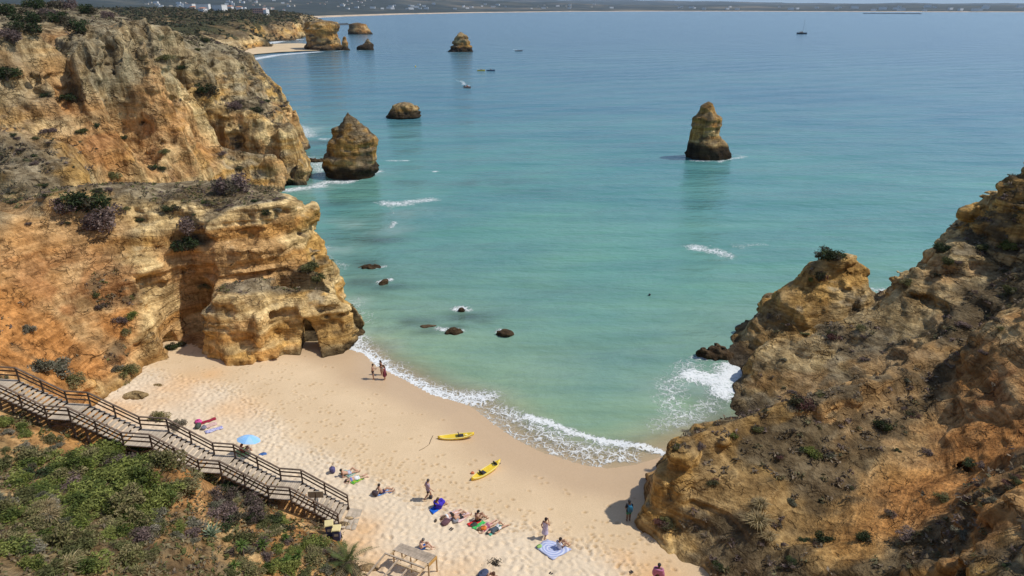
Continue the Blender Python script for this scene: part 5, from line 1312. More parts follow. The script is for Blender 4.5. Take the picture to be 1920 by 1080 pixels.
scrub(L_right, 1500, .30, 33, [(.19, .15, .10), (.15, .12, .075), (.23, .185, .125), (.15, .14, .07), (.18, .135, .11)], None, 13, .54, .30, 'low brown scrub covering the shaded cliff')
scrub(L_hill, 6000, .26, 34, GRP, lambda V: (V[:, 0] < -7) & (V[:, 1] > 17), 7, .34, .3, 'low green and straw scrub covering the hillside')

L_far = [o for o in bpy.data.objects if o.get('label', '').startswith('distant headlands')][0]
scrub(L_far, 3500, 3.2, 35, [(.06, .065, .03), (.09, .08, .04), (.13, .10, .055), (.045, .055, .025)], None, 7, .30, .45, 'dark scrub and low trees on the distant headlands')
# agaves: every leaf a blade of its own
def agave(p, r, n, seed, label, pale):
    rs = random.Random(seed); root = empty('agave_plant', p)
    V, F = [], []
    K = 7
    for i in range(K):
        t = i / (K - 1); w = .075 * (1 - t) ** .75 * (1 + 1.2 * t) + .002; x = t * .95; z = .12 * t + .25 * t * (1 - t) ; V += [(x, -w, z + .03), (x, 0, z), (x, w, z + .03)]
        if i: k = 3 * i; F += [(k - 3, k - 2, k + 1, k), (k - 2, k - 1, k + 2, k + 1)]
    if not hasattr(agave, 'me'):
        agave.me = {}
    if pale not in agave.me:
        o = mesh_obj('leaf', V, F, plain('agave_pale' if pale else 'agave_green', (.34, .36, .16) if pale else (.19, .24, .15), .55, .25, 4), root)
        md = o.modifiers.new('thick', 'SOLIDIFY'); md.thickness = .02
        dg = bpy.context.evaluated_depsgraph_get(); me = bpy.data.meshes.new_from_object(o.evaluated_get(dg)); o.modifiers.clear(); o.data = me
        agave.me[pale] = me; k0 = 1; o.rotation_euler = (0, -.4, 0); o.scale = (r,) * 3
    else: k0 = 0
    for i in range(k0, n):
        q = i / n; o = bpy.data.objects.new('leaf', agave.me[pale]); link(o, root)
        o.rotation_euler = (rs.uniform(-.1, .1), -(.05 + 1.15 * q + rs.uniform(-.1, .1)), i * 2.4 + rs.uniform(-.2, .2)); s = r * rs.uniform(.8, 1.1); o.scale = (s, s * 1.1, s)
    tag(root, label, 'agave')
for i, (a, b, r, n, lab, pale) in enumerate([(388, 898, 1.15, 30, 'big variegated agave beside the stair railing', 1), (350, 876, .85, 22, 'agave tucked against the stairs left of the biggest agave', 1), (396, 1005, .85, 26, 'blue green agave on the crest of the orange knoll', 0), (408, 880, .7, 18, 'smaller agave just behind the biggest one at the railing', 1)]):
    h_ = hit(a, b, ('hillside',))
    if h_: agave(h_[0] - Vector((0, 0, .05)), r, n, i, lab, pale)
# young yuccas: rosettes on short stalks
def yucca(p, h, r, seed, label):
    rs = random.Random(seed); root = empty('yucca_plant', p)
    MB().tube([(0, 0, -.2), (.02, .01, h * .5), (0, .03, h)], [.06, .05, .045], 7).build('stem', M_TWIG, root)
    V, F, T = [], [], []
    for i in range(60):
        a = rs.uniform(0, 6.28); e = rs.uniform(-.3, 1.4); L = r * rs.uniform(.7, 1.1)
        d = Vector((math.cos(a) * math.cos(e), math.sin(a) * math.cos(e), math.sin(e))); w = Vector((-math.sin(a), math.cos(a), 0)) * .03 * r / .5
        b0 = Vector((0, .03, h - .03)); k = len(V)
        V += [b0 - w * .6, b0 + w * .6, b0 + d * L * .5 + w, b0 + d * L * .5 - w, b0 + d * L + Vector((0, 0, -.06))]; F += [(k, k + 1, k + 2, k + 3), (k + 3, k + 2, k + 4)]
        c = np.array((.13, .20, .045)) * rs.uniform(.7, 1.4); T += [c] * 5
    mesh_obj('foliage', V, F, M_LEAF, root, False, cols={'tint': np.array(T)})
    tag(root, label, 'yucca')
for i, (a, b, h, r, lab) in enumerate([(457, 1045, .9, .5, 'tall stemmed yucca right of the blue green agave'), (492, 1030, .35, .5, 'yucca rosette higher up beside the tall stemmed one'), (506, 1072, .3, .5, 'yellow green yucca at the bottom edge of the slope'), (562, 1052, .5, .45, 'stemmed yucca midway between agave and palm'), (538, 1056, .3, .4, 'small yucca among dry bushes midway to the palm'), (440, 1068, .3, .45, 'bright yucca below the tall stemmed one'), (535, 1014, .3, .4, 'yucca rosette at the upper side of the slope below the stairs')]):
    h_ = hit(a, b, ('hillside',))
    if h_: yucca(h_[0], h, r, i, lab)
def palm(p, label):
    rs = random.Random(3); root = empty('palm_plant', p)
    MB().tube([(0, 0, -.3), (0, 0, .25), (.02, 0, .5)], [.24, .22, .16], 10).build('trunk', M_TWIG, root)
    for i in range(19):
        a = i * 2.4; e = 1.35 - 1.15 * (i / 19) ; L = rs.uniform(1.7, 2.3)
        V, F, T = [], [], []; K = 16; pts = []
        for k in range(K + 1):
            t = k / K; pts.append(Vector((L * (math.cos(e) * t + .10 * t * t), 0, L * (math.sin(e) * t - .42 * t * t) + .45)))
        green = np.array((.115, .145, .045)) if i < 13 else np.array((.24, .19, .10))
        for k in range(K):
            q, q2 = pts[k], pts[k + 1]; n0 = len(V)
            V += [q + Vector((0, -.02, 0)), q + Vector((0, .02, 0)), q2 + Vector((0, .015, 0)), q2 + Vector((0, -.015, 0))]; F += [(n0, n0 + 1, n0 + 2, n0 + 3)]; T += [green * .9] * 4
            if k < 2: continue
            for s in (-1, 1):
                l = .42 * math.sin(math.pi * min(1, (k + 2) / K * .95)) + .08; d = (q2 - q).normalized()
                tip = q + d * l * .75 + Vector((0, s * l * .7, -.12 * l + .05)); n0 = len(V)
                V += [q, q + d * .06, tip]; F += [(n0, n0 + 1, n0 + 2)]; T += [green * rs.uniform(.75, 1.35)] * 3
        o = mesh_obj('frond', V, F, M_LEAF, root, False, cols={'tint': np.array(T)})
        o.rotation_euler = (0, 0, a)
    tag(root, label, 'palm')
h_ = hit(652, 1066); palm(h_[0], 'young feathery palm at the foot of the slope beside the bins')
# ------------------------------------------------------------------ wooden stairs
M_TREAD = plain('weathered_boards', (.49, .405, .305), .85, .22, 2.5, .2, .01)
M_RAIL = plain('dark_timber', (.135, .095, .068), .8, .3, 3, .25, .01)
def wood_sharedbox(name, size, mat):
    o = MB().box((0, 0, 0), size).build(name, mat); me = o.data; bpy.data.objects.remove(o); return me
def build_stairs():
    K = [(-46, 688), (28, 688), (121, 735), (163, 735), (260, 783), (311, 784), (398, 831), (437, 833), (524, 879), (564, 881), (651, 929)]
    Yf = lambda a: 42.4 - 2.9 * a / 651.0
    P = [Vector(py_(a, b, Yf(a))) - Vector((0, 0, 1.0)) for a, b in K]
    for i in range(0, 10, 2):
        z = (P[i].z + P[i + 1].z) / 2; P[i].z = z; P[i + 1].z = z
    root = empty('wooden_staircase', (P[-1].x, P[-1].y - .95, P[-1].z)); O = Vector(root.location)
    ax = (P[-1] - P[1]); ax.z = 0; ax.normalize(); per = Vector((ax.y, -ax.x, 0))       # towards the camera
    W = 1.95
    ang = math.atan2(ax.y, ax.x)
    Q = [p - O for p in P]
    def put(name, me, loc, rot=(0, 0, 0), sc=(1, 1, 1)):
        o = bpy.data.objects.new(name, me); link(o, root); o.location = loc; o.rotation_euler = rot; o.scale = sc; return o
    tread = wood_sharedbox('step', (.30, W + .12, .045), M_TREAD); plank = wood_sharedbox('plank', (.135, W + .12, .04), M_TREAD)
    post = wood_sharedbox('post', (.085, .085, 1), M_RAIL); sup = wood_sharedbox('support_post', (.12, .12, 1), M_RAIL)
    def ground(v):
        h_ = drop(v.x + O.x, v.y + O.y, v.z + O.z - .05); return (h_[0].z - O.z) if h_ else v.z - 2
    def bar(name, a, b, w, h): return MB().bar(a, b, w, h).build(name, M_RAIL, root)
    rr = random.Random(2)
    for i in range(10):
        a, b = Q[i], Q[i + 1]
        run = Vector((b.x - a.x, b.y - a.y, 0)).length; d = Vector((b.x - a.x, b.y - a.y, 0)).normalized()
        if i % 2 == 0:                           # landing
            land_ = put('landing', None, a + per * W / 2)
            n = max(3, int(run / .145))
            for k in range(n):
                o = bpy.data.objects.new('plank', plank); link(o, land_); o.location = d * (run * (k + .5) / n) + Vector((0, 0, rr.uniform(-.004, .004))); o.rotation_euler = (0, 0, ang)
            for s in (.15, 1.0, 1.8): bar('joist', a + per * s + Vector((0, 0, -.11)), b + per * s + Vector((0, 0, -.11)), .07, .16)
        else:
            drop_ = a.z - b.z; n = max(6, round(drop_ / .172))
            for k in range(n):
                c = a + d * (run * (k + .5) / n) + Vector((0, 0, -drop_ * (k + 1) / (n + 1)))
                put('step', tread, c + per * W / 2 + Vector((0, 0, rr.uniform(-.004, .004))), (0, 0, ang), (run / n / .33, 1, 1))
            for s in (.02, W - .02): bar('stringer', a + per * s + Vector((0, 0, -.19)), b + per * s + Vector((0, 0, -.12)), .06, .24)
            for s in (.05, W - .05):
                m = a.lerp(b, .5) + per * s
                for t in (.25, .75):
                    m = a.lerp(b, t) + per * s; g = ground(m) - .2
                    if m.z - .25 - g > .25: put('support_post', sup, Vector((m.x, m.y, (g + m.z - .25) / 2)), (0, 0, ang), (1, 1, m.z - .25 - g))
        for side, s in (('far', 0.0), ('near', W)):
            aa, bb = a + per * s, b + per * s
            n = 1 if i % 2 == 0 else 2
            for k in range(0 if i == 0 else 1, n + 1) if i else range(0, n + 1):
                m = aa.lerp(bb, k / n)
                put('post', post, m + Vector((0, 0, .46)), (0, 0, ang), (1, 1, 1.12))
                if k == n or k == 0:
                    g = ground(m) - .2
                    if m.z - .1 - g > .25: put('support_post', sup, Vector((m.x, m.y, (g + m.z - .1) / 2)), (0, 0, ang), (1, 1, m.z - .1 - g))
            bar('handrail', aa + Vector((0, 0, 1.02)), bb + Vector((0, 0, 1.02)), .13, .05)
            bar('mid_rail', aa + Vector((0, 0, .74)), bb + Vector((0, 0, .74)), .04, .10)
            bar('mid_rail', aa + Vector((0, 0, .40)), bb + Vector((0, 0, .40)), .04, .10)
        if i % 2 == 0 and i:
            for s in (0.0, W):
                m = a + per * s; m2 = b + per * s; g = max(ground(m), ground(m2), m.z - 2.2)
                if m.z - g > .7: bar('brace', Vector((m.x, m.y, m.z - .2)), Vector((m2.x, m2.y, g + .1)), .05, .12)
                if m.z - g > .7: bar('brace', Vector((m2.x, m2.y, m.z - .2)), Vector((m.x, m.y, g + .1)), .05, .12)
    # boards laid on the sand at the bottom
    for k in range(3):
        c = Q[-1] + ax * (.25 + .34 * k) + per * W / 2 + Vector((0, 0, -.17 - .03 * k))
        put('bottom_board', tread, c, (0, .06, ang + .04 * k), (1.05, 1, 1.2))
    tag(root, 'long wooden staircase with dark railings and four landings down to the beach', 'staircase')
    return P, per, ax, W
STP, STPER, STAX, STW = build_stairs()

def on(a, b):                                    # the beach (or slope) under that spot
    h_ = hit(a, b, ('beach', 'hillside', 'headland', 'cliff')); return h_[0]
# ------------------------------------------------------------------ notice board on the last flight
def sign():
    p = STP[-2].lerp(STP[-1], .5) + STPER * (STW * .78); p.z -= .05
    root = empty('sign_board', p)
    m = plain('pale_board', (.46, .38, .27), .8, .12, 3); pm = plain('grey_blue_metal', (.22, .28, .36), .5, .1, 3, .4)
    MB().box((0, 0, 1.25), (1.05, .05, .52)).build('panel', m, root).rotation_euler = (.0, 0, .03)
    for x in (-.1, .1): MB().bar((x, .05, -.1), (x * .4, .04, 1.2), .06, .06).build('leg', pm, root)
    MB().box((0, -.035, 1.25), (.06, .03, .5)).build('batten', M_RAIL, root)
    tag(root, 'beige notice board seen from behind on the lowest flight of stairs', 'sign')
sign()
# ------------------------------------------------------------------ bins
def bin_(a, b, rz, label):
    root = empty('waste_bin', on(a, b), rz)
    bl = plain('blue_plastic', (.045, .075, .22), .45, .15, 3, .4); yl = plain('cream_lid', (.74, .62, .30), .5, .08, 3, .4); bk = plain('black_rubber', (.02, .02, .02), .7)
    m = MB().box((0, 0, .50), (.50, .56, .92), None, 1.0); v = m.v; m.v = [(x * (.82 if z < .5 else 1.04), y * (.80 if z < .5 else 1.04), z) for x, y, z in v]; m.build('body', bl, root)
    l = MB().box((0, 0, 1.0), (.60, .66, .09), None, .86); l.build('lid', yl, root)
    MB().bar((-.22, -.34, .99), (.22, -.34, .99), .03, .03).build('handle', bk, root)
    for x in (-.23, .23): MB().tube([(x - .03, .24, .10), (x + .03, .24, .10)], .10, 12).build('wheel', bk, root)
    MB().box((0, -.268, .62), (.26, .012, .20)).build('sticker', plain('sticker', (.55, .55, .5), .6), root)
    tag(root, label, 'bin', 'blue wheelie bins at the stair foot')
bin_(619, 1003, .25, 'blue wheelie bin with cream lid, the one closer to the stairs')
bin_(633, 1012, .1, 'blue wheelie bin with cream lid, the one closer to the palm')
# ------------------------------------------------------------------ broken wooden platform
def platform():
    z = 2.0; A, B, C, D = (Vector(pz(x, y, z + .75)) for x, y in ((737, 1031), (752, 1018), (818, 1041), (803, 1057)))
    root = empty('wooden_platform', ((A.x + C.x) / 2, (A.y + C.y) / 2, z)); O = Vector(root.location)
    A, B, C, D = (q - O for q in (A, B, C, D)); wood = plain('sun_bleached_wood', (.46, .375, .285), .85, .2, 3, .2, .01); tan = plain('tan_beam', (.54, .40, .24), .8, .2, 3)
    nrm = (D - A).normalized(); n = 8
    for i in range(n):
        t = (i + .5) / n; a = A.lerp(B, t); b = D.lerp(C, t); MB().bar(a, b, (B - A).length / n * .86, .035).build('plank', wood, root)
    dn = (A - B); dn.z = 0; dn.normalize()
    for t in (.02, .35, .66, .98): MB().bar(B.lerp(C, t) + Vector((0, 0, -.10)), A.lerp(D, t) + dn * .45 + Vector((0, 0, -.10)), .06, .14).build('joist', tan, root)
    f1 = [A + dn * .42 + Vector((-.25, .08, -.02)), D + dn * .42 + Vector((.05, 0, -.02))]; MB().bar(*f1, .10, .07).build('beam', wood, root)
    f2 = [A.lerp(D, .35) + dn * .8 + Vector((0, 0, -.06)), D + dn * .8 + Vector((.05, 0, -.06))]; MB().bar(*f2, .10, .07).build('beam', tan, root)
    for t in (-.08, .3, .66, 1.0):
        s = A.lerp(D, t) + dn * .5 + Vector((0, 0, -.06)); e = s + dn * 1.6 + Vector((0, 0, -.42)); MB().bar(s, e, .07, .12).build('ramp_beam', wood if t < .9 else tan, root)
    for q in (A, B, C, D, A.lerp(D, .5)):
        g = drop(q.x + O.x, q.y + O.y, O.z + 3); gz = (g[0].z - O.z - .2) if g else -.3
        MB().bar((q.x, q.y, gz), (q.x, q.y, q.z - .05), .09, .09, (1, 0, 0)).build('leg', tan, root)
    MB().bar(C + Vector((.03, -.05, -.13)), D + Vector((.03, 0, -.13)), .05, .22).build('end_board', plain('orange_board', (.50, .30, .10), .8, .2, 3), root)
    tag(root, 'broken weathered wooden platform with bare joists on the sand', 'platform')
platform()
# ------------------------------------------------------------------ kayaks
def kayak(pa, pb, label, seats, seed):
    a, b = on(*pa), on(*pb); c = (a + b) / 2; L = (b - a).length; ang = math.atan2(b.y - a.y, b.x - a.x)
    root = empty('kayak', c + Vector((0, 0, .0)), ang)
    yel = plain('yellow_plastic', (.80, .56, .035), .35, .08, 1.5, .5); wh = plain('worn_yellow', (.82, .70, .28), .45, .1, 2); blk = plain('dark_seat', (.035, .035, .045), .7, .2, 5)
    V, F = [], []; NS, NR = 21, 14
    for i in range(NS):
        t = i / (NS - 1) * 2 - 1; w = .37 * (1 - abs(t) ** 2.6) ** .75 + .012; sheer = .16 * abs(t) ** 3; h = .15
        for k in range(NR):
            an = 2 * math.pi * k / NR; y = math.cos(an) * w; z = math.sin(an)
            zz = (z * .14 + .18 if z > 0 else z * .18 + .18) + sheer
            if z > .5 and abs(t) < .72: zz -= .09 * (1 - (abs(y) / w)) * 1.6      # cockpit wells
            V.append((t * L / 2, y, zz))
    for i in range(NS - 1):
        for k in range(NR): F.append((i * NR + k, i * NR + (k + 1) % NR, (i + 1) * NR + (k + 1) % NR, (i + 1) * NR + k))
    F += [tuple(range(NR))[::-1], tuple((NS - 1) * NR + k for k in range(NR))]
    mesh_obj('hull', V, F, yel, root)
    for s in (1, -1): MB().tube([(t * L / 2, s * (.345 * (1 - abs(t) ** 2.6) ** .75), .245 + .16 * abs(t) ** 3) for t in np.linspace(-.88, .88, 15)], .035, 6).build('gunwale', wh, root)
    for x in seats:
        st = MB().box((x, 0, .235), (.40, .44, .05)).build('seat', blk, root)
        MB().box((x - .22, 0, .38), (.06, .42, .28), Euler((0, -.25, 0)).to_matrix()).build('backrest', blk, st)
    for x in (-L * .42, L * .42): MB().tube([(x - .06, 0, .36), (x, 0, .40), (x + .06, 0, .36)], .014, 6).build('handle', blk, root)
    MB().tube([(L * .28, 0, .262), (L * .28, 0, .28)], .12, 14).build('hatch', wh, root)
    tag(root, label, 'kayak', 'yellow kayaks on the sand')
kayak((821, 823), (889, 821), 'yellow kayak lying parallel to the waterline on smooth sand', (.45,), 1)
kayak((884, 902), (938, 872), 'yellow kayak with two dark seats angled towards the surf', (-.35, 1.25), 2)
# ------------------------------------------------------------------ towels, bags and other beach things
def cloth(name, quad, mat, label, cat, group=None, th=.035):
    P = [on(*q) for q in quad]; c = sum(P, Vector()) / 4; V, F = [], []; n = 9
    rs = random.Random(int(quad[0][0]))
    for i in range(n):
        for j in range(n):
            u, v = i / (n - 1), j / (n - 1); q = P[0].lerp(P[1], u).lerp(P[3].lerp(P[2], u), v)
            g = drop(q.x, q.y, q.z + 2, ('beach',)); z = (g[0].z if g else q.z)
            V.append((q.x - c.x, q.y - c.y, max(z, q.z - .03) - c.z + .03 + rs.uniform(0, .025)))
    for i in range(n - 1):
        for j in range(n - 1): k = i * n + j; F.append((k, k + n, k + n + 1, k + 1))
    if (Vector(V[n]) - Vector(V[0])).cross(Vector(V[1]) - Vector(V[0])).z < 0: F = [f[::-1] for f in F]
    o = mesh_obj(name, V, F, mat); o.location = c
    me = o.data; md = o.modifiers.new('thick', 'SOLIDIFY'); md.thickness = .018; md.offset = 1
    u = me.attributes.new('uvw', 'FLOAT_VECTOR', 'POINT'); u.data.foreach_set('vector', np.array([(i / (n - 1), j / (n - 1), 0) for i in range(n) for j in range(n)], np.float32).ravel())
    tag(o, label, cat, group); return o
def pattern(name, c1, c2, kind, sc):
    m, nt, b, o = new_mat(name); N = NT(nt); uv = N.attr('uvw').outputs['Vector']
    if kind == 'stripe': f = N.mapr(N.n('ShaderNodeTexWave', {'Vector': uv, 'Scale': sc, 'Distortion': 0.3}).outputs['Fac'], .4, .6)
    elif kind == 'ring':
        ce = N.n('ShaderNodeVectorMath', {0: uv, 1: (.5, .5, 0)}, operation='SUBTRACT').outputs[0]; ln = N.n('ShaderNodeVectorMath', {0: ce}, operation='LENGTH').outputs['Value']
        f = N.mapr(N.math('SINE', N.math('MULTIPLY', ln, sc)), -.4, .5)
    else: f = N.mapr(N.noise(uv, sc, 3, .6).outputs[0], .42, .58)
    nt.links.new(N.mix(f, c1, c2), b.inputs['Base Color']); b.inputs['Roughness'].default_value = .9; b.inputs['Specular IOR Level'].default_value = .1
    return m
TW = 'beach towels on the sand'
cloth('towel', [(374, 793), (404, 783), (406, 787), (376, 797)], pattern('maroon_towel', (.26, .02, .04), (.36, .04, .07), 'noise', 3), 'maroon beach towel, uppermost of the three laid together', 'towel', TW)
cloth('towel', [(379, 800), (405, 791), (408, 796), (383, 805)], pattern('pink_towel', (.60, .36, .33), (.66, .50, .44), 'noise', 9), 'faded pink towel in the middle of the three laid together', 'towel', TW)
cloth('towel', [(383, 809), (416, 799), (419, 804), (387, 814)], pattern('lilac_towel', (.22, .22, .50), (.66, .64, .74), 'noise', 8), 'lilac patterned towel, lowest of the three laid together', 'towel', TW)
cloth('towel', [(441, 846), (461, 840), (467, 852), (448, 858)], pattern('green_towel', (.25, .45, .18), (.42, .55, .25), 'stripe', 2), 'green towel under the blue parasol', 'towel', TW)
cloth('towel', [(636, 888), (648, 881), (668, 888), (654, 897)], pattern('teal_towel', (.10, .35, .30), (.60, .62, .50), 'stripe', 3), 'pale teal striped towel under the upper of the two sunbathers near the railing', 'towel', TW)
cloth('towel', [(649, 903), (676, 892), (684, 897), (662, 909)], pattern('leaf_green_towel', (.02, .28, .05), (.35, .50, .05), 'noise', 5), 'vivid green towel under the lower sunbather near the railing', 'towel', TW)
cloth('towel', [(701, 925), (724, 919), (735, 924), (706, 932)], pattern('blue_mat', (.10, .22, .55), (.30, .48, .75), 'stripe', 2), 'light blue mat under the person sitting alone near the stair foot', 'towel', TW)
cloth('towel', [(805, 957), (819, 945), (829, 952), (812, 965)], pattern('royal_towel', (.02, .12, .62), (.03, .18, .72), 'noise', 3), 'bright royal blue towel in front of the wrapped person', 'towel', TW)
cloth('towel', [(831, 969), (852, 957), (866, 963), (842, 978)], pattern('blush_towel', (.70, .50, .50), (.78, .68, .66), 'noise', 4), 'pale blush towel under the sunbather with white top', 'towel', TW)
cloth('towel', [(848, 974), (872, 962), (884, 967), (860, 981)], pattern('rose_towel', (.72, .48, .46), (.76, .60, .56), 'noise', 4), 'pale rose towel under the sunbather in dark trunks', 'towel', TW)
cloth('towel', [(875, 983), (896, 973), (902, 978), (884, 989)], pattern('red_towel', (.62, .03, .03), (.70, .06, .05), 'noise', 3), 'red towel beside the green one with a person sitting on it', 'towel', TW)
cloth('towel', [(884, 990), (905, 977), (911, 980), (893, 994)], pattern('emerald_towel', (.04, .42, .10), (.10, .52, .14), 'noise', 3), 'emerald green towel beside the red one', 'towel', TW)
cloth('towel', [(899, 992), (917, 980), (925, 984), (908, 998)], pattern('magenta_towel', (.48, .10, .30), (.58, .20, .36), 'stripe', 3), 'magenta striped towel with an orange bag on its corner', 'towel', TW)
cloth('towel', [(910, 1000), (934, 984), (944, 988), (920, 1006)], pattern('mint_towel', (.10, .45, .33), (.18, .52, .40), 'noise', 3), 'mint green towel at the end of the row of sunbathers', 'towel', TW)
cloth('blanket', [(1003, 1027), (1026, 1012), (1072, 1031), (1037, 1051)], pattern('mandala_blanket', (.36, .42, .66), (.60, .64, .78), 'ring', 46), 'large blue and white round patterned blanket at the edge of the dry sand', 'blanket')
def lump(a, b, s, col, label, cat, name, col2=None, group=None):
    p = on(a, b); lo = (-s[0] * 1.5, -s[1] * 1.5, -.1); hi = (s[0] * 1.5, s[1] * 1.5, s[2] * 1.6)
    L = Lattice(int(a * 7 + b), lo, hi, (.16, .16, .16))
    def fld(xs, ys, zz):
        return (1 - ((np.abs(xs[:, None, None]) / s[0]) ** 2.6 + (np.abs(ys[None, :, None]) / s[1]) ** 2.6 + (np.abs(zz[None, None, :] - s[2] * .5) / (s[2] * .62)) ** 2.6) ** (1 / 2.6)) * .3 + .05 * L.tile(xs, ys, zz)
    V, F = mesh_field(fld, lo, hi, .035)
    root = empty(name, p, random.uniform(0, 3))
    mesh_obj('body', V, F, plain(cat + '_' + str(a), col, .8, .25, 6), root)
    z = s[2] * 1.0
    MB().tube([(-s[0] * .5, 0, z * .95), (-s[0] * .3, .03, z * 1.3), (s[0] * .3, .03, z * 1.3), (s[0] * .5, 0, z * .95)], .018, 6).build('strap', plain('strap_' + str(a), col2 or tuple(c * .6 for c in col), .8), root)
    tag(root, label, cat, group)
lump(372, 792, (.36, .26, .2), (.75, .10, .36), 'hot pink beach bag at the head of the maroon towel', 'bag', 'beach_bag')
lump(372, 802, (.28, .22, .38), (.06, .075, .06), 'dark green backpack left of the pink towel', 'backpack', 'backpack')
lump(382, 804, (.24, .2, .25), (.20, .20, .26), 'grey bag between the backpack and the lilac towel', 'bag', 'beach_bag')
lump(623, 885, (.24, .22, .42), (.10, .09, .20), 'navy backpack standing alone near the upper railing end', 'backpack', 'backpack')
lump(704, 928, (.26, .2, .34), (.08, .06, .07), 'dark backpack at the end of the light blue mat', 'backpack', 'backpack')
lump(836, 981, (.36, .24, .24), (.16, .08, .10), 'dark plum bag in the sand below the blush towel', 'bag', 'beach_bag')
lump(854, 978, (.22, .2, .24), (.32, .33, .36), 'grey bag at the head of the rose towel', 'bag', 'beach_bag')
lump(817, 977, (.12, .1, .12), (.12, .09, .06), 'small brown pouch lying alone below the royal blue towel', 'bag', 'pouch')
lump(888, 986, (.26, .2, .16), (.05, .06, .05), 'dark bag on the red towel', 'bag', 'beach_bag')
lump(907, 992, (.22, .2, .2), (.78, .22, .04), 'orange bag on the magenta towel', 'bag', 'beach_bag')
lump(493, 853, (.34, .2, .16), (.06, .16, .42), 'blue bag in the sand beside the parasol', 'bag', 'beach_bag')
lump(886, 888, (.14, .12, .14), (.72, .22, .10), 'small orange red bucket beside the angled kayak', 'bucket', 'bucket')
lump(1011, 1026, (.2, .16, .16), (.38, .62, .20), 'lime green bag on the corner of the round patterned blanket', 'bag', 'beach_bag')
lump(906, 1079, (.36, .3, .3), (.07, .09, .16), 'dark blue bundle at the bottom edge of the beach', 'bag', 'beach_bag')
def flipflops(a, b, label):
    p = on(a, b); root = empty('flip_flops', p, random.uniform(0, 3)); m = plain('sandal_' + str(a), (.06, .05, .05), .8)
    for s in (-.07, .07):
        V = [(x, s + y, .03) for x, y in ((-.13, -.04), (.05, -.05), (.13, 0), (.05, .05), (-.13, .04))]
        mb = MB(); mb.add(V + [(x, y, z + .03) for x, y, z in V], [(4, 3, 2, 1, 0), (5, 6, 7, 8, 9)] + [(i, (i + 1) % 5, 5 + (i + 1) % 5, 5 + i) for i in range(5)]); o = mb.build('sole', m, root)
        MB().tube([(-.02, s - .04, .05), (.04, s, .1), (-.02, s + .04, .05)], .008, 5).build('strap', m, o)
    tag(root, label, 'sandals')
flipflops(847, 992, 'dark flip flops in the sand below the plum bag'); flipflops(1183, 1073, 'flip flops on the sand just outside the cliff shadow'); flipflops(1033, 1076, 'dark flip flops below the round patterned blanket')
def driftwood(pts, label, r=.03):
    P = [on(*q) + Vector((0, 0, .02)) for q in pts]; c = P[0]
    o = MB().tube([q - c for q in P], [r] * len(P), 6).build('driftwood_stick', plain('driftwood_' + str(pts[0][0]), (.20, .15, .10), .9)); o.location = c; tag(o, label, 'stick')
driftwood([(812, 817), (808, 825), (805, 833)], 'dark stick on the wet sand left of the upper kayak'); driftwood([(804, 834), (796, 840), (786, 845)], 'pale stick trailing away from the upper kayak', .02)
def weed():
    p = on(926, 1056); rs = np.random.RandomState(8); C = rs.normal(0, 1, (260, 3)) * np.array([.22, .16, .03]) + np.array([0, 0, .06])
    V, F, t = leaves(rs, C, .06, np.repeat(np.array((.10, .085, .07))[None], 260, 0) * rs.uniform(.5, 1.6, (260, 1))); o = mesh_obj('seaweed', V, F, M_LEAF, smooth=False, cols={'tint': t}); o.location = p
    tag(o, 'dark clump of dried seaweed on the trodden sand', 'seaweed')
weed()
def stones():
    for i, (a, b, s, lab) in enumerate([(255, 742, .9, 'flat pale rock half buried in the sand by the orange slope'), (296, 722, .35, 'small stone in the sand below the cave'), (645, 985, .45, 'flat stone beside the bottom boards of the stairs'), (655, 972, .3, 'small stone at the end of the bottom boards'), (690, 1065, .5, 'orange rock beside the young palm')]):
        p = on(a, b); lo = (-s * 1.8, -s * 1.2, -.3); hi = (s * 1.8, s * 1.2, s * .8); L = Lattice(1200 + i, lo, hi, (.4, .4, .3))
        V, F = mesh_field(lambda xs, ys, zz: (1 - np.sqrt((xs[:, None, None] / (s * 1.3)) ** 2 + (ys[None, :, None] / (s * .75)) ** 2 + (zz[None, None, :] / (s * .38)) ** 2)) * .5 + .12 * L.tile(xs, ys, zz), lo, hi, .07)
        cc = np.clip(np.array((.46, .36, .20) if i < 2 else (.40, .30, .18))[None] * (1 + .3 * fbm(V, .3, 3, i))[:, None], .05, .9); o = mesh_obj('stone', V, F, M_ROCK, cols={'tint': cc}); o.location = p; tag(o, lab, 'stone', 'stones on the sand')
stones()
def parasol():
    p = on(470, 853); root = empty('parasol', p); c1 = plain('sky_blue_cloth', (.26, .52, .84), .8, .06, 3); c2 = plain('pale_blue_cloth', (.36, .60, .88), .8, .06, 3); pole = plain('white_pole', (.7, .7, .7), .4, .05, 3)
    tilt = Euler((R(-14), R(10), 0)).to_matrix(); top = Vector((.1, .1, 1.75))
    MB().tube([(-.05, -.02, -.3), (0, .0, .8), top], .018, 8).build('pole', pole, root)
    n = 8; rad = .92
    for i in range(n):
        V, F = [], []
        for k in range(5):
            t = k / 4
            for j in range(5):
                a = 2 * math.pi * (i + j / 4) / n; sag = 1 - .04 * math.sin(math.pi * j / 4) * t; V.append(top + tilt @ Vector((math.cos(a) * rad * t * sag, math.sin(a) * rad * t * sag, .02 - .36 * t * t)))
        for k in range(4):
            for j in range(4): q = k * 5 + j; F.append((q, q + 5, q + 6, q + 1))
        o = mesh_obj('panel', V, F, c1 if i % 2 else c2, root)
        MB().tube([top + tilt @ Vector((0, 0, -.05)), top + tilt @ Vector((math.cos(2 * math.pi * i / n) * rad, math.sin(2 * math.pi * i / n) * rad, -.35))], .006, 4).build('rib', pole, root)
    MB().tube([top, top + tilt @ Vector((0, 0, .1))], [.02, .008], 6).build('finial', pole, root)
    tag(root, 'open light blue parasol on the sand just beyond the railing', 'parasol')
parasol()
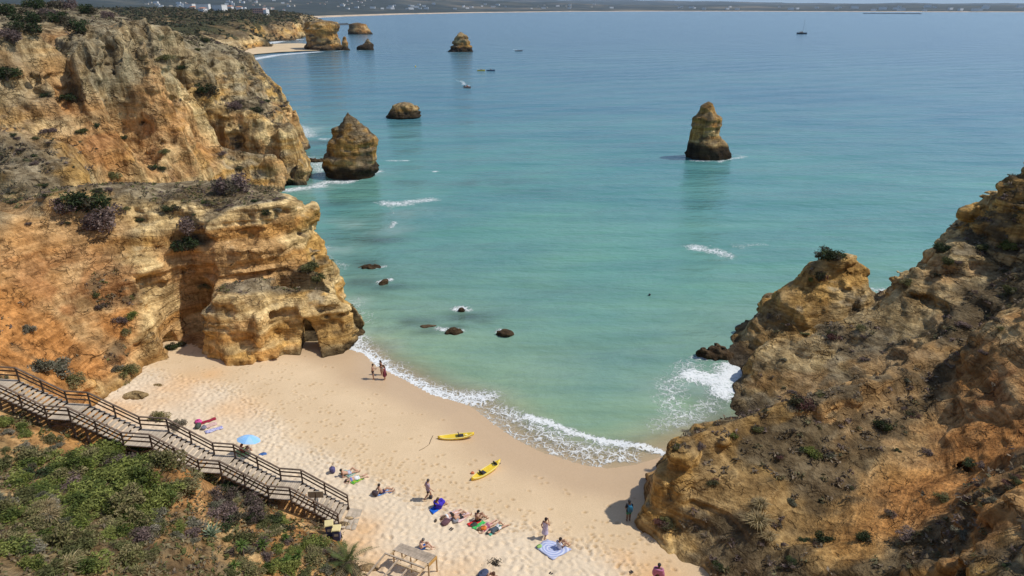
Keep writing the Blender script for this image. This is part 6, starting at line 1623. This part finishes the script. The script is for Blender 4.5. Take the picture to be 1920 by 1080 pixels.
# ------------------------------------------------------------------ boats
def small_boat(a, b, L, W, rz, col, label, crew, cat='boat', name='motorboat'):
    p = pz(a, b, 0.1); root = empty(name, p, rz); hm = plain(name + str(a), col, .5, .1, 2)
    V, F = [], []; NS = 9
    for i in range(NS):
        t = i / (NS - 1); w = W / 2 * (1 - max(0, t - .45) ** 2 / .30 * .98); zz = .42 + .25 * t * t
        V += [(t * L - L / 2, -w, zz), (t * L - L / 2, -w * .6, -.2), (t * L - L / 2, w * .6, -.2), (t * L - L / 2, w, zz), (t * L - L / 2, w * .8, zz - .15), (t * L - L / 2, -w * .8, zz - .15)]
    for i in range(NS - 1):
        for k in range(6): F.append((i * 6 + k, i * 6 + (k + 1) % 6, i * 6 + 6 + (k + 1) % 6, i * 6 + 6 + k))
    F += [(0, 1, 2, 3, 4, 5), tuple((NS - 1) * 6 + k for k in range(6))[::-1]]
    mesh_obj('hull', V, F, hm, root, False)
    if name == 'motorboat': MB().box((-L / 2 - .15, 0, .35), (.3, .3, .75)).build('outboard_motor', plain('motor' + str(a), (.05, .05, .05), .5), root)
    else: MB().tube([(0, -1.0, .9), (.05, 1.0, 1.0)], .03, 6).build('paddle', plain('paddle' + str(a), (.05, .05, .05), .5), root)
    tag(root, label, cat); return root
sb = small_boat(877, 164, 5.2, 1.9, 2.2 - math.pi / 1.0, (.55, .30, .22), 'small motorboat with people aboard trailing a short wake', 2)
sk1 = small_boat(902, 132.5, 4.6, .8, .1, (.80, .58, .06), 'yellow kayak out on the water below the stubby stack', 1, 'kayak', 'paddled_kayak')
sk2 = small_boat(920, 132.5, 5.0, .9, -.1, (.06, .08, .16), 'dark kayak out on the water beside the yellow one', 1, 'kayak', 'paddled_kayak')
sb2 = small_boat(973, 95.5, 6.5, 2.3, .3, (.12, .12, .14), 'dark motorboat far out right of the stubby stack', 0)
def yacht():
    p = pz(1503, 63.5, 0.1); root = empty('sailing_boat', p, .12); L = 14.5; hm = plain('dark_hull', (.03, .035, .05), .4, .1, .5); V, F = [], []; NS = 13
    for i in range(NS):
        t = i / (NS - 1); w = 2.0 * math.sin(math.pi * min(.98, .12 + .88 * t) ** .9) + .15; z = 1.6 + .8 * (t - .4) ** 2; V += [(L / 2 - t * L, -w, z), (L / 2 - t * L, -w * .7, -.5), (L / 2 - t * L, w * .7, -.5), (L / 2 - t * L, w, z)]
    for i in range(NS - 1):
        for k in range(4): F.append((i * 4 + k, i * 4 + (k + 1) % 4, i * 4 + 4 + (k + 1) % 4, i * 4 + 4 + k))
    F += [(3, 2, 1, 0), tuple((NS - 1) * 4 + k for k in range(4))]
    mesh_obj('hull', V, F, hm, root, False)
    MB().box((-.5, 0, 2.1), (5, 1.8, .9), None, .8).build('cabin', plain('cabin_wood', (.25, .20, .16), .6), root)
    MB().tube([(1.2, 0, 1), (1.9, 0, 19)], [.16, .09], 7).build('mast', plain('mast_wood', (.12, .10, .09), .6), root)
    MB().tube([(1.2, 0, 3.2), (-5.5, 0, 3.4)], [.22, .18], 7).build('boom', plain('furled_sail', (.30, .27, .22), .8), root)
    for e in ((7, 0, 1.9), (-6.9, 0, 1.9)): MB().tube([(1.88, 0, 18.6), e], .03, 4).build('stay', plain('rigging' + str(e[0]), (.1, .1, .1), .6), root)
    tag(root, 'dark hulled sailing boat with bare mast far out in the bay', 'sailboat')
yacht()
def buoys():
    for i, (a, b, lab) in enumerate([(779, 125, 'small yellow buoy afloat left of the two kayaks'), (1218, 553, 'tiny float bobbing in the cove short of the spur')]):
        o = MB().tube([(0, 0, -.2), (0, 0, .0), (0, 0, .35), (0, 0, .6)], [.25, .42, .42, .08], 10).build('buoy', plain('buoy' + str(i), (.75, .55, .08) if i == 0 else (.05, .06, .07), .5), None, True); o.location = pz(a, b, .05)
        if i: o.scale = (.35,) * 3
        tag(o, lab, 'buoy')
buoys()
# ------------------------------------------------------------------ people
SKIN = [plain('skin_' + str(i), c, .6, .06, 4, .3) for i, c in enumerate([(.52, .31, .21), (.42, .24, .16), (.58, .37, .27), (.16, .09, .06)])]
def pose(kind, **k):
    """joints: x forward, y to the left, z up; metres"""
    J = {}
    if kind in ('stand', 'walk'):
        s = k.get('stride', .0 if kind == 'stand' else .26)
        J = dict(pel=(0, 0, .93), chest=(.02, 0, 1.28), neck=(.03, 0, 1.46), head=(.06, 0, 1.63), sl=(.01, .18, 1.40), sr=(.01, -.18, 1.40), hl=(0, .09, .90), hr=(0, -.09, .90),
                 kl=(s * .75, .10, .50), kr=(-s * .35 + .05, -.10, .50), al=(s * 1.0, .10, .08), ar=(-s * 1.25, -.10, .10 + s * .25), el=(-s * .4 - .03, .26, 1.12), er=(s * .5 - .02, -.26, 1.12), wl=(-s * .5 + .08, .28, .88), wr=(s * .9 + .08, -.28, .90))
        if k.get('arms') == 'front': J.update(el=(.06, .25, 1.13), wl=(.30, .12, 1.18), er=(.06, -.25, 1.13), wr=(.30, -.12, 1.18))
        if k.get('arms') == 'hip': J.update(el=(-.06, .38, 1.16), wl=(.06, .19, 1.0))
        if k.get('arms') == 'face': J.update(er=(.16, -.24, 1.2), wr=(.22, -.10, 1.5))
    elif kind == 'sit':                      # knees up
        J = dict(pel=(0, 0, .13), chest=(-.10 + k.get('lean', 0), 0, .48), neck=(-.06 + k.get('lean', 0) * 1.3, 0, .65), head=(0 + k.get('lean', 0) * 1.5, 0, .81), sl=(-.09 + k.get('lean', 0), .18, .59), sr=(-.09 + k.get('lean', 0), -.18, .59), hl=(.05, .10, .13), hr=(.05, -.10, .13),
                 kl=(.44, .13, .42), kr=(.44, -.13, .42), al=(.72, .11, .08), ar=(.72, -.11, .08), el=(.10, .24, .40), er=(.10, -.24, .40), wl=(.36, .15, .47), wr=(.36, -.15, .47))
    elif kind == 'sitlong':                  # legs out, leaning back on the hands
        J = dict(pel=(0, 0, .13), chest=(-.16, 0, .46), neck=(-.20, 0, .63), head=(-.17, 0, .80), sl=(-.17, .18, .57), sr=(-.17, -.18, .57), hl=(.05, .10, .12), hr=(.05, -.10, .12),
                 kl=(.47, .12, .26), kr=(.48, -.13, .12), al=(.86, .12, .07), ar=(.90, -.14, .07), el=(-.34, .24, .33), er=(-.34, -.24, .33), wl=(-.42, .26, .07), wr=(-.42, -.26, .07))
    elif kind == 'prone':
        J = dict(pel=(0, 0, .13), chest=(-.36, 0, .14), neck=(-.55, 0, .16), head=(-.70, .03, .15), sl=(-.48, .18, .13), sr=(-.48, -.18, .13), hl=(.05, .10, .12), hr=(.05, -.10, .12),
                 kl=(.47, .13, .09), kr=(.47, -.13, .09), al=(.88, .15, .08), ar=(.88, -.15, .08), el=(-.66, .34, .07), er=(-.66, -.34, .07), wl=(-.82, .14, .06), wr=(-.82, -.14, .06))
    elif kind == 'supine':
        J = dict(pel=(0, 0, .12), chest=(-.36, 0, .14), neck=(-.55, 0, .13), head=(-.71, 0, .13), sl=(-.48, .18, .12), sr=(-.48, -.18, .12), hl=(.05, .10, .12), hr=(.05, -.10, .12),
                 kl=(.40, .12, .40), kr=(.46, -.13, .12), al=(.62, .12, .07), ar=(.88, -.15, .07), el=(-.30, .30, .07), er=(-.30, -.30, .07), wl=(-.05, .28, .07), wr=(-.05, -.28, .07))
    elif kind == 'elbows':                   # propped on the elbows, facing the sea
        J = dict(pel=(0, 0, .13), chest=(-.33, 0, .29), neck=(-.47, 0, .40), head=(-.52, 0, .56), sl=(-.43, .18, .35), sr=(-.43, -.18, .35), hl=(.05, .10, .12), hr=(.05, -.10, .12),
                 kl=(.42, .12, .36), kr=(.47, -.13, .12), al=(.66, .12, .07), ar=(.88, -.15, .07), el=(-.50, .22, .06), er=(-.50, -.22, .06), wl=(-.26, .22, .05), wr=(-.26, -.22, .05))
    return {a: np.array(b, float) for a, b in J.items()}
def caps(P, a, b, ra, rb):
    a = a.astype(np.float32); ab = (b - a).astype(np.float32); L2 = np.float32((ab ** 2).sum() + 1e-9)
    q = P - a; t = np.clip((q @ ab) / L2, 0, 1); q -= t[:, None] * ab
    return np.float32(ra) + np.float32(rb - ra) * t - np.sqrt(np.einsum('ij,ij->i', q, q))
def blend(fs, k=.022):
    F = np.stack(fs); m = F.max(0); return m + k * np.log(np.exp((F - m) / k).sum(0))
def body_fields(J, P):
    sx = lambda s: J['s' + s] + (J['chest'] - J['s' + s]) * .15
    yax = (J['sl'] - J['sr']); yax /= np.linalg.norm(yax)
    T = []
    for o in (-.065, 0, .065): T.append(caps(P, J['pel'] + yax * o, J['chest'] + yax * o * 1.15, .098, .108))
    T.append(caps(P, sx('l'), sx('r'), .072, .072)); T.append(caps(P, J['hl'], J['hr'], .098, .098))
    T.append(caps(P, J['chest'] * .3 + J['neck'] * .7, J['neck'] * .5 + J['head'] * .5, .062, .055))
    leg = {}; arm = {}
    for s in 'lr':
        foot = J['k' + s] * 0 + J['a' + s]; d = J['a' + s] - J['k' + s]; d /= np.linalg.norm(d)
        fwd = np.array([1, 0, 0]) if abs(d[2]) > .6 else np.array([.35, 0, .9]) if J['head'][2] > .5 or J['k' + s][2] > .2 else np.array([.8, 0, -.3])
        leg[s] = [caps(P, J['h' + s], J['k' + s], .088, .058), caps(P, J['k' + s], J['k' + s] * .65 + J['a' + s] * .35, .056, .058), caps(P, J['k' + s] * .65 + J['a' + s] * .35, J['a' + s], .057, .036), caps(P, J['a' + s] + np.array([0, 0, -.03]), J['a' + s] + fwd * .17 + np.array([0, 0, -.045]), .038, .030)]
        arm[s] = [caps(P, J['s' + s], J['e' + s], .054, .040), caps(P, J['e' + s], J['w' + s], .040, .028)]
        dd = J['w' + s] - J['e' + s]; dd /= np.linalg.norm(dd); arm[s].append(caps(P, J['w' + s], J['w' + s] + dd * .09, .028, .034))
    up = J['head'] - J['neck']; up /= np.linalg.norm(up)
    hd = [caps(P, J['head'] - up * .035, J['head'] + up * .045, .082, .098)]
    return T, leg, arm, hd, up, yax
def fit_mesh(J, fn, vox=.03, pad=.2):
    A = np.array(list(J.values())); lo = A.min(0) - pad; hi = A.max(0) + pad
    def fld(xs, ys, zs):
        X, Y, Z = np.meshgrid(xs, ys, zs, indexing='ij'); P = np.stack([X.ravel(), Y.ravel(), Z.ravel()], 1).astype(np.float32)
        return fn(P).reshape(X.shape).astype(np.float32)
    return mesh_field(fld, lo, hi, vox, None, 400)
def person(loc, rz, kind, label, skin=0, hair=(.05, .035, .025), clothes=(), longhair=False, group=None, scale=1.0, held=None, **kw):
    J = pose(kind, **kw); root = empty('person', loc, rz); root.scale = (scale,) * 3
    face = np.array([1, 0, 0]) if J['head'][2] > .45 else np.array([-.1, 0, 1 if kind == 'supine' else -1.0])
    face = face / np.linalg.norm(face)
    def fbody(P):
        T, leg, arm, hd, up, yax = body_fields(J, P)
        side = np.cross(up, face); side /= np.linalg.norm(side) + 1e-9; fr = np.cross(side, up)
        H = J['head']
        feat = [caps(P, H + fr * .088 - up * .0, H + fr * .108 - up * .03, .014, .018), caps(P, H + side * .088, H + side * .094 - up * .02, .02, .016), caps(P, H - side * .088, H - side * .094 - up * .02, .02, .016), caps(P, H + fr * .07 - up * .075, H + fr * .085 - up * .07, .028, .02)]
        f = blend(T + leg['l'] + leg['r'] + arm['l'] + arm['r'] + hd); f = np.maximum(f, blend(feat + hd, .008))
        for s in (-1, 1): f = np.minimum(f, np.linalg.norm(P - (H + fr * .098 + side * s * .035 + up * .01), axis=1) - .016)
        return np.minimum(f, np.linalg.norm((P - (H + fr * .105 - up * .055)) / np.array([1, 1, 1]), axis=1) - .010)
    V, F = fit_mesh(J, fbody)
    mb = MB()
    for s, sy in (('l', 1), ('r', -1)):       # hands: five fingers, unequal and bent
        d = Vector(J['w' + s] - J['e' + s]).normalized(); n = Vector((0, 0, 1)).cross(d)
        n = n.normalized() if n.length > .2 else Vector((0, 1, 0)); b = d.cross(n); w = Vector(J['w' + s])
        for q, (off, L) in enumerate(((-.03, .062), (-.011, .075), (.009, .08), (.028, .068))):
            a = w + d * .105 + n * off; mb.tube([a, a + d * L * .55 + b * .006, a + d * L * .9 - b * .022], [.0095, .009, .007], 5)
        a = w + d * .045 - n * sy * .03; mb.tube([a, a + d * .035 - n * sy * .03, a + d * .062 - n * sy * .03], [.012, .011, .008], 5)
    allV = np.concatenate([V, np.array([tuple(v) for v in mb.v], np.float32)])
    faces = [tuple(f) for f in F.tolist()] + [tuple(i + len(V) for i in f) for f in mb.f]
    mesh_obj('body', allV, faces, SKIN[skin], root)
    def fhair(P):
        T, leg, arm, hd, up, yax = body_fields(J, P); H = J['head']; side = np.cross(up, face); fr = np.cross(side / (np.linalg.norm(side) + 1e-9), up)
        f = np.minimum(hd[0] + .016, -((P - H) @ fr) * .75 + (P - H) @ up * .9 + .012)
        if longhair:
            e = H - fr * .09 - up * .22; f = np.maximum(f, caps(P, H - fr * .05 + up * .02, e, .085, .06))
        return f
    Vh, Fh = fit_mesh({'a': J['head'], 'b': J['head'] - (J['head'] - J['neck']) * (1.6 if longhair else .2)}, fhair, .026)
    mesh_obj('hair', Vh, Fh, plain('hair_' + str(len(bpy.data.materials)), hair, .7, .2, 12), root)
    for c in clothes:
        nm, col = c[0], c[1]; mat = plain(nm + '_' + str(len(bpy.data.materials)), col, .85, .12, 6, .15)
        def fc(P, nm=nm):
            T, leg, arm, hd, up, yax = body_fields(J, P)
            ax = J['neck'] - J['pel']; L = np.linalg.norm(ax); ax = ax / L; h = (P - J['pel']) @ ax
            if nm in ('shirt', 'tunic'):
                f = blend(T[:5] + [arm['l'][0], arm['r'][0]]) + .018
                f = np.minimum(f, np.minimum(h + .10, L * .99 - h))
                for s in 'lr':
                    d = J['e' + s] - J['s' + s]; q = ((P - J['s' + s]) @ d) / (d @ d); near = caps(P, J['s' + s], J['e' + s], .09, .09) > 0; f = np.where(near & (q > .75), -1, f)
                if nm == 'tunic': f = np.maximum(f, np.minimum(caps(P, J['pel'] + ax * .1, J['pel'] - ax * .42 + np.array([.03, 0, 0]), .15, .23), np.minimum(h + .40, .2 - h)))
                return f
            if nm == 'dress':
                f = np.minimum(blend(T[:5]) + .02, L * .86 - h); return np.maximum(f, np.minimum(caps(P, J['pel'] + ax * .15, J['pel'] - ax * .45, .15, .24), h + .46))
            if nm == 'top': return np.minimum(blend(T[:4]) + .014, np.minimum(h - L * .52, L * .80 - h))
            if nm in ('shorts', 'trunks', 'briefs', 'trousers'):
                ext = {'shorts': .62, 'trunks': .45, 'briefs': .12, 'trousers': 2.0}[nm]; f = np.minimum(blend([T[0], T[1], T[2], T[4]]) + .016, .10 - h)
                for s in 'lr':
                    d = J['k' + s] - J['h' + s]; q = ((P - J['h' + s]) @ d) / (d @ d); f = np.maximum(f, np.minimum(leg[s][0] + .02, (ext - q) * .4))
                    if nm == 'trousers': f = np.maximum(f, blend(leg[s][1:3]) + .016)
                return f
            if nm == 'wrap': f = blend(T[:5] + leg['l'][:1] + leg['r'][:1] + arm['l'] + arm['r'], .06) + .035; return np.minimum(f, L * .93 - h)
            if nm == 'hat': H = J['head']; return np.maximum(np.minimum(hd[0] + .028, (P - H) @ up - .03), np.minimum(.16 - np.linalg.norm((P - H) - np.outer((P - H) @ up, up), axis=1), .014 - np.abs((P - H) @ up - .04)))
            return hd[0] * 0 - 1
        Vc, Fc = fit_mesh(J, fc)
        if len(Vc): mesh_obj(nm, Vc, Fc, mat, root)
    tag(root, label, 'person', group)
    if held == 'backpack':
        bp = empty('backpack', (0, 0, 0)); bp.matrix_world = Matrix.Translation(loc) @ Matrix.Rotation(rz, 4, 'Z') @ Matrix.Translation(Vector((-.20, 0, 1.22)) * scale)
        fb = lambda xs, ys, zs: (1 - ((np.abs(xs[:, None, None]) / .13) ** 3 + (np.abs(ys[None, :, None]) / .19) ** 3 + (np.abs(zs[None, None, :]) / .28) ** 3) ** (1 / 3.)) * .1
        Vb, Fb = mesh_field(fb, (-.2, -.3, -.4), (.2, .3, .4), .03); m = plain('teal_pack', (.02, .16, .30), .7, .2, 5)
        mesh_obj('body', Vb, Fb, m, bp)
        for s in (-.09, .09): MB().tube([(.06, s, .24), (.20, s * 1.4, .26), (.30, s * 1.4, .1), (.18, s * 1.4, -.18), (.05, s, -.22)], .018, 6).build('strap', m, bp)
        MB().box((-.13, 0, -.06), (.04, .24, .22)).build('pocket', plain('pack_pocket', (.03, .09, .16), .7), bp)
        tag(bp, 'teal blue backpack on the back of the person in the cliff shadow', 'backpack')
    return root
def at(a, b): return on(a, b) - Vector((0, 0, .015))
W_, BK = (.72, .72, .72), (.03, .03, .035)
person(at(700, 711), .15, 'stand', 'person in swim trunks standing at the wet edge nearest the headland', 1, clothes=[('trunks', (.10, .07, .08))], arms='front', scale=1.0)
person(at(716, 703), -2.6, 'stand', 'person in dark swimwear standing closest to the foam', 1, clothes=[('briefs', BK), ('top', BK)], longhair=True, arms='hip', scale=.98)
person(at(722, 712), 2.9, 'stand', 'person in a maroon beach dress beside two others at the wet edge', 0, (.09, .05, .03), [('dress', (.22, .05, .07))], longhair=True, arms='front', scale=.97)
person(at(803, 936), .35, 'walk', 'person in lilac shirt and black shorts striding across the sand', 0, (.10, .08, .07), [('shirt', (.42, .32, .40)), ('shorts', BK)], scale=1.03)
lump(808, 934, (.16, .12, .28), (.05, .045, .06), 'dark bag carried low beside the striding person', 'bag', 'carried_bag')
person(at(821, 953), .75, 'sit', 'person wrapped in a violet blue towel sitting on the royal blue towel', 1, (.12, .07, .04), [('wrap', (.06, .04, .45))], longhair=True, lean=.02)
person(at(846, 967), .62, 'prone', 'sunbather with white top lying on the blush towel', 2, (.12, .08, .05), [('top', W_), ('briefs', BK)], longhair=True)
person(at(862, 972), .62, 'elbows', 'sunbather in dark trunks propped up on the rose towel', 0, clothes=[('trunks', BK)])
person(at(895, 977), .5, 'sit', 'person with black hair sitting between the red and emerald towels', 1, (.012, .012, .012), [('trunks', (.03, .03, .04))], lean=.05)
person(at(914, 988), .66, 'prone', 'sunbather lying on the magenta towel', 2, (.14, .09, .05), [('briefs', (.35, .12, .2)), ('top', (.35, .30, .36))], longhair=True)
person(at(931, 993), .66, 'supine', 'sunbather with white shorts lying on the mint towel', 0, BK, [('shorts', W_), ('shirt', (.08, .10, .12))])
person(at(716, 925), .45, 'sitlong', 'person in dark trunks sitting upright alone on the light blue mat', 0, (.03, .02, .02), [('trunks', (.05, .03, .07))])
person(at(653, 889), .55, 'elbows', 'sunbather propped up on the teal striped towel', 0, (.03, .025, .02), [('trunks', (.45, .45, .55))])
person(at(667, 899), .5, 'prone', 'sunbather in white and blue lying on the vivid green towel', 2, (.05, .03, .025), [('shorts', W_), ('top', (.2, .22, .55))])
person(at(790, 1030), .1, 'sit', 'person in bright blue shorts sitting in the sand behind the wooden platform', 2, (.20, .18, .16), [('shorts', (.02, .16, .62))], lean=.1)
person(at(1022, 1009), .9, 'walk', 'person in a pale lilac dress walking towards the round blanket', 1, (.03, .02, .02), [('dress', (.55, .48, .62))], stride=.18, arms='face', scale=.98)
person(at(1049, 1029), .55, 'sit', 'person in white shirt sitting on the round patterned blanket', 1, (.03, .02, .02), [('shirt', (.62, .64, .74)), ('shorts', (.10, .11, .16))], lean=.03)
person(at(1178, 977), 1.7, 'stand', 'person in black top and green shorts standing in the cliff shadow', 3, BK, [('shirt', (.02, .022, .03)), ('shorts', (.03, .16, .10))], held='backpack', scale=1.04, arms='front')
person(at(1232, 1098), 1.2, 'stand', 'person draped in a pink towel at the foot of the shaded cliff', 3, BK, [('wrap', (.46, .17, .28))], scale=1.0)
person(at(926, 1094), 2.2, 'sit', 'bare shouldered person at the bottom edge of the picture', 1, (.10, .05, .03), [('briefs', BK)])
person(at(456, 850), .6, 'sit', 'sunburnt person with reddish hair sitting beside the blue parasol', 1, (.18, .05, .03), [('shirt', (.40, .07, .06)), ('trunks', BK)], longhair=True)
# crews, small in the distance
for (bo, sp, labs) in ((sb, [(-1.2, .35), (.2, -.3)], ['person steering the small motorboat', 'person seated amidships in the small motorboat']), (sk1, [(0, 0)], ['person paddling the yellow kayak out on the water']), (sk2, [(0, 0)], ['person paddling the dark kayak out on the water'])):
    for (sx_, sy_), lb in zip(sp, labs):
        q = Matrix.Translation(bo.location) @ Matrix.Rotation(bo.rotation_euler.z, 4, 'Z') @ Vector((sx_, sy_, .25))
        person(q, bo.rotation_euler.z, 'sit', lb, 1, BK, [('shirt', (.30, .12, .10) if bo is sb else (.12, .10, .08)), ('shorts', BK)], scale=1.0)
# ------------------------------------------------------------------ sea haze
def haze():
    m = bpy.data.materials.new('sea_haze'); m.use_nodes = True; nt = m.node_tree; nt.nodes.clear()
    o = nt.nodes.new('ShaderNodeOutputMaterial'); v = nt.nodes.new('ShaderNodeVolumePrincipled')
    v.inputs['Color'].default_value = (.62, .80, 1.0, 1); v.inputs['Density'].default_value = HAZE; v.inputs['Anisotropy'].default_value = 0.2
    nt.links.new(v.outputs[0], o.inputs['Volume'])
    b = MB().box((0, 19900, 196), (62000, 40800, 410)).build('haze', m)
    b.display_type = 'WIRE'
    tag(b, 'thin bluish sea haze over the bay', kind='stuff')
HAZE = 0.000035
haze()
